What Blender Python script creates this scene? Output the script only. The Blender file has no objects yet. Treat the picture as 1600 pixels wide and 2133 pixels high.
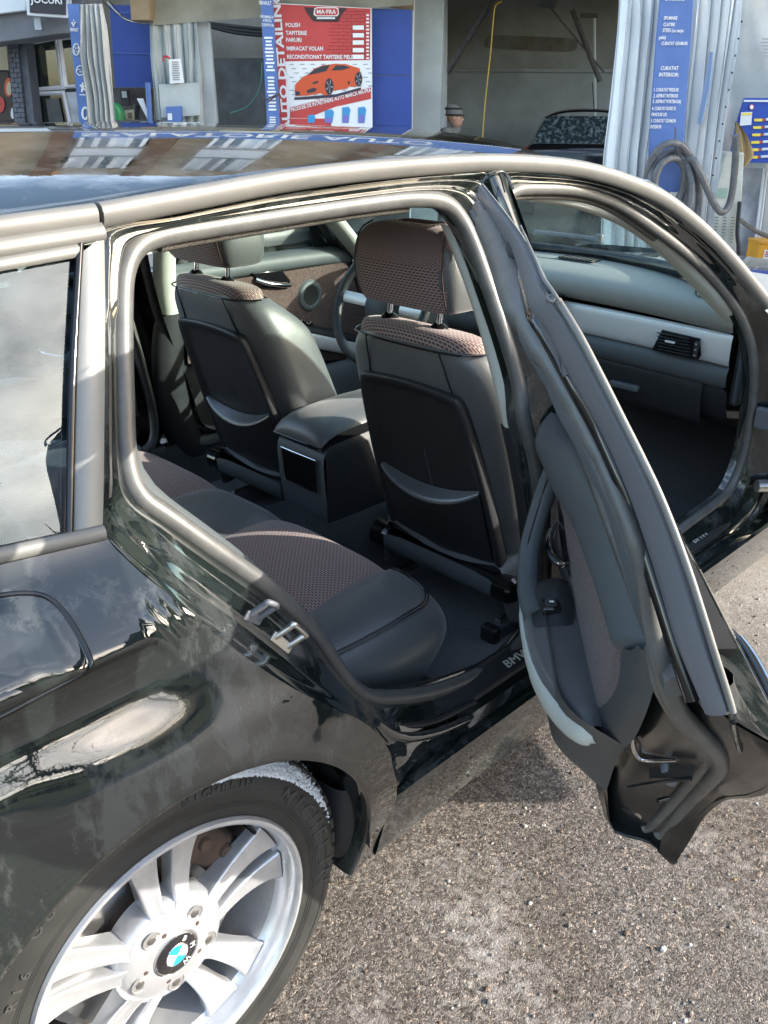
import bpy, bmesh, math, random
import numpy as np
from mathutils import Vector, Matrix, Euler
R = math.radians
random.seed(7)
RNG = np.random.default_rng(7)
SC = bpy.context.scene
COL = SC.collection

# ------------------------------------------------------------------ camera (measured: X = car forward, Y = across the car, Z up, metres)
CAM = np.array([-0.40026, -0.75953, 1.42615])
YAW, PITCH, ROLL, FPX = 0.785833, 0.438964, 0.00496, 1808.11
_f = np.array([math.sin(YAW) * math.cos(PITCH), math.cos(YAW) * math.cos(PITCH), -math.sin(PITCH)])
_r = np.array([math.cos(YAW), -math.sin(YAW), 0.0])
_u = np.cross(_r, _f)
_r, _u = math.cos(ROLL) * _r + math.sin(ROLL) * _u, -math.sin(ROLL) * _r + math.cos(ROLL) * _u
cam_data = bpy.data.cameras.new('camera')
cam_ob = bpy.data.objects.new('camera', cam_data)
COL.objects.link(cam_ob)
cam_data.sensor_fit = 'VERTICAL'
cam_data.sensor_height = 24.0
cam_data.lens = 24.0 * FPX / 2133.0
cam_data.clip_start = 0.02
cam_data.clip_end = 400
M = Matrix(((_r[0], _u[0], -_f[0], CAM[0]), (_r[1], _u[1], -_f[1], CAM[1]), (_r[2], _u[2], -_f[2], CAM[2]), (0, 0, 0, 1)))
cam_ob.matrix_world = M
SC.camera = cam_ob

# ------------------------------------------------------------------ world, sun, exposure
SUN_ELEV, SUN_TO = R(18.5), (0.62, -0.785)          # horizontal direction towards the sun
W = bpy.data.worlds.new('World')
SC.world = W
W.use_nodes = True
nt = W.node_tree
nt.nodes.clear()
sky = nt.nodes.new('ShaderNodeTexSky')
sky.sky_type = 'NISHITA'
sky.sun_disc = False
sky.sun_elevation = SUN_ELEV
sky.sun_rotation = math.atan2(SUN_TO[0], SUN_TO[1])
sky.dust_density = 1.4
sky.air_density = 1.0
geo = nt.nodes.new('ShaderNodeTexCoord')
mp = nt.nodes.new('ShaderNodeMapping')
mp.inputs['Scale'].default_value = (1.6, 1.6, 3.2)
nz = nt.nodes.new('ShaderNodeTexNoise')
nz.inputs['Scale'].default_value = 1.7
nz.inputs['Detail'].default_value = 7
nz.inputs['Roughness'].default_value = 0.58
cr = nt.nodes.new('ShaderNodeValToRGB')
cr.color_ramp.elements[0].position = 0.50
cr.color_ramp.elements[1].position = 0.70
mx = nt.nodes.new('ShaderNodeMix')
mx.data_type = 'RGBA'
cl = nt.nodes.new('ShaderNodeMix')                  # clouds: the sky behind them, brightened
cl.data_type = 'RGBA'
cl.blend_type = 'ADD'
cl.inputs[0].default_value = 1.0
cl.inputs[7].default_value = (2.4, 2.5, 2.7, 1)
c2 = nt.nodes.new('ShaderNodeMix')
c2.data_type = 'RGBA'
c2.blend_type = 'MULTIPLY'
c2.inputs[0].default_value = 1.0
c2.inputs[7].default_value = (2.1, 1.95, 1.75, 1)
bg = nt.nodes.new('ShaderNodeBackground')
bg.inputs['Strength'].default_value = 0.15
out = nt.nodes.new('ShaderNodeOutputWorld')
L = nt.links.new
L(geo.outputs['Generated'], mp.inputs['Vector'])
L(mp.outputs['Vector'], nz.inputs['Vector'])
L(nz.outputs['Fac'], cr.inputs['Fac'])
L(cr.outputs['Color'], mx.inputs[0])
L(sky.outputs['Color'], mx.inputs[6])
L(sky.outputs['Color'], c2.inputs[6])
L(c2.outputs[2], cl.inputs[6])
L(cl.outputs[2], mx.inputs[7])
L(mx.outputs[2], bg.inputs['Color'])
L(bg.outputs['Background'], out.inputs['Surface'])
sd = bpy.data.lights.new('sun', 'SUN')
sd.energy = 2.6
sd.angle = R(0.53)
sd.color = (1.0, 0.95, 0.86)
so = bpy.data.objects.new('sun', sd)
COL.objects.link(so)
_h = math.hypot(*SUN_TO)
to_sun = Vector((SUN_TO[0] / _h * math.cos(SUN_ELEV), SUN_TO[1] / _h * math.cos(SUN_ELEV), math.sin(SUN_ELEV)))
so.rotation_euler = to_sun.to_track_quat('Z', 'Y').to_euler()
so.location = (4, -7, 8)
SC.view_settings.view_transform = 'Standard'
SC.view_settings.look = 'None'
SC.view_settings.gamma = 1
SC.view_settings.use_curve_mapping = False
SC.view_settings.exposure = 2.0
SC.cycles.max_bounces = 8
SC.cycles.transparent_max_bounces = 16
SC.cycles.caustics_reflective = False
SC.cycles.caustics_refractive = False

# ------------------------------------------------------------------ measuring helpers
def ray(u, v):
    d = _f + (u - 800) / FPX * _r - (v - 1066.5) / FPX * _u
    return d
def onp(u, v, ax, val):
    d = ray(u, v)
    return CAM + d * ((val - CAM[ax]) / d[ax])
def ontilt(u, v, x0, z0, k):
    d = ray(u, v)
    n = np.array([1, 0, k])
    return CAM + d * (((x0 + k * z0) - CAM @ n) / (d @ n))
PZ = [(.0, .12), (.15, .10), (.25, .07), (.35, .035), (.5, .01), (.7, .0), (.82, .01), (.88, .035), (.93, .085), (.97, .119), (1.31, .252), (1.36, .33), (1.5, .6)]
_pz, _py = [p[0] for p in PZ], [p[1] for p in PZ]
def prof(z):
    return float(np.interp(z, _pz, _py))
def onside(u, v, off=0.0):
    d = ray(u, v)
    lo = None
    t = .2
    g = lambda t: (CAM[1] + d[1] * t) - (prof(CAM[2] + d[2] * t) + off)
    while t < 7:
        if g(t) >= 0:
            a, b = t - .02, t
            for _ in range(30):
                m = (a + b) / 2
                if g(m) < 0: a = m
                else: b = m
            return CAM + d * a
        t += .02
HD = np.array([math.sin(YAW), math.cos(YAW), 0])
HR = np.array([math.cos(YAW), -math.sin(YAW), 0])
UP = np.array([0, 0, 1.0])
def bg3(u, v, D):                                   # point at level distance D along the heading of the view
    d = ray(u, v)
    return CAM + d * (D / (d @ HD))

# ------------------------------------------------------------------ mesh helpers
def link(o, parent=None):
    COL.objects.link(o)
    if parent is not None: o.parent = parent
    return o
def mesh_ob(name, verts, faces, mat=None, parent=None, smooth=True, uvs=None, sharp=40, mods=()):
    me = bpy.data.meshes.new(name)
    me.from_pydata([tuple(map(float, v)) for v in verts], [], faces)
    if uvs is not None:
        ul = me.uv_layers.new(name='UVMap')
        co = np.array(uvs, dtype=np.float32)
        li = np.empty(len(me.loops), dtype=np.int32)
        me.loops.foreach_get('vertex_index', li)
        ul.data.foreach_set('uv', co[li].ravel())
    if smooth:
        me.shade_smooth()
        if sharp: me.set_sharp_from_angle(angle=R(sharp))
    if mat: me.materials.append(mat)
    o = bpy.data.objects.new(name, me)
    link(o, parent)
    return o
def fix_normals(o):
    bm = bmesh.new(); bm.from_mesh(o.data)
    bmesh.ops.recalc_face_normals(bm, faces=bm.faces)
    bm.to_mesh(o.data); bm.free()
    return o
def sub(o, n=2):
    m = o.modifiers.new('subsurf', 'SUBSURF'); m.levels = n; m.render_levels = n
    return o
def solid(o, t, off=-1):
    m = o.modifiers.new('solid', 'SOLIDIFY'); m.thickness = t; m.offset = off
    return o
def bev(o, w, seg=3, ang=35):
    m = o.modifiers.new('bevel', 'BEVEL'); m.width = w; m.segments = seg; m.limit_method = 'ANGLE'; m.angle_limit = R(ang)
    m.harden_normals = False
    return o
def sheet(name, rows, mat, parent=None, s=0, thick=0, closed=False, sharp=None):
    A = np.array(rows, dtype=float)                 # (n, m, 3)
    n, m = A.shape[:2]
    verts = A.reshape(-1, 3)
    dv = np.concatenate([[0], np.cumsum(np.linalg.norm(np.diff(A.mean(1), axis=0), axis=1))])
    du = np.concatenate([[0], np.cumsum(np.linalg.norm(np.diff(A[n // 2], axis=0), axis=1))])
    uvs = [(du[j], dv[i]) for i in range(n) for j in range(m)]
    faces = []
    for i in range(n - 1):
        for j in range(m - 1 + (1 if closed else 0)):
            k = (j + 1) % m
            faces.append((i * m + j, i * m + k, (i + 1) * m + k, (i + 1) * m + j))
    o = mesh_ob(name, verts, faces, mat, parent, uvs=uvs, sharp=sharp)
    if thick: solid(o, thick)
    if s: sub(o, s)
    return o
def crom(pts, n, closed=False):
    P = np.array(pts, dtype=float)
    N = len(P)
    out = []
    segs = N if closed else N - 1
    for i in range(segs):
        if closed: p = [P[(i + k) % N] for k in (-1, 0, 1, 2)]
        else: p = [P[max(0, i - 1)], P[i], P[i + 1], P[min(N - 1, i + 2)]]
        for k in range(n):
            t = k / n
            out.append(0.5 * (2 * p[1] + (p[2] - p[0]) * t + (2 * p[0] - 5 * p[1] + 4 * p[2] - p[3]) * t * t + (3 * p[1] - p[0] - 3 * p[2] + p[3]) * t ** 3))
    if not closed: out.append(P[-1])
    return np.array(out)
def tube(name, pts, r, mat, parent=None, closed=False, seg=10, n=6, flat=None, cap=True):
    # flat = (reference vector, scale across it, scale along it)
    P = crom(pts, n, closed) if n > 1 else np.array(pts, float)
    N = len(P)
    T = np.roll(P, -1, 0) - np.roll(P, 1, 0)
    if not closed: T[0] = P[1] - P[0]; T[-1] = P[-1] - P[-2]
    T /= np.maximum(np.linalg.norm(T, axis=1)[:, None], 1e-9)
    ref = np.array(flat[0] if flat else (0.13, 0.2, 1.0), float)
    verts, uvs = [], []
    ln = 0
    a0 = None
    for i in range(N):
        a = ref - T[i] * (ref @ T[i]) if (flat or a0 is None) else a0 - T[i] * (a0 @ T[i])
        if np.linalg.norm(a) < 1e-5: a = np.cross(T[i], (1, 0.3, 0.2))
        a /= np.linalg.norm(a); a0 = a
        b = np.cross(T[i], a)
        if i: ln += np.linalg.norm(P[i] - P[i - 1])
        rr = r[min(len(r) - 1, int(i / max(1, N - 1) * (len(r) - 1) + .5))] if isinstance(r, (list, tuple)) else r
        sa, sb = (flat[2], flat[1]) if flat else (1, 1)
        for k in range(seg):
            t = 2 * math.pi * k / seg
            verts.append(P[i] + rr * (sa * math.cos(t) * a + sb * math.sin(t) * b))
            uvs.append((k / seg * 6.28 * rr, ln))
    faces = []
    for i in range(N if closed else N - 1):
        j = (i + 1) % N
        for k in range(seg):
            l = (k + 1) % seg
            faces.append((i * seg + k, i * seg + l, j * seg + l, j * seg + k))
    if cap and not closed:
        faces.append(tuple(range(seg))[::-1]); faces.append(tuple((N - 1) * seg + k for k in range(seg)))
    return mesh_ob(name, verts, faces, mat, parent, uvs=uvs, sharp=60)
def slab(name, outline, vec, mat, parent=None, bevel=0.0, smooth=True, seg=2):
    P = [np.array(p, float) for p in outline]
    v = np.array(vec, float)
    n = len(P)
    verts = P + [p + v for p in P]
    faces = [tuple(range(n)), tuple(range(2 * n - 1, n - 1, -1))]
    for i in range(n):
        j = (i + 1) % n
        faces.append((j, i, n + i, n + j))
    o = mesh_ob(name, verts, faces, mat, parent, smooth=smooth, sharp=30)
    fix_normals(o)
    c = np.mean(P, 0)
    nn = np.zeros(3)
    for i in range(n): nn += np.cross(P[i] - c, P[(i + 1) % n] - c)
    nn /= max(1e-9, np.linalg.norm(nn))
    a = P[1] - P[0]; a -= nn * (a @ nn); a /= max(1e-9, np.linalg.norm(a)); b = np.cross(nn, a)
    ul = o.data.uv_layers.new(name='UVMap')
    li = np.empty(len(o.data.loops), dtype=np.int32); o.data.loops.foreach_get('vertex_index', li)
    co = np.array([((p - c) @ a, (p - c) @ b) for p in verts], dtype=np.float32)
    ul.data.foreach_set('uv', co[li].ravel())
    if bevel: bev(o, bevel, seg)
    return o
def rbox(name, c, size, mat, parent=None, bevel=0.01, axes=None, seg=3):
    c = np.array(c, float)
    ax = [np.array(a, float) for a in (axes or ((1, 0, 0), (0, 1, 0), (0, 0, 1)))]
    h = [s / 2 for s in size]
    pts = [c + sx * h[0] * ax[0] + sy * h[1] * ax[1] - h[2] * ax[2] for sx, sy in ((-1, -1), (1, -1), (1, 1), (-1, 1))]
    return slab(name, pts, ax[2] * size[2], mat, parent, bevel, seg=seg)
def lathe(name, pr, mat, parent=None, c=(0, 0, 0), axis=(0, 1, 0), seg=48, a0=0, a1=360, up=(0, 0, 1), sharp=35):
    ax = np.array(axis, float); ax /= np.linalg.norm(ax)
    e1 = np.array(up, float); e1 = e1 - ax * (e1 @ ax); e1 /= np.linalg.norm(e1)
    e2 = np.cross(ax, e1)
    full = abs(a1 - a0) >= 360
    n = seg if full else seg + 1
    rows = []
    for i in range(n):
        t = R(a0 + (a1 - a0) * i / seg)
        d = math.cos(t) * e1 + math.sin(t) * e2
        rows.append([np.array(c) + d * r + ax * h for r, h in pr])
    m = len(pr)
    verts = [p for row in rows for p in row]
    uvs = [(R((a1 - a0) * i / seg) * .3, sum(math.dist(pr[k], pr[k - 1]) for k in range(1, j + 1))) for i in range(n) for j in range(m)]
    faces = []
    for i in range(n if full else n - 1):
        k = (i + 1) % n
        for j in range(m - 1):
            faces.append((i * m + j, i * m + j + 1, k * m + j + 1, k * m + j))
    return mesh_ob(name, verts, faces, mat, parent, uvs=uvs, sharp=sharp)
def text(name, s, size, loc, right, up, mat, parent=None, align='CENTER', ext=0.001, sx=1.0, bold=0.0, shear=0.0):
    cu = bpy.data.curves.new(name, 'FONT')
    cu.body = s; cu.size = size; cu.align_x = align; cu.align_y = 'CENTER'
    cu.extrude = ext; cu.offset = bold * size; cu.shear = shear; cu.resolution_u = 2
    cu.space_line = 0.95
    tmp = bpy.data.objects.new(name, cu)
    me = bpy.data.meshes.new_from_object(tmp)
    bpy.data.objects.remove(tmp); bpy.data.curves.remove(cu)
    me.name = name
    r = Vector(right).normalized(); u = Vector(up); u = (u - r * u.dot(r)).normalized(); n = r.cross(u)
    l = Vector(loc)
    me.transform(Matrix(((r.x * sx, u.x, n.x, l.x), (r.y * sx, u.y, n.y, l.y), (r.z * sx, u.z, n.z, l.z), (0, 0, 0, 1))))
    me.materials.clear(); me.materials.append(mat)
    o = bpy.data.objects.new(name, me)
    link(o, parent)
    return o
def tag(o, label=None, cat=None, group=None, kind=None):
    if label: o['label'] = label
    if cat: o['category'] = cat
    if group: o['group'] = group
    if kind: o['kind'] = kind
    return o
def thing(name, label, cat, loc=(0, 0, 0), group=None):
    o = bpy.data.objects.new(name, None)
    o.empty_display_size = .1
    COL.objects.link(o)
    o.location = loc
    return tag(o, label, cat, group)
def at(o, parent):                                   # parent an object built in world space to an Empty that stands elsewhere
    o.parent = parent
    o.matrix_parent_inverse = Matrix.Translation(-Vector(parent.location))
    return o
def copy_tree(o, parent=None):
    c = o.copy(); COL.objects.link(c)
    if parent is not None: c.parent = parent
    for ch in list(o.children): copy_tree(ch, c)
    return c

# ------------------------------------------------------------------ materials
def new_mat(name):
    m = bpy.data.materials.new(name); m.use_nodes = True
    t = m.node_tree
    return m, t, t.nodes['Principled BSDF']
def mat(name, col, rough=.5, metal=0., spec=.5, coat=0., coat_r=.03, col2=None, nscale=8., ndetail=4., bump=0., bscale=250., btype='noise', sheen=0., coords='Object', rough2=None, contrast=(.35, .65), bdist=.002):
    m, t, p = new_mat(name)
    N, LK = t.nodes, t.links.new
    p.inputs['Base Color'].default_value = (*col, 1)
    p.inputs['Roughness'].default_value = rough
    p.inputs['Metallic'].default_value = metal
    p.inputs['Specular IOR Level'].default_value = spec
    p.inputs['Coat Weight'].default_value = coat
    p.inputs['Coat Roughness'].default_value = coat_r
    if sheen:
        p.inputs['Sheen Weight'].default_value = sheen; p.inputs['Sheen Roughness'].default_value = .4
    tc = N.new('ShaderNodeTexCoord')
    if col2 or rough2 is not None:
        n = N.new('ShaderNodeTexNoise'); n.inputs['Scale'].default_value = nscale; n.inputs['Detail'].default_value = ndetail; n.inputs['Roughness'].default_value = .6
        LK(tc.outputs[coords], n.inputs['Vector'])
        r = N.new('ShaderNodeMapRange'); r.inputs[1].default_value = contrast[0]; r.inputs[2].default_value = contrast[1]
        LK(n.outputs['Fac'], r.inputs[0])
        if col2:
            x = N.new('ShaderNodeMix'); x.data_type = 'RGBA'
            x.inputs[6].default_value = (*col, 1); x.inputs[7].default_value = (*col2, 1)
            LK(r.outputs[0], x.inputs[0]); LK(x.outputs[2], p.inputs['Base Color'])
        if rough2 is not None:
            q = N.new('ShaderNodeMapRange'); q.inputs[3].default_value = rough; q.inputs[4].default_value = rough2
            LK(r.outputs[0], q.inputs[0]); LK(q.outputs[0], p.inputs['Roughness'])
    if bump:
        if btype == 'noise':
            b = N.new('ShaderNodeTexNoise'); b.inputs['Scale'].default_value = bscale; b.inputs['Detail'].default_value = 3; o = b.outputs['Fac']
        elif btype == 'vor':
            b = N.new('ShaderNodeTexVoronoi'); b.inputs['Scale'].default_value = bscale; o = b.outputs['Distance']
        LK(tc.outputs[coords], b.inputs['Vector'])
        bn = N.new('ShaderNodeBump'); bn.inputs['Strength'].default_value = bump; bn.inputs['Distance'].default_value = bdist
        LK(o, bn.inputs['Height']); LK(bn.outputs['Normal'], p.inputs['Normal'])
    return m
def glass_mat(name, tint=(.85, .93, .9), refl=1.0, ior=1.5, film=0., film_col=(.6, .65, .62), rough=0.01, trans=.8):
    m, t, p = new_mat(name)
    N, LK = t.nodes, t.links.new
    N.remove(p)
    tr = N.new('ShaderNodeBsdfTransparent'); tr.inputs['Color'].default_value = (*[c * trans for c in tint], 1)
    gl = N.new('ShaderNodeBsdfGlossy'); gl.inputs['Roughness'].default_value = rough; gl.inputs['Color'].default_value = ((refl * .80, refl * .92, refl, 1) if name == 'quarter_glass' else (refl, refl, refl, 1))
    fr = N.new('ShaderNodeFresnel'); fr.inputs['IOR'].default_value = ior
    mxs = N.new('ShaderNodeMixShader')
    LK(fr.outputs[0], mxs.inputs[0]); LK(tr.outputs[0], mxs.inputs[1]); LK(gl.outputs[0], mxs.inputs[2])
    last = mxs
    if film:
        df = N.new('ShaderNodeBsdfDiffuse'); df.inputs['Color'].default_value = (*film_col, 1)
        tc = N.new('ShaderNodeTexCoord'); mpn = N.new('ShaderNodeMapping'); mpn.inputs['Scale'].default_value = (3, 3, 1.2)
        n = N.new('ShaderNodeTexNoise'); n.inputs['Scale'].default_value = 5; n.inputs['Detail'].default_value = 8
        LK(tc.outputs['Object'], mpn.inputs['Vector']); LK(mpn.outputs['Vector'], n.inputs['Vector'])
        rr = N.new('ShaderNodeMapRange'); rr.inputs[1].default_value = .42; rr.inputs[2].default_value = .75; rr.inputs[4].default_value = film
        LK(n.outputs['Fac'], rr.inputs[0])
        m2 = N.new('ShaderNodeMixShader'); LK(rr.outputs[0], m2.inputs[0]); LK(mxs.outputs[0], m2.inputs[1]); LK(df.outputs[0], m2.inputs[2]); last = m2
    LK(last.outputs[0], N['Material Output'].inputs['Surface'])
    return m
def paint_mat():
    m, t, p = new_mat('black_paint')
    N, LK = t.nodes, t.links.new
    p.inputs['Metallic'].default_value = 0.0
    p.inputs['Specular IOR Level'].default_value = .6
    p.inputs['Coat Weight'].default_value = .6
    p.inputs['Coat Roughness'].default_value = .012
    tc = N.new('ShaderNodeTexCoord')
    n = N.new('ShaderNodeTexNoise'); n.inputs['Scale'].default_value = 4.5; n.inputs['Detail'].default_value = 9; n.inputs['Roughness'].default_value = .66
    LK(tc.outputs['Object'], n.inputs['Vector'])
    r = N.new('ShaderNodeMapRange'); r.inputs[1].default_value = .515; r.inputs[2].default_value = .555; r.inputs[3].default_value = .018; r.inputs[4].default_value = .13
    LK(n.outputs['Fac'], r.inputs[0]); LK(r.outputs[0], p.inputs['Roughness'])
    fl = N.new('ShaderNodeTexNoise'); fl.inputs['Scale'].default_value = 1500; fl.inputs['Detail'].default_value = 1
    LK(tc.outputs['Object'], fl.inputs['Vector'])
    x = N.new('ShaderNodeMix'); x.data_type = 'RGBA'; x.inputs[6].default_value = (.007, .010, .0095, 1); x.inputs[7].default_value = (.014, .019, .0175, 1)
    LK(fl.outputs['Fac'], x.inputs[0])
    st = N.new('ShaderNodeMapping'); st.inputs['Scale'].default_value = (3.2, 3.2, 1.3)
    LK(tc.outputs['Object'], st.inputs['Vector'])
    fn = N.new('ShaderNodeTexNoise'); fn.inputs['Scale'].default_value = 2.4; fn.inputs['Detail'].default_value = 11; fn.inputs['Roughness'].default_value = .72
    LK(st.outputs[0], fn.inputs['Vector'])
    fr = N.new('ShaderNodeMapRange'); fr.inputs[1].default_value = .505; fr.inputs[2].default_value = .56; fr.inputs[4].default_value = .8
    LK(fn.outputs['Fac'], fr.inputs[0])
    sp = N.new('ShaderNodeTexNoise'); sp.inputs['Scale'].default_value = 420; sp.inputs['Detail'].default_value = 2
    LK(tc.outputs['Object'], sp.inputs['Vector'])
    spr = N.new('ShaderNodeMapRange'); spr.inputs[1].default_value = .70; spr.inputs[2].default_value = .76; spr.inputs[4].default_value = .5
    LK(sp.outputs['Fac'], spr.inputs[0])
    mxx = N.new('ShaderNodeMath'); mxx.operation = 'MAXIMUM'; LK(fr.outputs[0], mxx.inputs[0]); LK(spr.outputs[0], mxx.inputs[1])
    dx = N.new('ShaderNodeMix'); dx.data_type = 'RGBA'; dx.inputs[7].default_value = (.052, .056, .054, 1)
    LK(mxx.outputs[0], dx.inputs[0]); LK(x.outputs[2], dx.inputs[6]); LK(dx.outputs[2], p.inputs['Base Color'])
    b = N.new('ShaderNodeTexNoise'); b.inputs['Scale'].default_value = 55; b.inputs['Detail'].default_value = 3
    LK(tc.outputs['Object'], b.inputs['Vector'])
    bn = N.new('ShaderNodeBump'); bn.inputs['Strength'].default_value = .05; bn.inputs['Distance'].default_value = .002
    LK(b.outputs['Fac'], bn.inputs['Height']); LK(bn.outputs['Normal'], p.inputs['Normal'])
    return m
def knit_mat():
    m, t, p = new_mat('brown_knit_fabric')
    N, LK = t.nodes, t.links.new
    uv = N.new('ShaderNodeUVMap')
    mpn = N.new('ShaderNodeMapping'); mpn.inputs['Scale'].default_value = (88, 88, 88)
    LK(uv.outputs[0], mpn.inputs['Vector'])
    br = N.new('ShaderNodeTexBrick')
    br.inputs['Scale'].default_value = 1; br.inputs['Brick Width'].default_value = .95; br.inputs['Row Height'].default_value = .5
    br.inputs['Mortar Size'].default_value = .13; br.inputs['Mortar Smooth'].default_value = .35
    br.inputs['Color1'].default_value = (.050, .035, .032, 1); br.inputs['Color2'].default_value = (.065, .047, .043, 1)
    br.inputs['Mortar'].default_value = (.34, .235, .21, 1)
    LK(mpn.outputs[0], br.inputs['Vector'])
    LK(br.outputs['Color'], p.inputs['Base Color'])
    p.inputs['Roughness'].default_value = .85
    p.inputs['Sheen Weight'].default_value = .25
    p.inputs['Sheen Roughness'].default_value = .5
    bn = N.new('ShaderNodeBump'); bn.inputs['Strength'].default_value = .5; bn.inputs['Distance'].default_value = .0012
    LK(br.outputs['Fac'], bn.inputs['Height']); LK(bn.outputs['Normal'], p.inputs['Normal'])
    return m
def ground_mat(name, c1, c2, c3, scale=250., dirt=True):
    m, t, p = new_mat(name)
    N, LK = t.nodes, t.links.new
    tc = N.new('ShaderNodeTexCoord')
    v = N.new('ShaderNodeTexVoronoi'); v.inputs['Scale'].default_value = scale; v.inputs['Randomness'].default_value = 1
    v2 = N.new('ShaderNodeTexVoronoi'); v2.inputs['Scale'].default_value = scale * .42
    wob = N.new('ShaderNodeTexNoise'); wob.inputs['Scale'].default_value = 90; wob.inputs['Detail'].default_value = 2
    LK(tc.outputs['Object'], wob.inputs['Vector'])
    wm = N.new('ShaderNodeMix'); wm.data_type = 'RGBA'; wm.blend_type = 'LINEAR_LIGHT'; wm.inputs[0].default_value = .012
    LK(tc.outputs['Object'], wm.inputs[6]); LK(wob.outputs['Color'], wm.inputs[7])
    for q in (v, v2): LK(wm.outputs[2], q.inputs['Vector'])
    sep = N.new('ShaderNodeSeparateColor'); LK(v.outputs['Color'], sep.inputs[0])
    ramp = N.new('ShaderNodeValToRGB')
    e = ramp.color_ramp.elements
    e[0].position = 0; e[0].color = (*[c * .45 for c in c1], 1)
    e[1].position = 1; e[1].color = (min(1, c3[0] * 1.9), min(1, c3[1] * 1.7), min(1, c3[2] * 1.5), 1)
    for pos, c in ((.3, c1), (.62, c2), (.9, c3)):
        k = e.new(pos); k.color = (*c, 1)
    LK(sep.outputs[0], ramp.inputs[0])
    # paste between the stones, large wear patches
    big = N.new('ShaderNodeTexNoise'); big.inputs['Scale'].default_value = 2.6; big.inputs['Detail'].default_value = 9; big.inputs['Roughness'].default_value = .62
    LK(tc.outputs['Object'], big.inputs['Vector'])
    fine = N.new('ShaderNodeTexNoise'); fine.inputs['Scale'].default_value = 38; fine.inputs['Detail'].default_value = 8; fine.inputs['Roughness'].default_value = .7
    LK(tc.outputs['Object'], fine.inputs['Vector'])
    x1 = N.new('ShaderNodeMix'); x1.data_type = 'RGBA'; x1.blend_type = 'MULTIPLY'
    mr = N.new('ShaderNodeMapRange'); mr.inputs[1].default_value = .0; mr.inputs[2].default_value = .9; mr.inputs[3].default_value = .25; mr.inputs[4].default_value = .85
    LK(v2.outputs['Distance'], mr.inputs[0])
    LK(mr.outputs[0], x1.inputs[0]); LK(ramp.outputs[0], x1.inputs[6]); x1.inputs[7].default_value = (.62, .55, .48, 1)
    x2 = N.new('ShaderNodeMix'); x2.data_type = 'RGBA'
    mul = N.new('ShaderNodeMath'); mul.operation = 'MULTIPLY'
    LK(big.outputs['Fac'], mul.inputs[0]); LK(fine.outputs['Fac'], mul.inputs[1])
    m2 = N.new('ShaderNodeMapRange'); m2.inputs[1].default_value = .27; m2.inputs[2].default_value = .42; m2.inputs[4].default_value = .75
    LK(mul.outputs[0], m2.inputs[0]); LK(m2.outputs[0], x2.inputs[0]); LK(x1.outputs[2], x2.inputs[6]); x2.inputs[7].default_value = (.50, .48, .45, 1)
    x3 = N.new('ShaderNodeMix'); x3.data_type = 'RGBA'; x3.blend_type = 'MULTIPLY'
    b2 = N.new('ShaderNodeTexNoise'); b2.inputs['Scale'].default_value = 1.1; b2.inputs['Detail'].default_value = 5
    LK(tc.outputs['Object'], b2.inputs['Vector'])
    m3 = N.new('ShaderNodeMapRange'); m3.inputs[1].default_value = .4; m3.inputs[2].default_value = .65
    LK(b2.outputs['Fac'], m3.inputs[0]); LK(m3.outputs[0], x3.inputs[0]); LK(x2.outputs[2], x3.inputs[6]); x3.inputs[7].default_value = (.70, .63, .57, 1)
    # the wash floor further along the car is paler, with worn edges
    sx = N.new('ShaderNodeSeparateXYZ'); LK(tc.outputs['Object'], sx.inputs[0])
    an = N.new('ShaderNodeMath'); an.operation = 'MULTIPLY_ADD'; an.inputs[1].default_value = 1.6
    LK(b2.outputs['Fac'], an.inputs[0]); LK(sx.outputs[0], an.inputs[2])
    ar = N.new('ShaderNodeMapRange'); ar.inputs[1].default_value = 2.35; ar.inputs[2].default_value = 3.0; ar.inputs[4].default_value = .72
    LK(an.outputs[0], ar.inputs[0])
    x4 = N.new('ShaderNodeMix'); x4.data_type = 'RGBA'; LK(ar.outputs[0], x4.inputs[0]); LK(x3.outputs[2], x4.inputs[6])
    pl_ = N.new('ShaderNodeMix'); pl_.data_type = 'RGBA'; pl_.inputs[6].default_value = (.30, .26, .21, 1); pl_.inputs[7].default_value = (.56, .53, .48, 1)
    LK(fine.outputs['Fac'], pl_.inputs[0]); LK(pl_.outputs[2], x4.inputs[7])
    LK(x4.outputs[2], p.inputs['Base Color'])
    p.inputs['Roughness'].default_value = .75
    ad = N.new('ShaderNodeMath'); ad.operation = 'ADD'
    iv = N.new('ShaderNodeMath'); iv.operation = 'MULTIPLY'; iv.inputs[1].default_value = -.9
    LK(v.outputs['Distance'], iv.inputs[0]); LK(iv.outputs[0], ad.inputs[0])
    f2 = N.new('ShaderNodeMath'); f2.operation = 'MULTIPLY'; f2.inputs[1].default_value = .8
    LK(fine.outputs['Fac'], f2.inputs[0]); LK(f2.outputs[0], ad.inputs[1])
    bn = N.new('ShaderNodeBump'); bn.inputs['Strength'].default_value = .55; bn.inputs['Distance'].default_value = .004
    LK(ad.outputs[0], bn.inputs['Height']); LK(bn.outputs['Normal'], p.inputs['Normal'])
    return m

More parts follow.
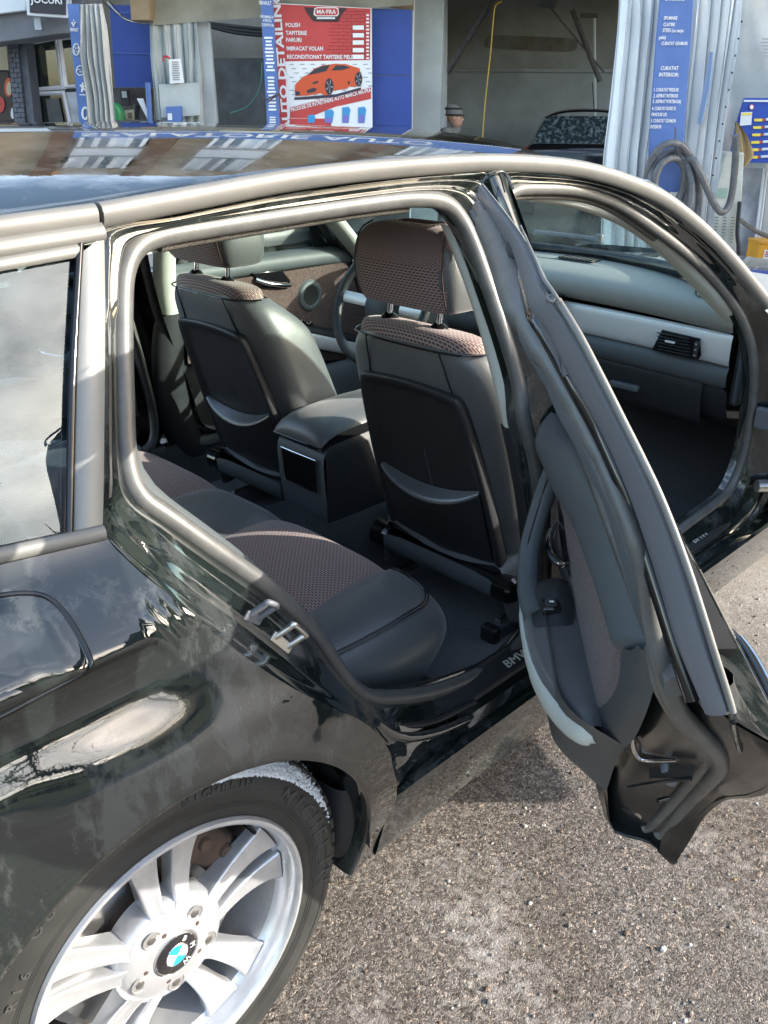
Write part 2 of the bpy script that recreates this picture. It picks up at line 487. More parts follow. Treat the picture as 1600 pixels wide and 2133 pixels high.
MT = {}
MT['paint'] = paint_mat()
MT['knit'] = knit_mat()
MT['rubber'] = mat('seal_rubber', (.075, .075, .072), .44, spec=.6, col2=(.105, .105, .098), nscale=30, bump=.08, bscale=300)
MT['fuzz'] = mat('seal_fuzz', (.05, .045, .038), 1, bump=1., bscale=700, bdist=.004, col2=(.16, .145, .12), nscale=450)
MT['satin'] = mat('satin_trim', (.175, .172, .158), .5, metal=.2, spec=.45, col2=(.145, .142, .133), nscale=9, bump=.03, bscale=260)
MT['cpillar'] = mat('pillar_film', (.24, .24, .228), .5, metal=.1, spec=.5, col2=(.20, .20, .19), nscale=6, bump=.04, bscale=160)
MT['chrome'] = mat('chrome', (.72, .73, .75), .09, metal=1.)
MT['alu'] = mat('silver_dash_trim', (.74, .75, .75), .42, metal=.35, bump=.02, bscale=600)
MT['leather'] = mat('black_leather', (.080, .087, .090), .40, spec=.7, bump=.18, bscale=420, btype='vor', col2=(.095, .101, .101), nscale=14, sheen=.3)
MT['hard'] = mat('black_plastic', (.020, .0215, .024), .5, spec=.45, bump=.10, bscale=1100)
MT['soft'] = mat('grey_soft_plastic', (.085, .098, .104), .56, spec=.45, bump=.12, bscale=900)
MT['dash'] = mat('dash_skin', (.27, .275, .258), .6, spec=.4, bump=.15, bscale=800)
MT['gloss'] = mat('gloss_black_plastic', (.008, .008, .009), .1, spec=.6)
MT['carpet'] = mat('dark_carpet', (.055, .058, .062), 1., spec=.1, bump=1., bscale=650, bdist=.004, col2=(.10, .104, .11), nscale=300)
MT['matt'] = mat('floor_mat_pile', (.150, .162, .168), 1., spec=.1, bump=1., bscale=500, bdist=.004, col2=(.22, .232, .24), nscale=220)
MT['cloth'] = mat('door_fabric', (.055, .037, .033), .95, spec=.12, bump=.8, bscale=420, col2=(.155, .110, .098), nscale=250, sheen=.2)
MT['pale'] = mat('pale_trim', (.50, .52, .47), .7, bump=.05, bscale=500)
MT['tyre'] = mat('tyre_rubber', (.020, .020, .019), .58, spec=.5, col2=(.040, .039, .036), nscale=9, ndetail=7, bump=.10, bscale=160)
MT['tyre_mark'] = mat('tyre_lettering', (.045, .045, .043), .6)
MT['rim'] = mat('silver_wheel_paint', (.66, .67, .69), .30, metal=.6, spec=.6, coat=.4, col2=(.54, .55, .57), nscale=20, bump=.02, bscale=300)
MT['disc'] = mat('brake_disc', (.30, .29, .28), .35, metal=.9)
MT['rust'] = mat('rusty_backing', (.040, .027, .022), .8, col2=(.085, .055, .042), nscale=25, bump=.4, bscale=60)
MT['wellm'] = mat('wheel_liner', (.012, .012, .012), .9, col2=(.03, .026, .022), nscale=12)
MT['foam'] = mat('soap_foam', (.80, .82, .83), .8, bump=.6, bscale=180)
MT['steel'] = mat('zinc_steel', (.62, .61, .56), .28, metal=.95)
MT['white'] = mat('white_print', (.80, .80, .78), .6)
MT['glassq'] = glass_mat('quarter_glass', (.46, .60, .68), .95, 1.68, film=.05, film_col=(.50, .58, .62), trans=.7)
MT['glassw'] = glass_mat('wind_glass', (.80, .95, .90), .9, 1.45, film=.30, film_col=(.72, .80, .76), trans=.92)
MT['blackframe'] = mat('matt_black_frame', (.115, .119, .130), .42, spec=.5, bump=.08, bscale=500)
MT['emb_blue'] = mat('emblem_blue', (.02, .42, .75), .15, coat=1.)
MT['emb_black'] = mat('emblem_black', (.012, .011, .014), .15, coat=1.)

MT['jamb'] = mat('jamb_paint', (.012, .014, .014), .14, spec=.5, bump=.06, bscale=45, rough2=.3, nscale=6)
MT['lip'] = mat('sky_sheen_plastic', (.075, .083, .088), .30, spec=.9, bump=.05, bscale=900)  # paler than the black panel: sky reflection put into the lip colour
MT['card'] = mat('door_card_plastic', (.062, .068, .070), .55, spec=.45, bump=.1, bscale=900)
# ================================================================== GROUND
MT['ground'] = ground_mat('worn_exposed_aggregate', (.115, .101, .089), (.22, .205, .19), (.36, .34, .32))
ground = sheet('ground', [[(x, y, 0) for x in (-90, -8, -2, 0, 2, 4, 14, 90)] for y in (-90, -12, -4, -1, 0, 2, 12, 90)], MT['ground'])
tag(ground, kind='structure')

# ================================================================== CAR
car = thing('estate_car', 'black estate car in front with its right rear door swung wide open', 'car')
YC = 0.9085
def mirror(o, name=None):
    c = copy_tree(o)
    c.parent = car
    c.matrix_basis = Matrix.Translation((0, 2 * YC, 0)) @ Matrix.Diagonal((1, -1, 1, 1)) @ o.matrix_basis
    return c
# ---- roof edge / side rail curve
EP = [(-1.45, .235, 1.195), (-1.0, .238, 1.243), (-.5, .242, 1.275), (.004, .246, 1.294), (.126, .250, 1.304), (.262, .257, 1.315), (.442, .274, 1.327), (.645, .286, 1.333), (.883, .288, 1.333), (1.079, .272, 1.322), (1.214, .252, 1.303), (1.341, .238, 1.273), (1.427, .227, 1.246), (1.5, .215, 1.214), (1.597, .194, 1.161), (1.702, .165, 1.089), (1.852, .119, .971)]
EC = crom(EP, 6)
rail = tube('roof_rail_trim', [p for p in EP if p[0] > .1], .0165, MT['satin'], car, seg=14, n=6, flat=((0, -.55, 1), .75, 1.05))
rail2 = tube('roof_rail_trim', [p for p in EP if p[0] < .126][:-1] + [(.120, .2498, 1.3035)], .0165, MT['satin'], car, seg=14, n=6, flat=((0, -.55, 1), .75, 1.05))
# ---- roof panel
def ey(x): return float(np.interp(x, EC[:, 0], EC[:, 1]))
def ez(x): return float(np.interp(x, EC[:, 0], EC[:, 2]))
def zc(x): return float(np.interp(x, [-1.5, -1.0, -.5, 0, .3, .6, .85, 1.1, 1.2], [1.30, 1.335, 1.366, 1.385, 1.392, 1.393, 1.388, 1.376, 1.368]))
rows = []
for x in list(np.linspace(-1.45, .9, 20)) + [1.0, 1.06, 1.1]:
    hw = YC - (ey(x) + .004)
    row = []
    for s in (-1, -.985, -.965, -.93, -.86, -.75, -.6, -.4, -.2, 0, .2, .4, .6, .75, .86, .93, .965, .985, 1):
        z = ez(x) + .010 + (zc(x) - ez(x) - .010) * (1 - abs(s) ** 3.0)
        if abs(s) == 1: z -= .012
        bow = .10 * (1 - s * s) * max(0, (x - .5) / .6) ** 2
        row.append((x + bow, YC + s * hw, z))
    rows.append(row)
roof = sheet('roof_panel', rows, MT['paint'], car, s=1)
headliner = sheet('headliner', [[(p[0], YC + (p[1] - YC) * .93, p[2] - .055 - .01) for p in r] for r in rows[6:]], MT['pale'], car)
# ---- outer pillar skin in front of the rail (A-pillar) and windscreen
apil = tube('a_pillar_skin', [(p[0] + .014, p[1] + .024, p[2] + .006 - (.014 if p[0] < 1.1 else .006 if p[0] < 1.25 else 0)) for p in EP if p[0] > 1.0], [.004, .010, .015, .018, .018, .018, .018, .018], MT['paint'], car, seg=12, n=6)
ap_in = tube('a_pillar_trim', [(p[0] + .0, p[1] + .085, p[2] - .045) for p in EP if p[0] > 1.06], .034, MT['pale'], car, seg=12, n=6, flat=((0, 1, .3), .6, 1.1))
wrows = []
edge = [p for p in EP if p[0] > 1.0]
edge = crom(edge, 3)
for i, p in enumerate(edge):
    t = i / (len(edge) - 1)
    row = []
    for s in np.linspace(-1, 1, 15):
        hw = YC - (p[1] + .03)
        bow = (.10 + .24 * t) * (1 - s * s)
        row.append((p[0] + .02 + bow, YC + s * hw, p[2] + .012 + (.034 - .045 * t) * (1 - s * s)))
    wrows.append(row)
wind = sheet('windscreen', wrows, MT['glassw'], car)
wband = tube('windscreen_band', [(q[0] - .012, q[1], q[2] + .006) for q in wrows[-1]], .020, MT['gloss'], car, n=2, seg=8)
wiper = tube('wiper_arm', [(2.36, 1.22, 1.0), (2.375, 1.06, 1.0), (2.37, .95, .998)], .009, MT['blackframe'], car, n=4)
rbox('wiper_head', (2.365, .945, 1.004), (.02, .03, .03), MT['blackframe'], wiper, .005)

# ---- rear quarter panel
SHUT = [(.012, .969), (.036, .924), (.053, .893), (.081, .855), (.101, .824), (.147, .765), (.205, .700), (.267, .639), (.312, .595), (.349, .546), (.378, .495), (.397, .438), (.412, .395), (.420, .362), (.424, .30), (.424, .20)]
SHC = crom([(x, 0, z) for x, z in SHUT], 4)
def shx(z): return float(np.interp(z, SHC[::-1, 2], SHC[::-1, 0]))
QZ = [(.15, .085), (.25, .062), (.35, .034), (.45, .016), (.56, .004), (.68, .001), (.74, .006), (.79, .014), (.83, .026), (.852, .031), (.866, .022), (.872, .024), (.90, .052), (.93, .083), (.955, .107), (.985, .126)]
_q = crom([(z, y, 0) for z, y in QZ], 5)
def qprof(z): return float(np.interp(z, _q[:, 0], _q[:, 1]))
def beltz(x): return .967 - .105 * (x - .012) * (1 if x < .012 else 0)
def arch_dist(x, z): return math.hypot(x, z - .316)
def quarter_y(x, z):
    d = arch_dist(x, z) - .345
    fl = -.009 * math.exp(-(d / .030) ** 2) if d > -.01 else 0
    rear = .22 * max(0, (-x - .62)) ** 2
    k = min(1, max(0, (.13 - x) / .16)); k = k * k * (3 - 2 * k)
    q = min(1, max(0, (.125 - d) / .10)); q = q * q * (3 - 2 * q)
    fl += .018 * k * math.exp(-((z - .802) / .040) ** 2) - .012 * q
    return qprof(z) + fl + rear
rows = []
for ph in np.linspace(-16, 205, 130):
    c, s = math.cos(R(ph)), math.sin(R(ph))
    # farthest point along the ray
    t = .3455
    while True:
        x, z = t * c, .316 + t * s
        if z > beltz(x) or x < -1.15 or (x > shx(max(.2, z)) and x > 0) or t > 2: break
        t += .0015
    tm = max(t - .001, .352)
    row = []
    for k, rr in enumerate((.339, .3405, .343)):
        x, z = rr * c, .316 + rr * s
        row.append((x, quarter_y(x, z) + (.055, .016, .004)[k], z))
    for f in [0, .02, .04, .07] + list(np.linspace(.1, 1, 42)):
        rr = .3455 + (tm - .3455) * f
        x, z = rr * c, .316 + rr * s
        row.append((x, quarter_y(x, z), z))
    rows.append(row)
quarter = sheet('quarter_panel', rows, MT['paint'], car)
# fuel flap: shallow joint all round a slightly proud lid
def qs(x, z, o=0): return (x, quarter_y(x, z) + o, z)
fo = [(-.26, .962), (-.18, .955), (-.122, .947), (-.092, .940), (-.076, .930), (-.068, .912), (-.066, .885), (-.069, .868), (-.080, .857), (-.11, .853), (-.18, .846), (-.26, .842), (-.272, .90)]
fc = crom([(x, 0, z) for x, z in fo], 4, True)
tube('fuel_flap_joint', [qs(p[0], p[2], .0005) for p in fc], .0033, MT['gloss'], quarter, closed=True, n=1, seg=8)
cx, cz = -.168, .902
rows = []
for k in (0, .35, .7, .9, .955):
    rows.append([qs(cx + (p[0] - cx) * k, cz + (p[2] - cz) * k, -.0022 if k < .95 else -.0004) for p in fc])
sheet('fuel_flap', rows, MT['paint'], quarter, closed=True)
# wheel housing
lathe('wheel_liner', [(.343, .012), (.352, .06), (.35, .12), (.345, .30), (.20, .32), (.02, .32)], MT['wellm'], car, c=(0, 0, .316), seg=40, a0=-92, a1=92)
# ---- quarter window, its trim and the C-pillar film panel
def sd3(x, z, o=0.): return (x, prof(z) + o, z)
def line(a, b, n): return [tuple(a[k] + (b[k] - a[k]) * i / n for k in range(2)) for i in range(n + 1)]
gl_t = line((.090, 1.275), (-1.05, 1.215), 10); gl_b = line((-.030, .978), (-1.0, 1.075), 10)
rows = []
for i in range(11):
    rows.append([sd3(gl_b[i][0] + (gl_t[i][0] - gl_b[i][0]) * f, gl_b[i][1] + (gl_t[i][1] - gl_b[i][1]) * f, .008) for f in np.linspace(0, 1, 6)])
qglass = sheet('quarter_window', rows, MT['glassq'], car)
for j, s in enumerate(('001522', 'E HOTOP.ALT.', '200331')):
    text('pane_print', s, .0062, sd3(-.098, 1.058 - j * .0085, .0062), (1, 0, 0), (0, .37, 1), MT['gloss'], qglass, ext=.0001)
rubr = tube('window_rubber', [sd3(.092, 1.277, -.001), sd3(.03, 1.13, -.001), sd3(-.028, .976, -.001)], .0048, MT['gloss'], qglass, n=4, seg=8)
cp = [(.094, 1.279), (.127, 1.291), (.126, 1.262), (.098, 1.20), (.066, 1.12), (.038, 1.04), (.012, .975), (-.026, .976), (.0, 1.045), (.03, 1.125), (.064, 1.205)]
NN = np.array((0, -.93, .37))
def film(name, left, right, mt, o=-.003, thick=.006):
    rows = []
    for a, b in zip(left, right):
        rows.append([sd3(a[0] + (b[0] - a[0]) * f, a[1] + (b[1] - a[1]) * f, o) for f in (0, .06, .5, .94, 1)])
        for k in (0, 4): rows[-1][k] = tuple(np.array(rows[-1][k]) + np.array((0, thick, -.003)))
    return sheet(name, rows, mt, car)
film('c_pillar_film', [(-.027, .974), (.0, 1.045), (.03, 1.122), (.062, 1.202), (.090, 1.268)], [(.013, .971), (.040, 1.042), (.069, 1.12), (.100, 1.205), (.1265, 1.284)], MT['cpillar'])
# window surround: two stepped strips above, one below
for dz, r, o in ((.0, .0105, -.004), (-.018, .008, -.001)):
    tube('window_trim', [sd3(.1245 - (.035 if dz else 0), 1.2885 + dz, o), sd3(-.1, 1.279 + dz, o), sd3(-.5, 1.262 + dz, o), sd3(-1.08, 1.232 + dz, o)], r, MT['satin'], car, n=3, seg=10, flat=((0, .35, 1), .55, 1.0))
tube('belt_trim', [sd3(.012, .9705, -.004), sd3(-.1, .982, -.004), sd3(-.5, 1.022, -.004), sd3(-1.02, 1.074, -.004)], .0095, MT['satin'], car, n=3, seg=10, flat=((0, .35, 1), .6, 1.0))

# ---- door apertures ------------------------------------------------------------------
RI = [onp(u, v, 1, y) for u, v, y in ((600, 447, .292), (450, 470, .290), (340, 489, .287), (287, 512, .282), (260, 560, .272), (253, 640, .256), (255, 800, .22), (262, 955, .192), (288, 1030, .176), (350, 1078, .163), (440, 1142, .150), (560, 1228, .138), (650, 1312, .131), (700, 1388, .129), (742, 1438, .129), (792, 1454, .130), (900, 1441, .132), (1000, 1401, .134))]
RI += [np.array(p) for p in ((.90, .134, .385), (.965, .134, .42), (.975, .134, .52), (.955, .136, .66), (.925, .15, .80))]
RI += [onp(u, v, 1, y) for u, v, y in ((1092, 880, .166), (1080, 800, .185), (1056, 712, .208), (1022, 610, .240), (990, 520, .268), (962, 460, .284), (925, 422, .291), (860, 413, .293), (740, 426, .293))]
def rail_under(x, dx=0): return np.array((x + dx, ey(x) - .004, ez(x) - .017))
RO = [rail_under(RI[0][0]), rail_under(RI[1][0]), rail_under(RI[2][0])]
RO += [onside(u, v, 0) for u, v in ((222, 472), (213, 520), (212, 640), (214, 800), (213, 1000))]
RO += [np.array((x, quarter_y(x, z) + .001, z)) for x, z in ((.012, .969), (.050, .898), (.088, .845), (.125, .793), (.19, .715), (.262, .645), (.335, .567), (.385, .475), (.415, .385))]
RO += [np.array((.56, .070, .352)), np.array((.78, .078, .345))]
RO = RO[:18]
RO += [np.array(p) for p in ((.98, .078, .345), (1.03, .060, .40), (1.04, .045, .52), (1.035, .035, .66), (1.0, .035, .80), (.975, .06, .90), (.945, .105, .985), (.925, .150, 1.085), (.908, .200, 1.20), (.896, .245, 1.285))]
RO += [rail_under(.90, .0), rail_under(.86), rail_under(.78), rail_under(.68), rail_under(.56)]
n = min(len(RI), len(RO)); RI, RO = RI[:n], RO[:n]
def aperture(name, I, O):
    A, B = crom(I, 5, True), crom(O, 5, True)
    rows = []
    for a, b in zip(A, B):
        d = b - a
        w = np.linalg.norm(d) + 1e-6
        nrm = np.array((0, -1.0, .25))
        row = []
        # step profile from the outer fold in to the seal
        for f, lift in ((0, .0), (.04, .001), (.10, -.010), (.16, -.012), (.22, .004), (.30, .006), (.38, -.004), (.5, -.002), (.62, .007), (.72, .006), (.8, -.006), (1.0, -.002), (1.12, -.02)):
            calm = 1.0 if b[2] > 1.2 else (.45 if b[2] < .42 else .13)
            p = b + (a - b) * f + nrm * lift * min(1, w / .06) * (calm if f < .95 else 1)
            row.append(p)
        rows.append(row)
    rows.append(rows[0])
    return sheet(name, [list(r) for r in rows], MT['paint'], car)
apr = aperture('rear_door_frame', RI, RO)
rseal = tube('rear_door_seal', RI, .0150, MT['rubber'], car, closed=True, n=6, seg=12, flat=((0, 1, 0), 1.0, .95))
FI = [onp(u, v, 1, y) for u, v, y in ((1056, 425, .284), (1071, 397, .292), (1112, 392, .293), (1187, 394, .289), (1244, 406, .283), (1300, 432, .273), (1375, 485, .25), (1450, 545, .222), (1506, 605, .195), (1544, 661, .165), (1566, 725, .142), (1571, 800, .130), (1562, 880, .128), (1547, 955, .128), (1521, 1019, .13), (1482, 1055, .132), (1420, 1101, .134))]
FI += [np.array(p) for p in ((1.35, .134, .395), (1.20, .134, .40), (1.13, .134, .45), (1.105, .134, .56), (1.06, .138, .70), (1.01, .16, .85), (.965, .20, 1.0), (.934, .25, 1.16))]
FO = [np.array((.930, .246, 1.285)), rail_under(.945), rail_under(1.04), rail_under(1.15), rail_under(1.25), rail_under(1.35), rail_under(1.48), rail_under(1.6), rail_under(1.70), rail_under(1.80), np.array((1.90, .07, .86)), np.array((1.92, .05, .75)), np.array((1.95, .045, .63)), np.array((1.96, .05, .50)), np.array((1.95, .06, .40)), np.array((1.88, .072, .348)), np.array((1.70, .078, .345))]
FO += [np.array(p) for p in ((1.35, .078, .345), (1.16, .078, .345), (1.075, .062, .40), (1.06, .046, .53), (1.035, .036, .68), (1.0, .045, .86), (.962, .10, .99), (.940, .18, 1.155))]
apf = aperture('front_door_frame', FI, FO)
fseal = tube('front_door_seal', FI, .0128, MT['rubber'], car, closed=True, n=6, seg=12, flat=((0, 1, 0), 1.0, .95))
# hairy lip along the roof side of both openings
tube('seal_lip', [p + np.array((0, .014, -.016)) for p in (RI[30:31] + [RI[31], RI[0], RI[1], RI[2]] if len(RI) > 31 else RI[:3])], .0085, MT['fuzz'], car, n=6, seg=8)
tube('seal_lip', [p + np.array((0, .012, -.014)) for p in FI[1:7]], .007, MT['fuzz'], car, n=6, seg=8)
# B-pillar: outer post between the two openings, pale trim inside, dark lower trim
bp = [(.975, .05, .36), (1.03, .042, .5), (1.045, .034, .66), (1.01, .036, .8), (.97, .07, .93), (.943, .13, 1.04), (.924, .19, 1.17), (.913, .24, 1.27), (.912, .262, 1.315)]
bw = [.06, .028, .022, .022, .020, .017, .016, .018, .026]
sheet('b_pillar', [[(p[0] - w, p[1] + .012, p[2]), (p[0] - w * .8, p[1], p[2]), (p[0] + w * .8, p[1], p[2]), (p[0] + w, p[1] + .012, p[2])] for p, w in zip(bp, bw)], MT['paint'], car, s=1)
btr = [onp(u, v, 1, y) for u, v, y in ((935, 470, .315), (985, 590, .275), (1020, 705, .240), (1045, 800, .215), (1066, 895, .192))]
sheet('b_pillar_trim', [[p + np.array((.045, .035, 0)), p + np.array((-.002, .03, 0)), p + np.array((.0, .0, 0)), p + np.array((.035, -.02, 0))] for p in btr], MT['pale'], car, s=1)
btl = [btr[-1] + np.array((.0, .002, -.002)), np.array((.93, .17, .72)), np.array((.965, .16, .55)), np.array((.97, .155, .40)), np.array((.96, .155, .28))]
sheet('b_pillar_lower_trim', [[p + np.array((.09, .05, 0)), p + np.array((-.004, .04, 0)), p + np.array((.0, .0, 0)), p + np.array((.035, -.02, 0))] for p in btl], MT['hard'], car, s=1)
# pressed plate on the head of the B-pillar
tube('pillar_bead', [sd3(.868, 1.316, -.006), sd3(.895, 1.319, -.007), sd3(.915, 1.317, -.007), sd3(.918, 1.292, -.006)], .003, MT['paint'], car, n=3)
# ---- sill
sec = [(.165, .36), (.150, .394), (.134, .398), (.128, .3925), (.106, .3835), (.094, .378), (.090, .368), (.086, .352), (.060, .349), (.050, .355), (.037, .358), (.030, .352), (.031, .335), (.045, .275), (.058, .22), (.063, .205), (.075, .198), (.14, .195)]
def ext(name, secs, xs, mt, s=0, dy=0):
    return sheet(name, [[(x, y, z) for y, z in secs] for x in xs], mt, car, sharp=30)
sill = ext('sill', sec[6:], [.405, .42, .6, .9, 1.2, 1.5, 1.8, 2.08], MT['paint'])
def plate(x0, x1, nm):
    xs = np.linspace(x0, x1, 12)
    rows = []
    for x in xs:
        k = max(0, 1 - (x - .40) / .22) if x < .7 else 0
        lift = .085 * k * k
        rows.append([(x, y + (.012 * k if i > 3 else 0), z + lift * (1 if i > 1 else .9)) for i, (y, z) in enumerate(sec[:8])])
    return sheet(nm, rows, MT['hard'], car, s=1)
sp1 = plate(.44, 1.0, 'scuff_plate'); sp2 = plate(1.12, 1.93, 'scuff_plate')
for x, pp in ((.862, sp1), (1.66, sp2)):
    text('plate_letters', 'BMW', .026, (x, .108, .386), (1, .0, 0), (0, .95, .33), MT['pale'], pp, ext=.0006, sx=1.3, bold=.0)
# recess with two ridges behind the rear scuff plate
tube('sill_ridge', [(.405, .062, .50), (.47, .066, .432), (.56, .07, .385), (.66, .072, .358)], .009, MT['paint'], car, n=5)
tube('sill_ridge', [(.43, .085, .475), (.50, .088, .425), (.585, .088, .388), (.70, .088, .37)], .006, MT['hard'], car, n=5)
# ---- strikers on the rear jamb
def striker(u0, v0, u1, v1, mt, off):
    a, b = onside(u0, v0, off), onside(u1, v1, off)
    d = np.array((.021, -.017, .019))
    o = tube('door_striker', [a, a + d * .8, a + d, b + d, b + d * .8, b], .0046, mt, car, n=3, seg=8)
    t = (b - a) / np.linalg.norm(b - a)
    slab('striker_plate', [a - t * .007 + np.array((-.005, 0, -.005)), b + t * .007 + np.array((-.005, 0, -.005)), b + t * .007 + np.array((.005, 0, .005)), a - t * .007 + np.array((.005, 0, .005))], (0, -.004, .001), mt, o, .001)
    return o
striker(572, 1328, 597, 1348, MT['steel'], .035)
striker(517, 1283, 535, 1290, MT['blackframe'], .042)
# ---- mudflap and wheel-arch front piece
mf = [[(.298, .045, .330), (.298, .10, .330), (.298, .26, .32)], [(.300, .045, .27), (.300, .10, .27), (.300, .26, .27)], [(.335, .05, .20), (.335, .10, .20), (.335, .24, .21)]]
sheet('mud_flap', [[(.345 + .0, .035, .42), (.315, .045, .42), (.305, .09, .42), (.305, .25, .42)], [(.385, .033, .33), (.322, .046, .33), (.300, .09, .33), (.300, .25, .33)], [(.392, .045, .27), (.335, .056, .255), (.312, .09, .25), (.312, .25, .26)], [(.372, .06, .215), (.352, .066, .205), (.335, .10, .205), (.335, .24, .22)]], MT['hard'], car, s=2, thick=.006)
# ---- other bodywork kept simple: front wing, bonnet, tail, floor pan
sheet('front_wing', [[(x, y + (.25 * max(0, x - 2.85) ** 2), z) for y, z in ((.12, .95), (.06, .90), (.03, .80), (.012, .68), (.02, .5), (.06, .3))] for x in (1.95, 2.2, 2.38)] , MT['paint'], car, s=1)
sheet('front_wing', [[(x, y + (.30 * max(0, x - 2.85) ** 2), z) for y, z in ((.12, .95 - .09 * (x - 2.38)), (.06, .89 - .09 * (x - 2.38)), (.03, .80), (.012, .69))] for x in (2.38, 2.6, 2.76, 2.95, 3.15, 3.35)] , MT['paint'], car, s=1)
sheet('bonnet', [[(x + .16 * (1 - s * s), YC + s * .80 * (1 - .1 * max(0, x - 2.4)), .915 - .10 * (x - 1.95) + .05 * (1 - s * s)) for s in np.linspace(-1, 1, 13)] for x in (1.93, 2.2, 2.6, 3.0, 3.3, 3.42)], MT['paint'], car, s=1)
sheet('front_bumper', [[(3.40 + .16 * (1 - s * s) - dx, YC + s * .83, z) for s in np.linspace(-1, 1, 9)] for z, dx in ((.82, .04), (.7, 0), (.45, -.02), (.2, .02))], MT['paint'], car, s=1)
sheet('tailgate', [[(-1.15 - .0 + dx - .14 * (1 - s * s), YC + s * w, z) for s in np.linspace(-1, 1, 9)] for z, dx, w in ((1.23, -.08, .66), (1.0, -.06, .75), (.8, -.02, .80), (.5, .0, .82), (.22, .06, .80))], MT['paint'], car, s=1)
rbox('floor_pan', (1.05, YC, .205), (2.5, 1.50, .02), MT['wellm'], car, .004)
rbox('bulkhead', (2.40, YC, .55), (.04, 1.55, .72), MT['wellm'], car, .004)
# far side of the body mirrors the near side
far_parts = [mirror(o) for o in (rail, rail2, apil, ap_in, quarter, qglass, apr, rseal, apf, fseal, sill)]
for o in [k for k in car.children if k.name.split('.')[0] in ('b_pillar', 'c_pillar_film', 'window_trim', 'belt_trim', 'wheel_liner', 'scuff_plate', 'front_wing') and k.location.y == 0]:
    mirror(o)
# front door, swung open past the edge of the picture, its check strap and hinge seen at the jamb
fd = slab('front_door', [(1.97, -.02, .34), (1.60, -.83, .36), (1.56, -.90, .60), (1.55, -.89, .93), (1.97, .02, .95)], (.06, -.03, 0), MT['paint'], car, .015)
strap = tube('check_strap', [(1.90, .085, .66), (1.93, .03, .655), (1.95, -.03, .65)], .010, MT['blackframe'], car, n=3, flat=((0, 0, 1), .6, 1.4))
rbox('strap_bracket', (1.895, .088, .665), (.02, .05, .06), MT['blackframe'], strap, .006)
tube('door_hinge', [(1.90, .075, .47), (1.94, .04, .47), (1.965, .0, .465)], .018, MT['steel'], car, n=3)
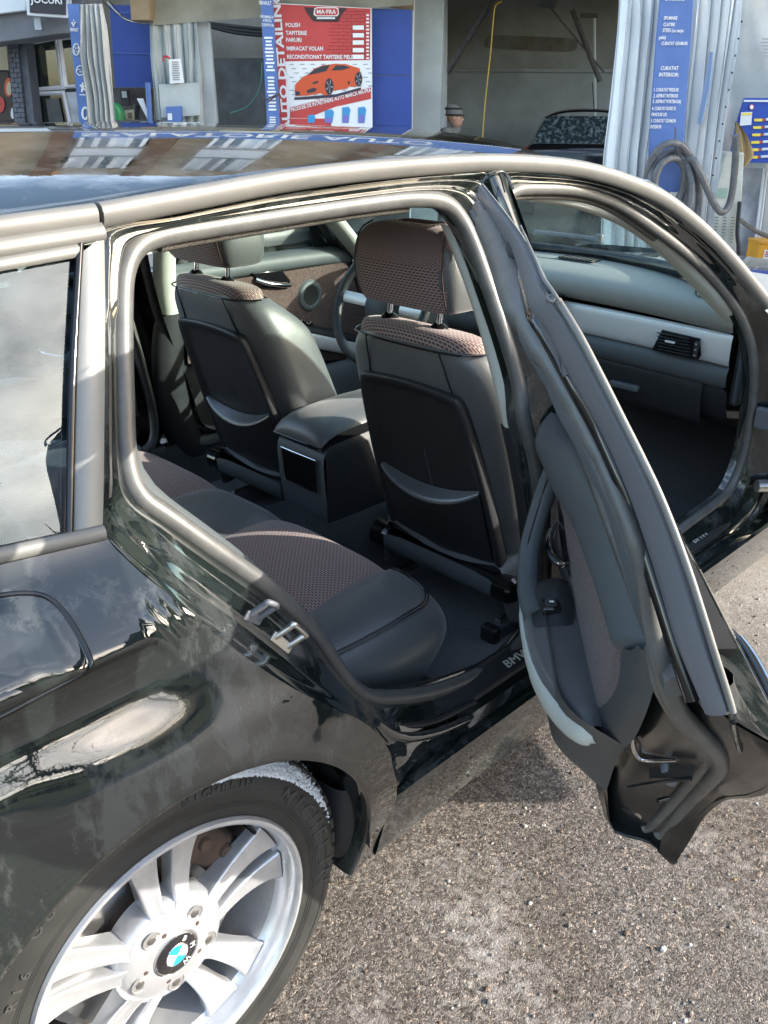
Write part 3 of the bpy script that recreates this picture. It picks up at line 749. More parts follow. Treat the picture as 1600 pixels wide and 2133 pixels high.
# ================================================================== WHEEL
MT['pocket_shade'] = mat('bolt_pocket_shade', (.26, .255, .25), .5, metal=.4)  # darker than the rim: shade of the bolt pockets put into the colour
def make_wheel(cx=0.0, detail=True):
    C = (cx, .0, .316)
    def yy(y): return y
    # tyre
    pr = [(.210, .062), (.216, .052), (.224, .047), (.236, .0465), (.250, .043), (.262, .0395), (.270, .0405), (.2712, .0392), (.284, .043), (.292, .049), (.299, .057), (.3045, .066), (.3085, .078), (.3105, .10), (.3115, .15), (.3105, .205), (.3085, .225), (.300, .245), (.27, .262), (.23, .262), (.21, .25)]
    tyre = lathe('wheel', pr, MT['tyre'], car, c=C, seg=128)
    tyre['label'] = 'rear wheel with a dirty tyre and a bright silver double-spoke rim' if detail else 'front wheel hidden under the wing'
    # tread: shoulder blocks
    bmr = bmesh.new()
    nb = 62
    for i in range(nb):
        a = 2 * math.pi * i / nb
        for (r0, r1, y0, y1, w, sk) in ((.300, .3165, .064, .092, .72, .012), (.306, .3185, .098, .132, .66, .016), (.307, .319, .138, .166, .8, .0), (.306, .3185, .172, .205, .66, -.016), (.300, .3165, .212, .238, .72, -.012)):
            vs = []
            hw = math.pi / nb * w
            for (yv, sgn) in ((y0, -1), (y0, 1), (y1, 1), (y1, -1)):
                t = a + hw * sgn + (sk if yv == y1 else 0)
                rin = r0 - (.006 if yv in (.064, .238) else 0)
                rtop = r1 - (.006 if yv in (.064, .238) else 0)
                vs.append((rin, rtop, t, yv))
            lo = [bmr.verts.new((cx + v[0] * math.cos(v[2]), v[3], .316 + v[0] * math.sin(v[2]))) for v in vs]
            hi = [bmr.verts.new((cx + v[1] * math.cos(v[2]), v[3], .316 + v[1] * math.sin(v[2]))) for v in vs]
            bmr.faces.new(hi)
            for k in range(4): bmr.faces.new((lo[k], lo[(k + 1) % 4], hi[(k + 1) % 4], hi[k]))
    bmesh.ops.recalc_face_normals(bmr, faces=bmr.faces)
    me = bpy.data.meshes.new('tread_blocks'); bmr.to_mesh(me); bmr.free(); me.materials.append(MT['tyre'])
    tag(link(bpy.data.objects.new('tread_blocks', me), tyre), kind='stuff')
    # rim barrel with a deep lip
    pr = [(.2235, .052), (.2245, .0455), (.2215, .0405), (.2165, .0400), (.2125, .043), (.2095, .050), (.2075, .060), (.2055, .075), (.1995, .082), (.1985, .100), (.1965, .13), (.190, .16), (.186, .25)]
    rim = lathe('rim', pr, MT['rim'], tyre, c=C, seg=96)
    hub = lathe('rim_centre', [(.0, .0625), (.034, .0625), (.038, .060), (.044, .0605), (.060, .0635), (.074, .066), (.084, .071), (.090, .080), (.090, .11), (.05, .115)], MT['rim'], tyre, c=C, seg=60)
    # spokes: five pairs of wide curved blades
    def spoke(side):
        rows = []
        for r, a0, a1, y, dp in ((.060, 2.0, 27, .0640, .040), (.075, 3.6, 25.0, .0655, .040), (.090, 5.6, 22.0, .0690, .038), (.105, 4.8, 20.6, .0725, .034), (.125, 4.3, 19.0, .0755, .030), (.150, 3.9, 18.0, .0770, .027), (.175, 3.6, 17.7, .0755, .026), (.192, 3.0, 18.3, .0725, .026), (.2035, 2.0, 19.6, .0685, .026)):
            row = []
            wdt = a1 - a0
            e = min(1.3, wdt * .08)
            # profile: inner wall, bevel, dished face, bevel, outer wall
            for a, dy in ((a0 + .6, dp), (a0, .004), (a0 + e * .6, .0005), (a0 + e * 1.6, .0), (a0 + wdt * .5, .0030), (a1 - e * 1.6, .0022), (a1 - e * .6, .0026), (a1, .0062), (a1 - .8, dp)):
                t = R(90) - side * R(a)
                row.append((cx + r * math.cos(t), y + dy, .316 + r * math.sin(t)))
            rows.append(row)
        return sheet('spoke', rows, MT['rim'], tyre, s=1)
    protos = [spoke(1), spoke(-1)]
    for sp_ in protos:
        for k in range(5):
            o = sp_ if k == 0 else sp_.copy()
            if k: COL.objects.link(o); o.parent = tyre
            ang = R(-4 + 72 * k)
            Cm = Vector(C)
            o.matrix_basis = Matrix.Translation(Cm) @ Matrix.Rotation(-ang, 4, 'Y') @ Matrix.Translation(-Cm)
    # wheel bolts on flush discs, pocket shade put into their colour, cap, disc, caliper
    for k in range(5):
        a = R(-4 + 90 + 36 + 72 * k)
        bc = (cx + .060 * math.cos(a), 0, .316 + .060 * math.sin(a))
        pk = lathe('bolt_pocket_disc', [(.0142, .0628), (.0130, .0624), (.0118, .0632), (.0, .0630)], MT['pocket_shade'], tyre, c=bc, seg=20)
        lathe('wheel_bolt', [(.0, .0618), (.0060, .0618), (.0072, .0624), (.0072, .0632)], MT['disc'], tyre, c=bc, seg=6)
        a2 = R(-4 + 90 + 72 * k + 20)
        lathe('rim_dimple', [(.0042, .0615), (.0030, .0606), (.0, .0606)], MT['rust'], tyre, c=(cx + .0475 * math.cos(a2), 0, .316 + .0475 * math.sin(a2)), seg=10)
    cap = lathe('wheel_cap', [(.0, .0565), (.0165, .0568), (.0178, .0572), (.030, .0585), (.0325, .0595), (.0345, .0590), (.0358, .0605), (.0358, .064)], MT['emb_black'], tyre, c=C, seg=48)
    lathe('cap_ring', [(.0322, .0588), (.0338, .0578), (.0355, .0586), (.0360, .061)], MT['chrome'], tyre, c=C, seg=48)
    lathe('cap_ring', [(.0172, .0567), (.0180, .0562), (.0188, .0569)], MT['chrome'], tyre, c=C, seg=40)
    rot0 = -50
    for k in range(4):
        lathe('emblem_quarter', [(.0, .0560), (.0085, .0559), (.0172, .0563)], MT['emb_blue'] if k % 2 == 0 else MT['white'], tyre, c=C, seg=8, a0=rot0 + 90 * k, a1=rot0 + 90 * k + 90)
    for ch, a in (('B', 62), ('M', 5), ('W', -52)):
        t = R(a - 8)
        rad = Vector((math.cos(t), 0, math.sin(t))); tan = Vector((math.sin(t), 0, -math.cos(t)))
        text('emblem_letter', ch, .0125, Vector(C) + rad * .0256 + Vector((0, .0572, 0)), tan, rad, MT['white'], tyre, ext=.0003)
    lathe('brake_disc', [(.085, .125), (.150, .125), (.1515, .128), (.1515, .145), (.085, .146)], MT['disc'], tyre, c=C, seg=64)
    lathe('disc_bell', [(.0, .10), (.07, .102), (.084, .106), (.086, .126)], MT['rust'], tyre, c=C, seg=40)
    lathe('hub_backing', [(.0, .175), (.12, .172), (.183, .168), (.186, .24)], MT['rust'], tyre, c=C, seg=48)
    lathe('brake_shield', [(.155, .150), (.172, .147), (.174, .16)], MT['disc'], tyre, c=C, seg=60)
    cal = sheet('brake_caliper', [[(cx + r * math.cos(R(a)), y, .316 + r * math.sin(R(a))) for r, y in ((.105, .122), (.11, .108), (.135, .102), (.165, .106), (.172, .12), (.172, .16))] for a in (22, 28, 35, 42, 50, 58, 64)], MT['rust'], tyre, s=1)
    for a in (32, 52):
        lathe('caliper_bolt', [(0, .098), (.009, .098), (.011, .101), (.011, .11)], MT['rust'], tyre, c=(cx + .146 * math.cos(R(a)), 0, .316 + .146 * math.sin(R(a))), seg=12)
    lathe('tyre_valve', [(0, .058), (.003, .058), (.0035, .062), (.0035, .085)], MT['gloss'], tyre, c=(cx + .196 * math.cos(R(40)), 0, .316 + .196 * math.sin(R(40))), seg=10)
    # raised lettering and rings on the sidewall
    def arc_text(nm, s, size, r, a_mid, step, y):
        n_ = len(s)
        for i, ch in enumerate(s):
            if ch == ' ': continue
            t = R(a_mid + step * ((n_ - 1) / 2 - i))
            rad = Vector((math.cos(t), 0, math.sin(t))); tan = Vector((math.sin(t), 0, -math.cos(t)))
            up = rad + Vector((0, .12 if r > .268 else -.10, 0))
            text(nm, ch, size, Vector(C) + rad * r + Vector((0, y, 0)), tan, up, MT['tyre_mark'], tyre, ext=.0009, sx=1.15, bold=.012)
    arc_text('tyre_letter', 'MICHELIN', .034, .2655, 17, 7.0, .0400)
    arc_text('tyre_letter', 'OUTSIDE', .021, .282, 116, 4.6, .0415)
    arc_text('tyre_letter', 'MICHELIN', .016, .279, 72, 3.1, .0405)
    arc_text('tyre_letter', '205/55 R16', .020, .262, 161, 4.4, .0392)
    for r in (.2425, .2465, .2505):
        y = np.interp(r, [.236, .250], [.0465, .043])
        tube('tyre_ring', [(cx + r * math.cos(2 * math.pi * k / 72), y - .0002, .316 + r * math.sin(2 * math.pi * k / 72)) for k in range(72)], .0007, MT['tyre'], tyre, closed=True, n=1, seg=5)
    return tyre
wheel = make_wheel()
# soapy foam left on the top of the tyre: many small lumps
rg = np.random.default_rng(3)
_ib = bmesh.new(); bmesh.ops.create_icosphere(_ib, subdivisions=1, radius=1)
_iv = np.array([tuple(v.co) for v in _ib.verts]); _if = [[v.index for v in f.verts] for f in _ib.faces]; _ib.free()
vs, fs = [], []
for i in range(4200):
    a = rg.normal(64, 19)
    if not 12 < a < 118: continue
    r = rg.uniform(.288, .302) if rg.random() < .5 else rg.uniform(.297, .3135)
    y = float(np.interp(r, [.284, .292, .299, .3045, .3085, .3135], [.043, .049, .057, .066, .078, .085])) - .001
    if a > 92: r, y = rg.uniform(.303, .316), rg.uniform(.064, .09)
    s = rg.uniform(.0008, .0034)
    q = _iv * np.array((s * rg.uniform(.8, 2.2), s * .7, s * rg.uniform(.7, 1.1))); t = rg.uniform(0, 6.28)
    q = np.stack([q[:, 0] * math.cos(t) - q[:, 2] * math.sin(t), q[:, 1], q[:, 0] * math.sin(t) + q[:, 2] * math.cos(t)], 1) + np.array((r * math.cos(R(a)), y, .316 + r * math.sin(R(a))))
    n0 = len(vs); vs.extend(q.tolist()); fs.extend([[n0 + k for k in f] for f in _if])
me = bpy.data.meshes.new('soap_foam'); me.from_pydata(vs, [], fs); me.shade_smooth(); me.materials.append(MT['foam'])
tag(link(bpy.data.objects.new('soap_foam', me), wheel), kind='stuff')
fw = make_wheel(2.76, False) if False else copy_tree(wheel, car)
fw.location = (2.76, 0, 0)
fw['label'] = 'front wheel under the front wing'
# ================================================================== CABIN
def rz(x, y, z): return (x, y, z)
# floor, sill inner side, tunnel
fl_rows = []
for x in (.10, .45, .72, .80, 1.0, 1.3, 1.6, 1.9, 2.15, 2.32):
    h = .40 if x < .5 else (.30 if x < .75 else .235)
    if x > 2.1: h += (x - 2.1) * 1.1
    tun = .43 if x < 2 else .43 + (x - 2) * .8
    fl_rows.append([(x, .150, .39), (x, .165, .30 if h < .3 else h), (x, .20, h), (x, .45, h), (x, .66, h), (x, .735, h + .01), (x, .765, max(h, tun - .03)), (x, .82, max(h, tun)), (x, YC, max(h, tun)), (x, .997, max(h, tun)), (x, 1.052, max(h, tun - .03)), (x, 1.082, h + .01), (x, 1.157, h), (x, 1.4, h), (x, 1.617, h), (x, 1.652, h + .05), (x, 1.667, .39)])
sheet('floor_carpet', fl_rows, MT['carpet'], car, s=1)
def fmat(pts, z):
    o = slab('floor_mat', [(x, y, z) for x, y in crom([(a, b, 0) for a, b in pts], 4, True)[:, :2]], (0, 0, .009), MT['matt'], car, .003)
    return o
mt1 = fmat([(.83, .27), (.82, .40), (.84, .60), (.90, .66), (1.10, .68), (1.34, .66), (1.36, .45), (1.32, .33), (1.10, .285), (.95, .262)], .239)
tube('mat_welt', [(p[0], p[1], .248) for p in ((.83, .27), (.82, .40), (.84, .60), (.90, .66), (1.10, .68), (1.34, .66), (1.36, .45), (1.32, .33), (1.10, .285), (.95, .262))], .005, MT['carpet'], mt1, closed=True, n=4, seg=6)
fmat([(1.55, .22), (1.52, .45), (1.55, .66), (1.85, .68), (2.08, .66), (2.08, .45), (2.05, .24), (1.8, .20)], .241)
fmat([(.86, 1.18), (.84, 1.4), (.86, 1.58), (1.1, 1.6), (1.32, 1.58), (1.34, 1.3), (1.32, 1.17), (1.1, 1.15)], .239)
# seat rails
def rails(y0):
    for y in (y0 - .17, y0 + .17):
        o = rbox('seat_rail', (1.30, y, .262), (.50, .036, .040), MT['blackframe'], car, .006)
        rbox('rail_cap', (1.045, y, .262), (.03, .046, .05), MT['hard'], o, .008)
        rbox('rail_slide', (1.30, y, .285), (.46, .016, .014), MT['steel'], o, .003)
    rbox('seat_subframe', (1.34, y0, .325), (.36, .36, .035), MT['blackframe'], car, .012)
# ---- front seat (built for the near side, copied for the driver)
def bx(z): return .905 + .33 * (.93 - z)             # rear face of the backrest
def make_seat(y0):
    # leather backrest shell
    rows = []
    for z, w, d in ((.415, .185, .15), (.44, .205, .17), (.50, .218, .175), (.60, .228, .17), (.70, .232, .16), (.78, .232, .152), (.85, .228, .145), (.90, .220, .138), (.94, .206, .128), (.966, .188, .112), (.978, .172, .098)):
        xb = bx(z)
        if z > .93: xb += .012 * ((z - .93) / .05) ** 2
        row = []
        bol = .055 if z < .9 else .055 * max(0, (1 - (z - .9) / .07))
        for ty, tx in ((0, 0), (.35, .002), (.62, .006), (.82, .018), (.94, .040), (1.0, .068), (.995, .10), (.95, d + bol * .9), (.84, d + bol), (.70, d + .02), (.5, d), (0, d)):
            row.append((xb + tx * (1 if ty < .99 else 1), y0 - w * ty, z - .33 * tx * .25))
        row2 = [(p[0], 2 * y0 - p[1], p[2]) for p in row[1:-1]][::-1]
        rows.append(row + row2)
    back = sheet('front_seat', rows, MT['leather'], car, s=2, closed=True)
    # knit crown over the top of the backrest
    rows = []
    base = rows_top = None
    zt = .978
    xb = bx(zt) + .012
    shp = [(0, 0), (.35, .002), (.62, .006), (.80, .014), (.93, .030), (1.0, .050), (.97, .078), (.85, .098), (.5, .100), (0, .100)]
    for k, (sc, dz) in enumerate(((1.0, -.006), (1.0, .0), (.985, .009), (.95, .017), (.86, .023), (.6, .027), (.25, .029), (.02, .029))):
        row = []
        for ty, tx in shp:
            row.append((xb + .05 + (tx - .05) * sc, y0 - .174 * ty * sc, zt + dz - .004 * (tx - .05) / .05))
        row += [(p[0], 2 * y0 - p[1], p[2]) for p in row[1:-1]][::-1]
        rows.append(row)
    cap_ = sheet('seat_knit_crown', rows, MT['knit'], back, s=1, closed=True)
    # planar weave coordinates on the crown
    uvl = cap_.data.uv_layers[0].data
    for li, lp in enumerate(cap_.data.loops):
        c = cap_.data.vertices[lp.vertex_index].co
        uvl[li].uv = (c.y, c.x + c.z * .6)
    tube('seat_seam', [(bx(.972) - .001 + tx, y0 - .186 * ty, .972) for ty, tx in ((-1, .07), (-.93, .038), (-.8, .019), (-.5, .006), (0, .003), (.5, .006), (.8, .019), (.93, .038), (1, .07))], .0022, MT['gloss'], back, n=4, seg=6)
    for s in (1, -1):
        tube('seat_seam', [(bx(z) + .0045 - (.001), y0 - s * w, z) for z, w in ((.975, .105), (.94, .112), (.90, .118), (.86, .13))], .0018, MT['gloss'], back, n=4, seg=6)
    # knit centre of the front of the seat (seen through the gap) and cushion
    cush = []
    for x, zc_, w in ((1.05, .43, .20), (1.10, .475, .235), (1.25, .49, .25), (1.40, .515, .25), (1.50, .515, .245), (1.56, .48, .235), (1.575, .40, .22), (1.55, .33, .21)):
        cush.append([(x, y0 - w, .30), (x, y0 - w * 1.02, zc_ - .03), (x, y0 - w * .93, zc_ + .025), (x, y0 - w * .72, zc_ + .012), (x, y0 - w * .3, zc_ - .01), (x, y0 + w * .3, zc_ - .01), (x, y0 + w * .72, zc_ + .012), (x, y0 + w * .93, zc_ + .025), (x, y0 + w * 1.02, zc_ - .03), (x, y0 + w, .30)])
    sheet('seat_cushion', cush, MT['leather'], back, s=1)
    rows = []
    for x, zc_ in ((1.10, .478), (1.25, .493), (1.40, .518), (1.50, .519), (1.555, .49)):
        rows.append([(x, y0 - .145, zc_ + .012), (x, y0 - .06, zc_ - .002), (x, y0 + .06, zc_ - .002), (x, y0 + .145, zc_ + .012)])
    sheet('seat_cushion_knit', rows, MT['knit'], back, s=1)
    # hard back panel with recessed middle and map pocket
    def bp_(y, z, o=0.0): return np.array((bx(z) - o, y0 + y, z))
    ol = [(-.148, .868), (-.120, .884), (0, .892), (.120, .884), (.148, .868), (.162, .80), (.176, .66), (.182, .52), (.182, .44), (.165, .418), (0, .412), (-.165, .418), (-.182, .44), (-.182, .52), (-.176, .66), (-.162, .80)]
    oc = crom([(y, 0, z) for y, z in ol], 3, True)
    rows = []
    for k, o in ((1.0, -.012), (1.0, .006), (.985, .012), (.95, .013), (.91, .012), (.86, .003), (.80, .0005), (.5, .0005), (.1, .0005), (.01, .0005)):
        rows.append([bp_(p[0] * k, .655 + (p[2] - .655) * (k if k > .95 else k + (1 - k) * .25), o) for p in oc])
    sheet('back_panel', rows, MT['hard'], back, closed=True)
    rows = []
    for k in range(17):
        t = -1 + 2 * k / 16
        y = .158 * t
        e = 1 - t * t
        zl = .640 - .034 * e - .010 * t
        rows.append([bp_(y, zl + .004, .001), bp_(y, zl - .002 - .010 * e, .009 + .024 * e), bp_(y, zl - .006 - .013 * e, .012 + .026 * e), bp_(y, zl - .016 - .015 * e, .013 + .026 * e), bp_(y, .54, .012 + .022 * e), bp_(y, .47, .012), bp_(y, .425, .006)])
    sheet('map_pocket', rows, MT['hard'], back, s=1)
    rows = []
    for k in range(17):
        t = -1 + 2 * k / 16
        e = (1 - t * t) ** .8
        zl = .640 - .034 * (1 - t * t) - .010 * t
        rows.append([bp_(.156 * t, zl + .005 + .004 * e, .003), bp_(.156 * t, zl + .001 - .006 * e, .011 + .014 * e), bp_(.156 * t, zl - .003 - .010 * e, .014 + .026 * e), bp_(.156 * t, zl - .008 - .013 * e, .015 + .028 * e)])
    sheet('pocket_lip', rows, MT['lip'], back, s=1)
    # headrest on two chrome posts
    hr = []
    for z, w, x0, x1 in ((1.048, .110, .905, 1.005), (1.050, .128, .893, 1.018), (1.062, .139, .884, 1.026), (1.10, .146, .874, 1.030), (1.14, .145, .868, 1.026), (1.18, .136, .872, 1.016), (1.203, .118, .884, 1.0), (1.212, .09, .902, .985), (1.214, .05, .92, .97)):
        mid, hx = (x0 + x1) / 2, (x1 - x0) / 2
        row = []
        for k in range(24):
            t = 2 * math.pi * k / 24
            c, s = math.cos(t), math.sin(t)
            e = .36
            row.append((mid + hx * math.copysign(abs(c) ** e, c), y0 - .005 - w * math.copysign(abs(s) ** e, s), z))
        hr.append(row)
    hrest = sheet('headrest', hr, MT['knit'], back, s=1, closed=True)
    hrest.data.materials.append(MT['leather'])
    for p in hrest.data.polygons:
        if abs(p.center.y - (y0 - .005)) > .120 or p.center.z > 5: p.material_index = 1
    uvl = hrest.data.uv_layers[0].data
    for li, lp in enumerate(hrest.data.loops):
        c = hrest.data.vertices[lp.vertex_index].co
        uvl[li].uv = (c.y, c.z + (c.x if c.z > 1.19 else 0))
    for s in (1, -1):
        tube('headrest_piping', [(.904 + .0, y0 - .005 - s * .116, 1.050), (.886, y0 - .005 - s * .121, 1.075), (.875, y0 - .005 - s * .122, 1.12), (.876, y0 - .005 - s * .120, 1.16), (.886, y0 - .005 - s * .114, 1.195), (.91, y0 - .005 - s * .104, 1.211)], .0018, MT['cloth'], back, n=5, seg=6)
    for s in (1, -1):
        y = y0 + .015 - s * .072
        tube('headrest_post', [(.948, y, .99), (.951, y, 1.02), (.956, y, 1.06)], .0068, MT['chrome'], back, n=3, seg=14)
        lathe('post_collar', [(.0085, .016), (.010, .018), (.017, .013), (.021, .005), (.021, -.006)], MT['gloss'], back, c=(.948, y, .998), axis=(-.12, 0, 1), up=(1, 0, 0), seg=24)
    # hinge cover and lower valance
    lathe('recliner_cover', [(0, -.03), (.026, -.028), (.034, -.018), (.036, .02)], MT['gloss'], back, c=(1.055, y0 + .205, .40), axis=(0, 1, 0), seg=24)
    lathe('recliner_cover', [(0, -.03), (.026, -.028), (.034, -.018), (.036, .02)], MT['gloss'], back, c=(1.055, y0 - .20, .40), axis=(0, 1, 0), seg=24)
    sheet('seat_valance', [[(1.03, y0 + s * .19, .425) for s in (-1, -.3, .3, 1)], [(1.022, y0 + s * .195, .39) for s in (-1, -.3, .3, 1)], [(1.045, y0 + s * .19, .355) for s in (-1, -.3, .3, 1)], [(1.10, y0 + s * .18, .34) for s in (-1, -.3, .3, 1)]], MT['soft'], back, s=1)
    return back
PY = .487
seat = make_seat(PY)
seat['label'] = 'front passenger seat, the nearer of the two'
drv = copy_tree(seat, car)
drv.location = (0, .745, 0)
drv['label'] = "driver's seat, the farther of the two"
rails(PY); rails(PY + .745)
# ---- rear bench
def bz(x):                                           # top of the cushion
    return float(np.interp(x, [.10, .3, .5, .64, .72, .765, .79, .80], [.475, .495, .520, .535, .534, .522, .498, .46]))
def bench_part(nm, y0, y1, mt, fx=.80, puff=.008, endl=False, endr=False):
    rows = []
    xs = [(.10, None), (.25, None), (.40, None), (.52, None), (.62, None), (.70, None), (.745, None), (.775, None), (.792, None), (.80, .455), (.797, .40), (.78, .34)]
    for x, zf in xs:
        row = []
        for k in range(9):
            t = k / 8
            y = y0 + (y1 - y0) * t
            sk = .055 * (x - .77) * (1 if y < YC else -1) * (-1.6)
            yy = y - sk * (abs(y - YC) / .5)
            z = (bz(x) if zf is None else zf) + puff * (1 - (2 * t - 1) ** 4) - .0015
            xx = x
            if k in (0, 8): z -= .006
            row.append((xx + (fx - .80) * min(1, x / .8), yy, z))
        rows.append(row)
    return sheet(nm, rows, mt, car, s=1)
bench = bench_part('rear_bench', .395, .765, MT['knit'])
bench['label'] = 'rear seat cushion, brown knit panel on the near side'
b2 = bench_part('rear_bench', .765, 1.025, MT['leather'], puff=.006)
b3 = bench_part('rear_bench', 1.025, 1.42, MT['knit'])
# outer leather bolsters with a double-stitched edge and rounded corner
def bolster(side):
    def Y(y): return y if side > 0 else 2 * YC - y
    top = [(.10, .30), (.30, .275), (.45, .250), (.56, .232), (.64, .226), (.70, .232), (.742, .262), (.762, .31), (.772, .36), (.776, .399)]
    inn = [(.10, .355), (.30, .368), (.45, .378), (.56, .386), (.62, .390), (.66, .3925), (.70, .394), (.73, .3955), (.755, .397), (.774, .3995)]
    low = [(.10, .262), (.30, .235), (.45, .206), (.56, .186), (.66, .180), (.742, .192), (.792, .235), (.808, .30), (.812, .36), (.812, .405)]
    foot = [(a[0] - .02 if i > 4 else a[0], a[1] + .035, .36) for i, a in enumerate(low)]
    rows = []
    tc = []
    for ri, (t, i_, l, f) in enumerate(zip(top, inn, low, foot)):
        fd = (1, 1, 1, 1, 1, .9, .7, .4, .15, 0)[ri]
        zt = bz(min(t[0], .74)) - .004
        zi = bz(min(i_[0], .774))
        row = [(i_[0], Y(i_[1]), zi - .008)]
        if ri == 9: zt -= .010
        for k, hgt in ((.25, .010), (.55, .014), (.85, .008), (1.0, .0)):
            row.append((i_[0] + (t[0] - i_[0]) * k, Y(i_[1] + (t[1] - i_[1]) * k), zi + (zt - zi) * k + hgt * fd))
        tc.append(row[-1])
        row.append((t[0] + (l[0] - t[0]) * .7, Y(t[1] + (l[1] - t[1]) * .7), zt - .03))
        row.append((l[0], Y(l[1]), zt - .075))
        row.append((l[0] * .5 + f[0] * .5, Y(l[1] * .5 + f[1] * .5 - .003), .41))
        row.append((f[0], Y(f[1]), .36))
        rows.append(row)
    o = sheet('bench_bolster', rows, MT['leather'], car, s=2)
    for off in (.0, .008):
        tube('bolster_stitch', [(p[0] + off * .2, p[1] - side * off * .8, p[2] + .0032 - off * .35) for p in tc], .0014, MT['gloss'], o, n=4, seg=6)
    return o
bolster(1); bolster(-1)
# rear backrest, three panels
for i, (y0, y1, mt) in enumerate(((.30, .66, MT['knit']), (.66, 1.16, MT['leather']), (1.16, 1.52, MT['knit']))):
    sheet('rear_backrest', [[(x + .02 * (1 - (2 * t - 1) ** 4), y0 + (y1 - y0) * t, z) for t in np.linspace(0, 1, 7)] for x, z in ((.16, .47), (.10, .60), (.03, .80), (-.03, .95), (-.07, .98), (-.13, .96), (-.16, .5))], mt, car, s=1)
rbox('cargo_floor', (-.60, YC, .52), (.9, 1.3, .03), MT['carpet'], car, .01)
# soft leather shoulder beside the rear seatback, behind the seal
sheet('side_bolster', [[onp(u, v, 1, .20) + np.array((dx, dy, 0)) for dx, dy in ((-.02, -.02), (.01, .005), (.03, .03), (.03, .08))] for u, v in ((262, 900), (285, 1010), (340, 1062), (440, 1130), (520, 1190), (582, 1248))], MT['soft'], car, s=1)
# ---- centre console
ctop = [(.955, .615), (.965, .645), (1.0, .672), (1.08, .690), (1.25, .690), (1.34, .675)]
def cons_sec(x, zt, w): return [(x, YC - w, .36), (x, YC - w, zt - .02), (x, YC - w + .012, zt), (x, YC + w - .012, zt), (x, YC + w, zt - .02), (x, YC + w, .36)]
cons = sheet('centre_console', [cons_sec(.975, .60, .094), cons_sec(.96, .615, .098), cons_sec(.985, .628, .10), cons_sec(1.2, .64, .102), cons_sec(1.34, .62, .105), cons_sec(1.5, .52, .11), cons_sec(2.0, .50, .115)], MT['hard'], car, sharp=35)
sheet('console_rear', [[(x, YC + s * w, z) for s in (-1, -.93, 0, .93, 1)] for x, z, w in ((.975, .622, .088), (.958, .612, .094), (.952, .59, .095), (.958, .50, .0955), (.972, .40, .094), (.985, .36, .09))], MT['soft'], cons, s=1)
lid = sheet('armrest_lid', [[(x, YC + s * w, z - dz * abs(s) ** 6) for s in (-1, -.97, -.85, -.5, 0, .5, .85, .97, 1)] for x, z, w, dz in ((.948, .632, .092, .01), (.944, .655, .097, .022), (.962, .681, .099, .03), (1.03, .697, .100, .03), (1.2, .702, .100, .03), (1.33, .695, .098, .03), (1.36, .66, .092, .01))], MT['leather'], cons, s=1)
tube('lid_joint', [(.946, YC - .096, .632), (.9445, YC, .632), (.946, YC + .096, .632)], .0022, MT['gloss'], cons, n=3, seg=6)
def cf(y, z): return np.array((np.interp(z, [.36, .40, .50, .59, .612], [.985, .972, .958, .952, .958]) - .002, YC + y, z))
tray = slab('console_vent_frame', [cf(-.070, .592), cf(.070, .592), cf(.066, .50), cf(-.066, .50)], (-.003, 0, 0), MT['gloss'], cons, .003)
tube('vent_rim', [cf(-.071, .594) - (.003, 0, 0), cf(.071, .594) - (.003, 0, 0), cf(.067, .498) - (.003, 0, 0), cf(-.067, .498) - (.003, 0, 0)], .0016, MT['chrome'], cons, closed=True, n=1, seg=6)
for p, q in ((.41, -.07),):
    tube('console_seam', [cf(-.085, .412), cf(0, .410), cf(.085, .412)], .0018, MT['soft'], cons, n=2, seg=6)
gear = lathe('gear_lever', [(0, .09), (.02, .088), (.024, .07), (.018, .04), (.022, .0)], MT['leather'], cons, c=(1.62, YC, .52), axis=(0, 0, 1), up=(1, 0, 0), seg=20)
# ---- dashboard
ddx = lambda y: .0 + .05 * ((y - YC) / .7) ** 2 * 0
ys = np.linspace(.225, 2 * YC - .225, 15)
def dcurve(y): return -.05 * (abs(y - YC) / .68) ** 2     # the dash bows towards the cabin at its ends
dash = sheet('dashboard', [[(x + dcurve(y) * k, y, z + .012 * (1 - (abs(y - YC) / .68) ** 2)) for y in ys] for x, z, k in ((2.36, .955, .0), (2.22, .958, .5), (2.08, .955, .8), (1.985, .940, 1), (1.962, .925, 1), (1.958, .900, 1), (1.966, .872, 1), (1.985, .862, 1))], MT['dash'], car, s=1)
silv = sheet('silver_dash_strip', [[(x + dcurve(y), y, z) for y in ys] for x, z in ((1.985, .862), (1.975, .858), (1.972, .850), (1.975, .782), (1.982, .772), (1.995, .770))], MT['alu'], dash, s=1)
low = sheet('lower_dash', [[(x + dcurve(y) * .8, y, z) for y in ys] for x, z in ((1.990, .772), (1.972, .766), (1.965, .745), (1.972, .715), (1.985, .705))], MT['soft'], dash, s=1)
gb = sheet('glove_box', [[(x + dcurve(y) * .8, y, z) for y in np.linspace(.30, .74, 6)] for x, z in ((1.990, .706), (1.983, .702), (1.985, .66), (1.995, .60), (2.02, .565), (2.08, .55))], MT['hard'], dash, s=1)
sheet('dash_underside', [[(x + dcurve(y) * .8, y, z) for y in ys] for x, z in ((1.995, .706), (1.99, .68), (2.02, .60), (2.08, .555), (2.30, .55))], MT['hard'], dash, s=1)
rbox('glove_latch', (1.966, .555, .640), (.022, .10, .020), MT['soft'], dash, .006)
rbox('dash_end_cap', (2.02, .215, .77), (.10, .03, .24), MT['soft'], dash, .03)
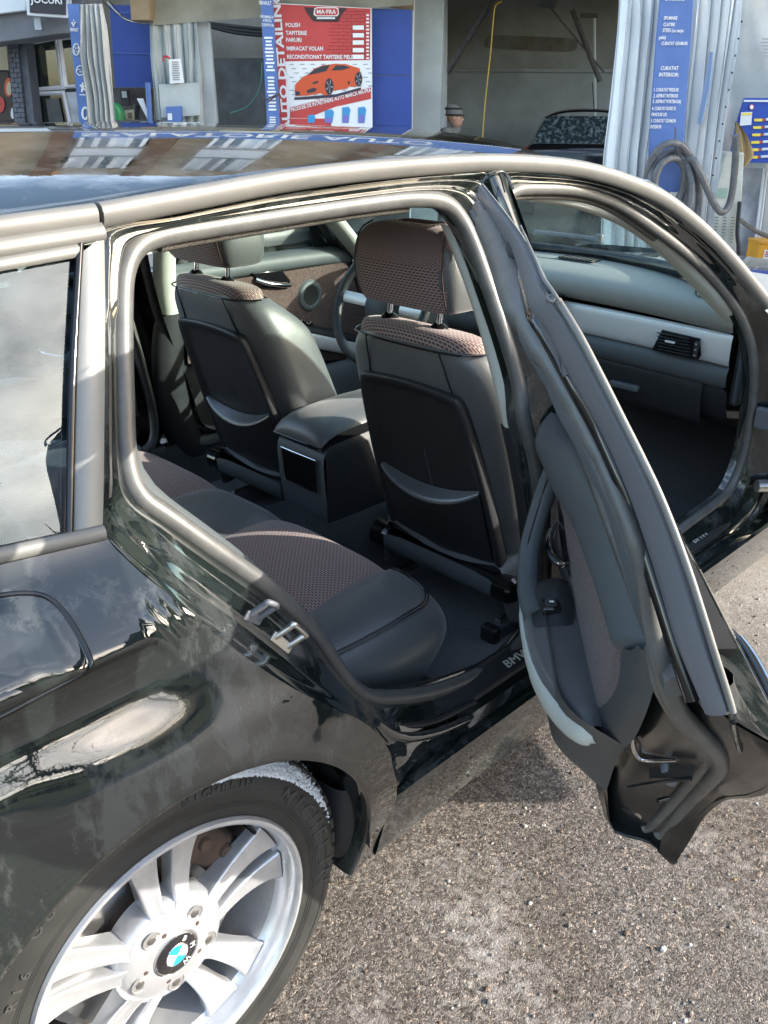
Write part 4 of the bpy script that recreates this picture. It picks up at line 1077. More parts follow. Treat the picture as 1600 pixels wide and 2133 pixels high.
# side vent with slats and knurled wheel
def ds(y, z, o=.0): return np.array((1.9735 + dcurve(y) - o, y, z))
vent = slab('side_vent', [ds(.470, .772, .003), ds(.445, .838, .003), ds(.318, .836, .003), ds(.308, .790, .003), ds(.316, .776, .003)], (-.004, 0, 0), MT['gloss'], dash, .002)
for k in range(6):
    z = .784 + k * .0092
    rbox('vent_slat', (1.960 + dcurve(.39), .390 + .0022 * k, z), (.010, .10, .0026), MT['hard'], dash, .0008)
rbox('vent_tab', (1.954 + dcurve(.40), .405, .812), (.008, .03, .006), MT['alu'], dash, .001)
rbox('vent_wheel', (1.958 + dcurve(.325), .322, .806), (.010, .012, .046), MT['hard'], dash, .002)
for y, z in ((.322, .822), (.322, .806), (.322, .790)): rbox('vent_mark', (1.9525 + dcurve(.325), y, z), (.001, .005, .0015), MT['white'], dash, 0)
# demister grille and centre speaker cover on the dash top
dg = slab('demister_grille', [(2.02, .31, .9535), (1.955, .27, .9425), (1.955, .36, .9465), (2.02, .40, .958)], (0, 0, .003), MT['dash'], dash, .001)
for k in range(7):
    y = .285 + k * .0135
    slab('grille_slot', [(1.965, y, .9475 + .0004 * k), (2.01, y + .02, .9565), (2.01, y + .026, .9567), (1.965, y + .006, .9477 + .0004 * k)], (0, 0, .0015), MT['gloss'], dash)
slab('speaker_grille', [(2.16, .80, .9695), (2.10, .80, .966), (2.10, .93, .968), (2.16, .93, .971)], (0, 0, .0045), MT['gloss'], dash, .001)
for k in range(8): rbox('grille_rib', (2.13, .80 + k * .018, .9735), (.06, .004, .003), MT['hard'], dash)
tube('dash_seam', [(2.20, .95, .972), (2.16, .70, .971), (2.08, .45, .962), (1.985, .235, .944)], .0016, MT['gloss'], dash, n=5, seg=5)
# centre stack: radio keys and vents
stack = rbox('centre_stack', (1.955, YC, .72), (.05, .24, .20), MT['hard'], dash, .012)
for r_ in range(3):
    for c_ in range(3): rbox('radio_key', (1.928, YC - .06 + c_ * .05, .77 - r_ * .035), (.006, .042, .024), MT['gloss'], dash, .003)
for s in (-1, 1):
    vb = rbox('centre_vent', (1.950, YC + s * .058, .855), (.04, .10, .06), MT['gloss'], dash, .006)
    for k in range(5): rbox('vent_slat', (1.929, YC + s * .058, .835 + k * .010), (.006, .09, .003), MT['hard'], dash)
for k in range(3): rbox('radio_print', (1.9245, YC - .06, .772 - k * .035), (.001, .018, .003), MT['white'], dash)
# steering wheel and column
sw = thing_c = None
cw = np.array((1.53, 1.185, .862)); axw = np.array((-.90, 0, .43)); axw /= np.linalg.norm(axw)
e1 = np.array((0, 1, 0)); e2 = np.cross(axw, e1)
swr = tube('steering_wheel', [cw + .188 * (math.cos(t) * e1 + math.sin(t) * e2) for t in np.linspace(0, 2 * math.pi, 25)[:-1]], .0150, MT['hard'], car, closed=True, n=3, seg=12)
lathe('wheel_hub', [(0, .03), (.05, .028), (.075, .015), (.08, -.02)], MT['hard'], swr, c=cw - axw * .02, axis=axw, up=(0, 1, 0), seg=28)
for a in (0, 180, 250, 290):
    d = math.cos(R(a)) * e1 + math.sin(R(a)) * e2
    tube('wheel_spoke', [cw - axw * .012 + d * .07, cw - axw * .004 + d * .18], .014, MT['alu'], swr, n=2, seg=8, flat=(axw, 1.3, .5))
tube('steering_column', [cw - axw * .02, cw - axw * .30], .045, MT['hard'], swr, n=1, seg=14)
binn = sheet('instrument_hood', [[(x, 1.28 + s * .19, z + .05 * (1 - s * s)) for s in np.linspace(-1, 1, 9)] for x, z in ((1.90, .88), (1.86, .93), (1.90, .955), (2.05, .96))], MT['dash'], dash, s=1)
# ---- far front door, closed: card with fabric, handle, loudspeaker, window switches, silver strip, pocket
fy = 1.655
def fd3(x, z, o=0.0): return np.array((x, fy - o, z))
fdoor = slab('far_front_door', [(1.06, 1.70, .34), (2.02, 1.70, .34), (2.02, 1.70, .955), (1.06, 1.70, .955)], (0, .075, 0), MT['paint'], car, .01)
card = sheet('door_card', [[fd3(x, z, -.03) for x in (1.08, 1.4, 1.7, 1.97)] for z in (.38, .55, .7, .9)], MT['hard'], fdoor)
roll = sheet('door_top_roll', [[np.array((x, y, z - .02 * max(0, (x - 1.7) / .25))) for x in (1.08, 1.3, 1.5, 1.7, 1.82, 1.93)] for y, z in ((1.70, .965), (1.665, .968), (1.640, .958), (1.632, .935), (1.640, .912), (1.66, .903))], MT['soft'], fdoor, s=1)
fab = sheet('fabric_panel', [[fd3(1.10 + (xr - 1.10) * t, z - dz * t, .012) for t in np.linspace(0, 1, 6)] for z, xr, dz in ((.905, 1.80, .0), (.86, 1.84, .02), (.78, 1.89, .06), (.70, 1.93, .10), (.66, 1.93, .14))], MT['cloth'], fdoor)
lathe('speaker_ring', [(.034, .018), (.040, .021), (.050, .019), (.062, .006), (.063, -.01)], MT['soft'], fdoor, c=fd3(1.625, .808), axis=(0, -1, 0), seg=36)
lathe('speaker_cover', [(0, .014), (.02, .0145), (.035, .0165)], MT['hard'], fdoor, c=fd3(1.625, .808), axis=(0, -1, 0), seg=30)
hb = slab('handle_recess', [fd3(1.37, .918, .013), fd3(1.50, .912, .013), fd3(1.535, .872, .013), fd3(1.52, .845, .013), fd3(1.42, .862, .013)], (0, -.006, 0), MT['gloss'], fdoor, .003)
tube('door_lever', [fd3(1.385, .895, .02), fd3(1.42, .880, .034), fd3(1.48, .866, .036), fd3(1.525, .858, .026)], .0075, MT['chrome'], fdoor, n=4, seg=10)
arm = sheet('armrest', [[np.array((x, y, z - .235 * (x - 1.53) / .6 * .85)) for x in (1.30, 1.5, 1.7, 1.95)] for y, z in ((1.65, .735), (1.635, .738), (1.60, .730), (1.585, .722), (1.585, .705))], MT['hard'], fdoor, s=1)
sheet('silver_door_strip', [[np.array((x, y, z - .235 * (x - 1.53) / .6 * .85)) for x in (1.30, 1.5, 1.7, 1.95)] for y, z in ((1.584, .706), (1.578, .700), (1.580, .664), (1.59, .655))], MT['alu'], fdoor, s=1)
for i, x in enumerate((1.545, 1.585)):
    rbox('window_switch', (x, 1.612, .737 - .235 * (x - 1.53) / .6 * .85), (.026, .03, .010), MT['gloss'], fdoor, .003)
    for dx in (-.008, .008): rbox('switch_mark', (x + dx, 1.606, .7425 - .235 * (x - 1.53) / .6 * .85), (.004, .006, .001), MT['white'], fdoor)
sheet('door_pocket', [[np.array((x, y, z)) for x in (1.40, 1.6, 1.8, 1.95)] for y, z in ((1.60, .56), (1.575, .55), (1.57, .50), (1.59, .40))], MT['soft'], fdoor, s=1)
slab('mirror_triangle', [(1.70, 1.69, .958), (1.655, 1.66, 1.05), (1.76, 1.68, .955)], (0, .02, 0), MT['hard'], fdoor, .004)
fr = [(1.0, 1.545, 1.285), (1.2, 1.55, 1.285), (1.35, 1.575, 1.245), (1.52, 1.60, 1.16), (1.68, 1.65, 1.06), (1.80, 1.70, .955)]
tube('window_frame', fr, .016, MT['rubber'], fdoor, n=5, seg=8)
tube('window_frame', [(p[0] + .04, p[1] + .03, p[2] + .015) for p in fr], .018, MT['blackframe'], fdoor, n=5, seg=8)
sheet('door_glass', [[(x, np.interp(z, [.95, 1.30], [1.725, 1.575]), min(z, np.interp(x, [1.0, 1.2, 1.35, 1.52, 1.68, 1.80], [1.285, 1.285, 1.245, 1.16, 1.06, .955]))) for z in np.linspace(.95, 1.285, 6)] for x in np.linspace(1.08, 1.79, 10)], MT['glassw'], fdoor)
mh = sheet('wing_mirror', [[np.array((1.80 + dx, 1.86 + w * math.cos(t), 1.0 + h * math.sin(t))) for t in np.linspace(0, 2 * math.pi, 13)[:-1]] for dx, w, h in ((0, .07, .05), (.01, .085, .06), (.06, .09, .062), (.10, .07, .05), (.12, .02, .015))], MT['paint'], fdoor, s=1, closed=True)
tube('mirror_arm', [(1.82, 1.70, .96), (1.84, 1.78, .97)], .02, MT['blackframe'], mh, n=1)
# far B-pillar trim
ftr = [(1.02, 1.505, 1.25), (1.03, 1.56, 1.10), (1.035, 1.60, .98), (1.045, 1.625, .90), (1.06, 1.64, .825)]
sheet('b_pillar_trim', [[(p[0] - .03, p[1] + .04, p[2]), (p[0] - .025, p[1], p[2]), (p[0] + .03, p[1] - .005, p[2]), (p[0] + .045, p[1] + .04, p[2])] for p in ftr], MT['pale'], car, s=1)
ftl = [(1.06, 1.642, .823), (1.035, 1.645, .70), (1.03, 1.65, .55), (1.055, 1.655, .42), (1.10, 1.655, .33)]
sheet('b_pillar_lower_trim', [[(p[0] - .045, p[1] + .04, p[2]), (p[0] - .04, p[1], p[2]), (p[0] + .06, p[1] - .005, p[2]), (p[0] + .09, p[1] + .04, p[2])] for p in ftl], MT['hard'], car, s=1)
# ================================================================== OPEN REAR DOOR (built as if closed, then swung on its hinge axis)
kq = np.array([-.10974, -.02607, 1.0]); kq /= np.linalg.norm(kq)
oq = np.array([1.04952, .06311, .65])
DM = Matrix.Translation(Vector(oq)) @ Matrix.Rotation(.70745, 4, Vector(kq)) @ Matrix.Translation(-Vector(oq))
# outer skin
zs = [.362, .40, .45, .50, .56, .62, .68, .74, .79, .83, .852, .866, .88, .91, .94, .967]
rows = []
for z in zs:
    x0 = shx(z) + .003
    rows.append([(x0 + (1.055 - x0) * t, qprof(z) + (.006 if t == 0 else .001 if t < .02 else 0), z) for t in (0, .012, .06, .15, .3, .45, .6, .75, .9, 1)])
door = sheet('rear_door', rows, MT['paint'], car)
door['label'] = 'right rear door standing open, inner side towards the camera'
door.matrix_basis = DM
DI = np.array(DM.inverted())
_lc = DI[:3, :3] @ CAM + DI[:3, 3]
def dl(u, v, x=None, y=None):                        # measured point of the open door in its own (closed) frame
    d = DI[:3, :3] @ ray(u, v)
    t = (x - _lc[0]) / d[0] if x is not None else (y - _lc[1]) / d[1]
    return _lc + d * t
# jamb: from the folded outer edge in to the trim
oe = [(1.055, .362), (.85, .362), (.62, .362), (.47, .362), (.424, .362), (.412, .395), (.397, .438), (.378, .495), (.349, .546), (.312, .595), (.267, .639), (.205, .70), (.147, .765), (.101, .824), (.081, .855), (.053, .893), (.036, .924), (.014, .966)]
oc = crom([(x, 0, z) for x, z in oe], 3)
def inward(i, d):
    a = oc[max(0, i - 1)]; b = oc[min(len(oc) - 1, i + 1)]
    t = b - a; t /= np.linalg.norm(t)
    nv = np.array((-t[2] * -1, 0, t[0] * -1))            # points to the door's middle
    c = np.array((.65, 0, .68)) - oc[i]
    if nv @ c < 0: nv = -nv
    return oc[i] + nv * d
rows = []
for i in range(len(oc)):
    row = []
    for d, dy in ((.0, -.001), (.002, .004), (.007, .012), (.014, .022), (.019, .030), (.026, .036), (.034, .050), (.040, .066), (.046, .090), (.055, .115), (.075, .126), (.12, .130), (.17, .134)):
        p = inward(i, d)
        row.append((p[0], qprof(max(.36, min(.967, oc[i][2]))) * (1 - min(1, d / .06)) + .0 + dy, p[2]))
    rows.append(row)
jamb = sheet('door_inner_panel', rows, MT['jamb'], door)
# weather seals round the edge, up the rear post and along the head of the frame
top_a = [(1000, 432, .85), (1045, 522, .58), (1083, 622, .34), (1122, 702, .24), (1178, 800, .19), (1229, 900, .155), (1275, 1000, .125), (1314, 1100, .10), (1340, 1190, .09), (1358, 1300, .09), (1375, 1380, .085), (1397, 1440, .09), (1415, 1480, .105), (1450, 1520, .13), (1490, 1560, .17), (1502, 1590, .21), (1490, 1615, .26), (1440, 1665, .37), (1392, 1722, .43), (1370, 1738, .44)]
ra = [.012, .021, .021, .016, .0125, .0105, .009, .0085, .0085, .0085, .009, .0095, .0095, .0095, .010, .010, .0095, .0095, .0095, .009]
tube('door_seal', [dl(u, v, x) for u, v, x in top_a], ra, MT['rubber'], door, n=6, seg=12)
low_b = [(1360, 1345, .11), (1375, 1420, .10), (1395, 1465, .12), (1425, 1508, .15), (1465, 1548, .19), (1473, 1571, .23), (1465, 1596, .27), (1417, 1655, .38), (1361, 1715, .44), (1342, 1724, .45)]
tube('door_seal', [dl(u, v, x) for u, v, x in low_b], .0085, MT['rubber'], door, n=6, seg=12)
slot = [(1002, 415, .88), (1035, 470, .70), (1069, 523, .50), (1097, 603, .29), (1114, 655, .20), (1143, 702, .165), (1196, 800, .14), (1251, 900, .125), (1296, 1000, .105), (1332, 1100, .09), (1380, 1250, .06), (1420, 1380, .035), (1450, 1470, .02)]
tube('frame_slot', [dl(u, v, x) + np.array((.014, -.001, -.004)) for u, v, x in slot], .008, MT['gloss'], door, n=5, seg=8)
# window frame: broad matt section with a satin outer edge
FLp = [(1004, 420, .86), (1070, 525, .50), (1098, 605, .28), (1115, 655, .19), (1148, 702, .155), (1200, 800, .135), (1258, 900, .115), (1303, 1000, .098), (1339, 1100, .08), (1376, 1220, .058), (1407, 1330, .035), (1455, 1450, .015), (1466, 1480, .012)]
FCp = [(1003, 380, .90), (1072, 468, .45), (1113, 534, .24), (1140, 592, .155), (1190, 668, .115), (1255, 790, .092), (1310, 900, .075), (1360, 1000, .058), (1402, 1100, .045), (1445, 1220, .026), (1479, 1330, .012), (1517, 1450, .004), (1526, 1482, .002)]
FL = crom([dl(*p) for p in FLp], 4); FCc = crom([dl(*p) for p in FCp], 4)
rows = []
for a, b in zip(FL, FCc):
    d = b - a
    nv = np.cross(d, np.array((0, .3, 1.0)) if a[2] < 1.25 else np.array((-1.0, 0, 0))); nv /= np.linalg.norm(nv)
    if nv @ (_lc - a) < 0: nv = -nv
    w = np.linalg.norm(d)
    bk = np.array((.03, -.004, -.010)) if a[2] < 1.245 else np.array((.004, -.006, -.028))
    rows.append([a + bk, a + bk * .15, a, a + d * .08 + nv * .004, a + d * .3 + nv * .006, a + d * .62 + nv * .006, a + d * .84 + nv * .004, a + d * .88 - nv * .003, a + d * .92 - nv * .003, b, b + bk * .2 + (a - b) * .03, b + bk + (a - b) * .12])
frame = sheet('window_frame', rows, MT['blackframe'], door, closed=True, sharp=50)
tube('window_chrome_edge', [r[9] for r in rows[14::3]] + [rows[-1][9]], .0032, MT['satin'], door, n=3, seg=8)
tube('torn_chrome_edge', [dl(1085, 470, .36), dl(1100, 505, .30), dl(1118, 545, .22), dl(1133, 580, .16), dl(1150, 604, .13), dl(1166, 628, .122)], [.0008, .0012, .0014, .0018, .0016, .0014], MT['satin'], door, n=5, seg=8)
# smooth trim strip on the inside of the frame, running down beside the seal
TLp = [(976, 440, .85), (1016, 520, .62), (1055, 620, .42), (1082, 707, .33), (1110, 761, .29), (1136, 806, .265), (1160, 862, .24), (1192, 920, .215), (1235, 1004, .19), (1260, 1060, .175), (1290, 1159, .16), (1316, 1240, .155), (1340, 1325, .165)]
TRp = [(1000, 428, .85), (1030, 520, .60), (1072, 640, .38), (1107, 707, .28), (1133, 757, .25), (1160, 803, .225), (1197, 869, .20), (1222, 920, .18), (1256, 1004, .155), (1285, 1069, .14), (1319, 1155, .125), (1342, 1240, .12), (1360, 1345, .12)]
TL = crom([dl(*p) for p in TLp], 3); TR = crom([dl(*p) for p in TRp], 3)
rows = []
for a, b in zip(TL, TR):
    d = b - a; m = (a + b) / 2; nv = (_lc - m) / np.linalg.norm(_lc - m)
    rows.append([a - nv * .05, a - nv * .006, a + d * .12 + nv * .002, a + d * .5 + nv * .006, a + d * .85 + nv * .004, b - nv * .002, b - nv * .03])
sheet('frame_trim', rows, MT['soft'], door)
# torn, creased rubber at the corner of the frame
crease = [[dl(1103, 600, .27), dl(1112, 597, .25), dl(1122, 604, .21), dl(1131, 600, .17)], [dl(1108, 620, .24), dl(1117, 612, .215) + np.array((-.01, 0, .004)), dl(1124, 616, .185), dl(1137, 606, .155)], [dl(1111, 636, .215), dl(1117, 630, .19), dl(1126, 622, .165) + np.array((-.008, 0, .004)), dl(1142, 616, .145)], [dl(1114, 650, .195), dl(1122, 642, .17), dl(1132, 634, .155), dl(1148, 628, .135)]]
sheet('torn_gasket', [[p + np.array((-.006, .0, .002)) for p in r] for r in crease], MT['rubber'], door, s=1)
tube('torn_gasket', [dl(1066, 505, .50), dl(1074, 525, .46), dl(1082, 545, .40)], [.004, .010, .003], MT['wellm'], door, n=4, seg=7)
tube('torn_gasket', [dl(1048, 494, .60), dl(1052, 503, .58), dl(1055, 512, .56)], [.006, .012, .005], MT['rubber'], door, n=4, seg=8)
tube('torn_gasket', [dl(1062, 556, .46), dl(1066, 546, .46), dl(1073, 541, .45)], [.0015, .003, .003], MT['wellm'], door, n=4, seg=6)
lathe('frame_rivet', [(0, .002), (.003, .003), (.004, .0)], MT['blackframe'], door, c=dl(1147, 622, .128), axis=(-1, -.1, .3), seg=10)
# belt: slot, outer belt moulding
tube('belt_gasket', [(.06, .142, .957), (.3, .146, .960), (.6, .149, .960), (.97, .152, .958)], .011, MT['rubber'], door, n=4, seg=8)
tube('belt_gasket', [(.03, .120, .962), (.3, .126, .966), (.6, .129, .966), (1.02, .131, .964)], .009, MT['blackframe'], door, n=4, seg=8)
tube('belt_chrome', [(.012, .113, .969), (.3, .119, .973), (.6, .121, .973), (1.05, .122, .971)], .006, MT['satin'], door, n=4, seg=8)
# ---- trim: roll, fabric, lower card, armrest
RLp = [(1150, 866, .975), (1124, 884, .972), (1110, 925, .95), (1127, 970, .86), (1150, 1024, .74), (1172, 1060, .66), (1195, 1105, .58), (1214, 1159, .49), (1230, 1205, .42), (1252, 1272, .34), (1270, 1343, .27)]
RRp = [(1155, 862, .97), (1176, 866, .95), (1190, 900, .85), (1204, 925, .72), (1228, 970, .60), (1246, 1010, .51), (1270, 1065, .42), (1298, 1150, .34), (1318, 1205, .29), (1338, 1280, .23), (1352, 1338, .19)]
RLc = crom([dl(*p) for p in RLp], 3); RRc = crom([dl(*p) for p in RRp], 3)
rows = []
for a, b in zip(RLc, RRc):
    d = b - a
    up = np.array((-.15, .62, .77))
    rows.append([a + np.array((0, -.030, -.018)), a + np.array((0, -.008, -.010)), a, a + d * .25 + up * .007, a + d * .6 + up * .009, a + d * .9 + up * .003, b + np.array((0, -.015, -.003))])
q = rows[-1]
rows.append([p * .5 + (q[0] + q[-1]) * .25 + np.array((-.012, -.004, -.006)) for p in q]); rows.append([(q[0] + q[-1]) * .5 + np.array((-.012, -.02, -.012)) for p in q])
roll = sheet('door_top_roll', rows, MT['soft'], door, s=1)
rear_edge = [(.94, .140), (.90, .150), (.86, .170), (.80, .205), (.74, .250), (.69, .300), (.64, .345), (.59, .378), (.54, .405), (.50, .43), (.46, .46)]
def redge(z): return float(np.interp(z, [p[0] for p in rear_edge][::-1], [p[1] for p in rear_edge][::-1]))
def fedge(z): return float(np.interp(z, [.64, .68, .75, .82, .85, .875, .90, .94], [.42, .385, .305, .245, .236, .245, .185, .150]))
rows = []
for z in (.935, .905, .875, .85, .82, .78, .74, .70, .66, .62):
    x0 = redge(z)
    x1 = fedge(z) + .01
    rows.append([(x0 + (x1 - x0) * t, .138 + .014 * min(1, t * 2.5) + .004 * t, z) for t in (0, .08, .25, .5, .8, 1)])
sheet('door_card_tail', rows, MT['card'], door, s=1)
rows = []
for z in (.870, .84, .80, .76, .72, .68, .65):
    x0 = fedge(z)
    rows.append([(x0 + (.97 - x0) * t, .157 - (.007 if t == 0 else 0) + .012 * max(0, (t - .5)) * 2, z) for t in (0, .02, .1, .3, .5, .75, 1)])
sheet('fabric_panel', rows, MT['cloth'], door)
# lower card, bulging out into the pocket below the armrest
rows = []
for z in (.70, .66, .625, .585, .55, .527, .513, .508):
    x0 = redge(z)
    b = .066 * min(1, max(0, (z - .495) / .05)) ** .6 if z < .64 else .062
    row = []
    for t in (0, .03, .08, .14, .22, .35, .55, .8, 1):
        x = x0 + (1.0 - x0) * t
        k = min(1, t / .13); k = k * k * (3 - 2 * k)
        row.append((x, .135 + b * k + .012 * (t > .02), z))
    rows.append(row)
sheet('door_card', rows, MT['card'], door, s=1)
# armrest pad and its pale silver edge
ao = [(.70, .243), (.63, .2425), (.56, .238), (.50, .229), (.445, .213), (.405, .198), (.380, .185)]
ai = [(.70, .165), (.63, .163), (.56, .160), (.50, .158), (.445, .157), (.405, .157), (.380, .160)]
rows = []
for a, b in zip(ai, ao):
    zt = .682 - .03 * max(0, (.62 - a[0])) * .4
    rows.append([(a[0], a[1] - .01, zt - .002)] + [(a[0] + (b[0] - a[0]) * t, a[1] + (b[1] - a[1]) * t, zt - dz) for t, dz in ((.0, -.002), (.3, -.003), (.7, -.001), (.9, .003), (.98, .009), (1, .022))])
rows.append([(rows[-1][k][0] - .010, rows[-1][k][1] - .003, rows[-1][k][2] - .012) for k in range(7)])
sheet('armrest', rows, MT['leather'], door, s=1)
sv = [(.715, .243, .672), (.63, .243, .656), (.56, .2385, .648), (.50, .2295, .645), (.445, .214, .645), (.405, .199, .649), (.372, .183, .656), (.362, .166, .661)]
tube('silver_door_strip', sv, [.006, .011, .013, .015, .0165, .0165, .0155, .012], MT['pale'], door, n=5, seg=10, flat=((0, 0, 1), .45, 1.15))
sheet('armrest_underside', [[(x, y * .98, .648), (x, y * .9, .632), (x, .17, .622)] for x, y in ao], MT['hard'], door, s=1)
# grab handle sweeping up from the armrest
gh = [(.64, .222, .676), (.70, .228, .680), (.755, .227, .690), (.81, .220, .718), (.852, .203, .758), (.868, .188, .800), (.865, .172, .845), (.85, .158, .875)]
grab = tube('grab_handle', gh, [.020, .020, .019, .0185, .0185, .019, .019, .019], MT['soft'], door, n=5, seg=14, flat=((0, 1, 0), .95, 1.0))
tube('grab_handle_joint', [(p[0] - .016, p[1] + .006, p[2] + .008) for p in gh[1:]], .0016, MT['gloss'], door, n=5, seg=6)
# switch panel
sheet('switch_housing', [[(x, y, z) for y, z in ((.165, .70 + dz), (.185, .708 + dz), (.21, .700 + dz), (.23, .684))] for x, dz in ((.72, .0), (.70, .012), (.66, .006), (.615, -.012), (.60, -.02))], MT['hard'], door, s=1)
rbox('window_switch', (.638, .198, .697), (.034, .030, .016), MT['gloss'], door, .004)
rbox('switch_rocker', (.634, .198, .706), (.018, .020, .010), MT['hard'], door, .003, axes=((.95, 0, .3), (0, 1, 0), (-.3, 0, .95)))
rbox('switch_mark', (.630, .198, .712), (.004, .007, .001), MT['white'], door, 0)
# lever in its recess
rec = slab('handle_recess', [(.90, .1635, .80), (.82, .1605, .792), (.72, .1585, .742), (.70, .1585, .715), (.77, .160, .70), (.86, .162, .73)], (0, .003, 0), MT['gloss'], door, .001)
tube('door_lever', [(.885, .166, .735), (.84, .182, .722), (.785, .184, .718), (.735, .174, .725), (.715, .164, .735)], [.004, .0075, .009, .009, .004], MT['chrome'], door, n=5, seg=10, flat=((0, 1, 0), .7, 1.1))
sheet('speaker_panel', [[(x, .1615 + .004 * (1 - abs(2 * t - 1)), .66 + .09 * t) for t in (0, .3, .7, 1)] for x in (.97, .92, .86, .80)], MT['soft'], door)
# latch, screws, drain and bracket on the door end
def jp(i, d, y):
    p = inward(i, d); return np.array((p[0], y, p[2]))
slab('latch_slot', [dl(1352, 1598, y=.098), dl(1400, 1594, y=.085), dl(1448, 1592, y=.066), dl(1440, 1622, y=.066), dl(1395, 1616, y=.088), dl(1352, 1618, y=.100)], (-.002, 0, -.0015), MT['wellm'], door, .0008)
tube('latch_edge', [dl(1317, 1535, y=.128), dl(1321, 1560, y=.124), dl(1330, 1577, y=.116), dl(1352, 1584, y=.104), dl(1412, 1583, y=.080)], .0034, MT['chrome'], door, n=3, seg=8)
for u, v, yy in ((1379, 1562, .094), (1389, 1602, .088), (1397, 1627, .080)):
    lathe('latch_screw', [(0, .005), (.006, .005), (.008, .0), (.008, -.005)], MT['blackframe'], door, c=dl(u, v, y=yy), axis=(-.75, .25, -.55), seg=14)
lathe('drain_plug', [(0, .004), (.005, .003), (.007, 0)], MT['pale'], door, c=dl(1431, 1524, y=.088), axis=(-.75, .25, -.5), seg=12)
tube('frame_bracket', [dl(1525, 1490, .02), dl(1530, 1520, .05), dl(1536, 1545, .07), dl(1540, 1552, .075)], .007, MT['paint'], door, n=3, flat=((0, 1, 0), 1.2, .5))
tube('door_pressing', [dl(1310, 1640, y=.125), dl(1380, 1628, y=.095), dl(1440, 1622, y=.068)], .0025, MT['jamb'], door, n=4)
tube('door_pressing', [dl(1370, 1668, y=.090), dl(1392, 1662, y=.075)], .003, MT['jamb'], door, n=2)
lathe('drain_hole', [(.014, .004), (.012, .0), (.0, .001)], MT['wellm'], door, c=dl(1318, 1690, y=.118), axis=(-.6, .5, -.6), seg=20)
# outside pull handle
hd = tube('outer_handle', [(.12, .022, .825), (.14, .010, .828), (.20, .004, .830), (.28, .004, .832), (.33, .010, .832), (.35, .022, .832)], .009, MT['gloss'], door, n=4, seg=12, flat=((0, 0, 1), .8, 1.2))
tube('handle_chrome', [(.15, .002, .833), (.21, -.004, .835), (.28, -.004, .837), (.325, .001, .837)], .0025, MT['chrome'], door, n=3, seg=8)
# inside core so that nothing shows through between skin and trim
slab('door_core', [(x + .10, .06, z) for x, z in ((1.0, .42), (.42, .45), (.33, .60), (.16, .78), (.06, .93), (.9, .94))], (0, .05, 0), MT['wellm'], door)
# the far rear door is open too
fdr = copy_tree(door, car)
fdr.matrix_basis = Matrix.Translation((0, 2 * YC, 0)) @ Matrix.Diagonal((1, -1, 1, 1)) @ DM
fdr['label'] = 'left rear door on the far side, also open'
# ================================================================== CAR WASH YARD BEHIND THE CAR
def bgp(u, v, D): return bg3(u, v, D)
def gz(u, D, z):                                     # point on the vertical through pixel column u (taken at the horizon) at height z
    p = bg3(u, 217, D); return np.array((p[0], p[1], z))
def quad(name, pts, D, mt, parent=None, thick=.02, bevel=0., front=0.):
    P = [bgp(u, v, D) for u, v in pts]
    o = slab(name, P, HD * thick, mt, parent, bevel, smooth=False)
    return o
def col_m(name, c, rough=.6, **k): return mat(name, c, rough, **k)
B = {}
B['blue'] = col_m('blue_panel_paint', (.070, .140, .36), .5, col2=(.09, .17, .42), nscale=3)
B['dblue'] = col_m('dark_blue_tarp', (.022, .055, .26), .55, col2=(.03, .07, .31), nscale=2)
B['red'] = col_m('red_print', (.55, .055, .048), .5, col2=(.48, .05, .045), nscale=4)
B['white'] = MT['white']
B['grey'] = col_m('grey_column_paint', (.38, .40, .37), .75, col2=(.29, .305, .28), nscale=2.2, bump=.1, bscale=40)
B['pvc'] = col_m('grey_pvc_sheet', (.74, .76, .77), .40, col2=(.62, .65, .67), nscale=1.3, spec=.5)
B['pvc2'] = col_m('old_translucent_sheet', (.38, .41, .39), .38, col2=(.50, .52, .50), nscale=2.6, spec=.6)
B['canvas'] = col_m('grey_canvas', (.52, .53, .51), .85, col2=(.42, .43, .415), nscale=3)
B['bayw'] = col_m('bay_wall_plaster', (.30, .305, .28), .85, col2=(.20, .20, .18), nscale=1.1, ndetail=8, bump=.15, bscale=30)
B['bayw2'] = col_m('bay_wall_upper', (.26, .25, .215), .85, col2=(.18, .165, .135), nscale=1.4, ndetail=8)
B['stain'] = col_m('damp_stain', (.085, .062, .035), .9, col2=(.15, .135, .11), nscale=3.5, ndetail=9)
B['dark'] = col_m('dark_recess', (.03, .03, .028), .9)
B['slate'] = col_m('slate_grey_board', (.095, .10, .10), .6, col2=(.05, .053, .053), nscale=4)
B['iron'] = col_m('rusty_iron', (.055, .045, .04), .7, col2=(.10, .085, .075), nscale=15)
B['beige'] = col_m('beige_valance', (.36, .34, .26), .8, col2=(.26, .245, .19), nscale=2.5)
B['box'] = col_m('brown_board', (.30, .22, .13), .8, col2=(.24, .175, .10), nscale=6)
B['brick'] = col_m('dark_painted_brick', (.085, .092, .115), .75, col2=(.12, .128, .155), nscale=12, bump=.2, bscale=50)
B['canopy'] = col_m('dark_canopy_plaster', (.15, .155, .17), .8, col2=(.21, .215, .235), nscale=2)
B['frame'] = col_m('white_window_frame', (.72, .74, .78), .35)
B['yel'] = col_m('yellow_label', (.75, .60, .06), .5)
B['orange'] = col_m('orange_print', (.62, .085, .02), .4)
B['crate'] = col_m('yellow_crate_plastic', (.72, .33, .02), .45, col2=(.62, .27, .02), nscale=8)
B['hose'] = col_m('grey_rubber_hose', (.070, .074, .082), .5, col2=(.12, .125, .13), nscale=20)
B['yhose'] = col_m('yellow_hose_rubber', (.70, .45, .05), .5)
B['cream'] = col_m('cream_wall_plaster', (.62, .55, .36), .8, col2=(.55, .49, .33), nscale=1.5)
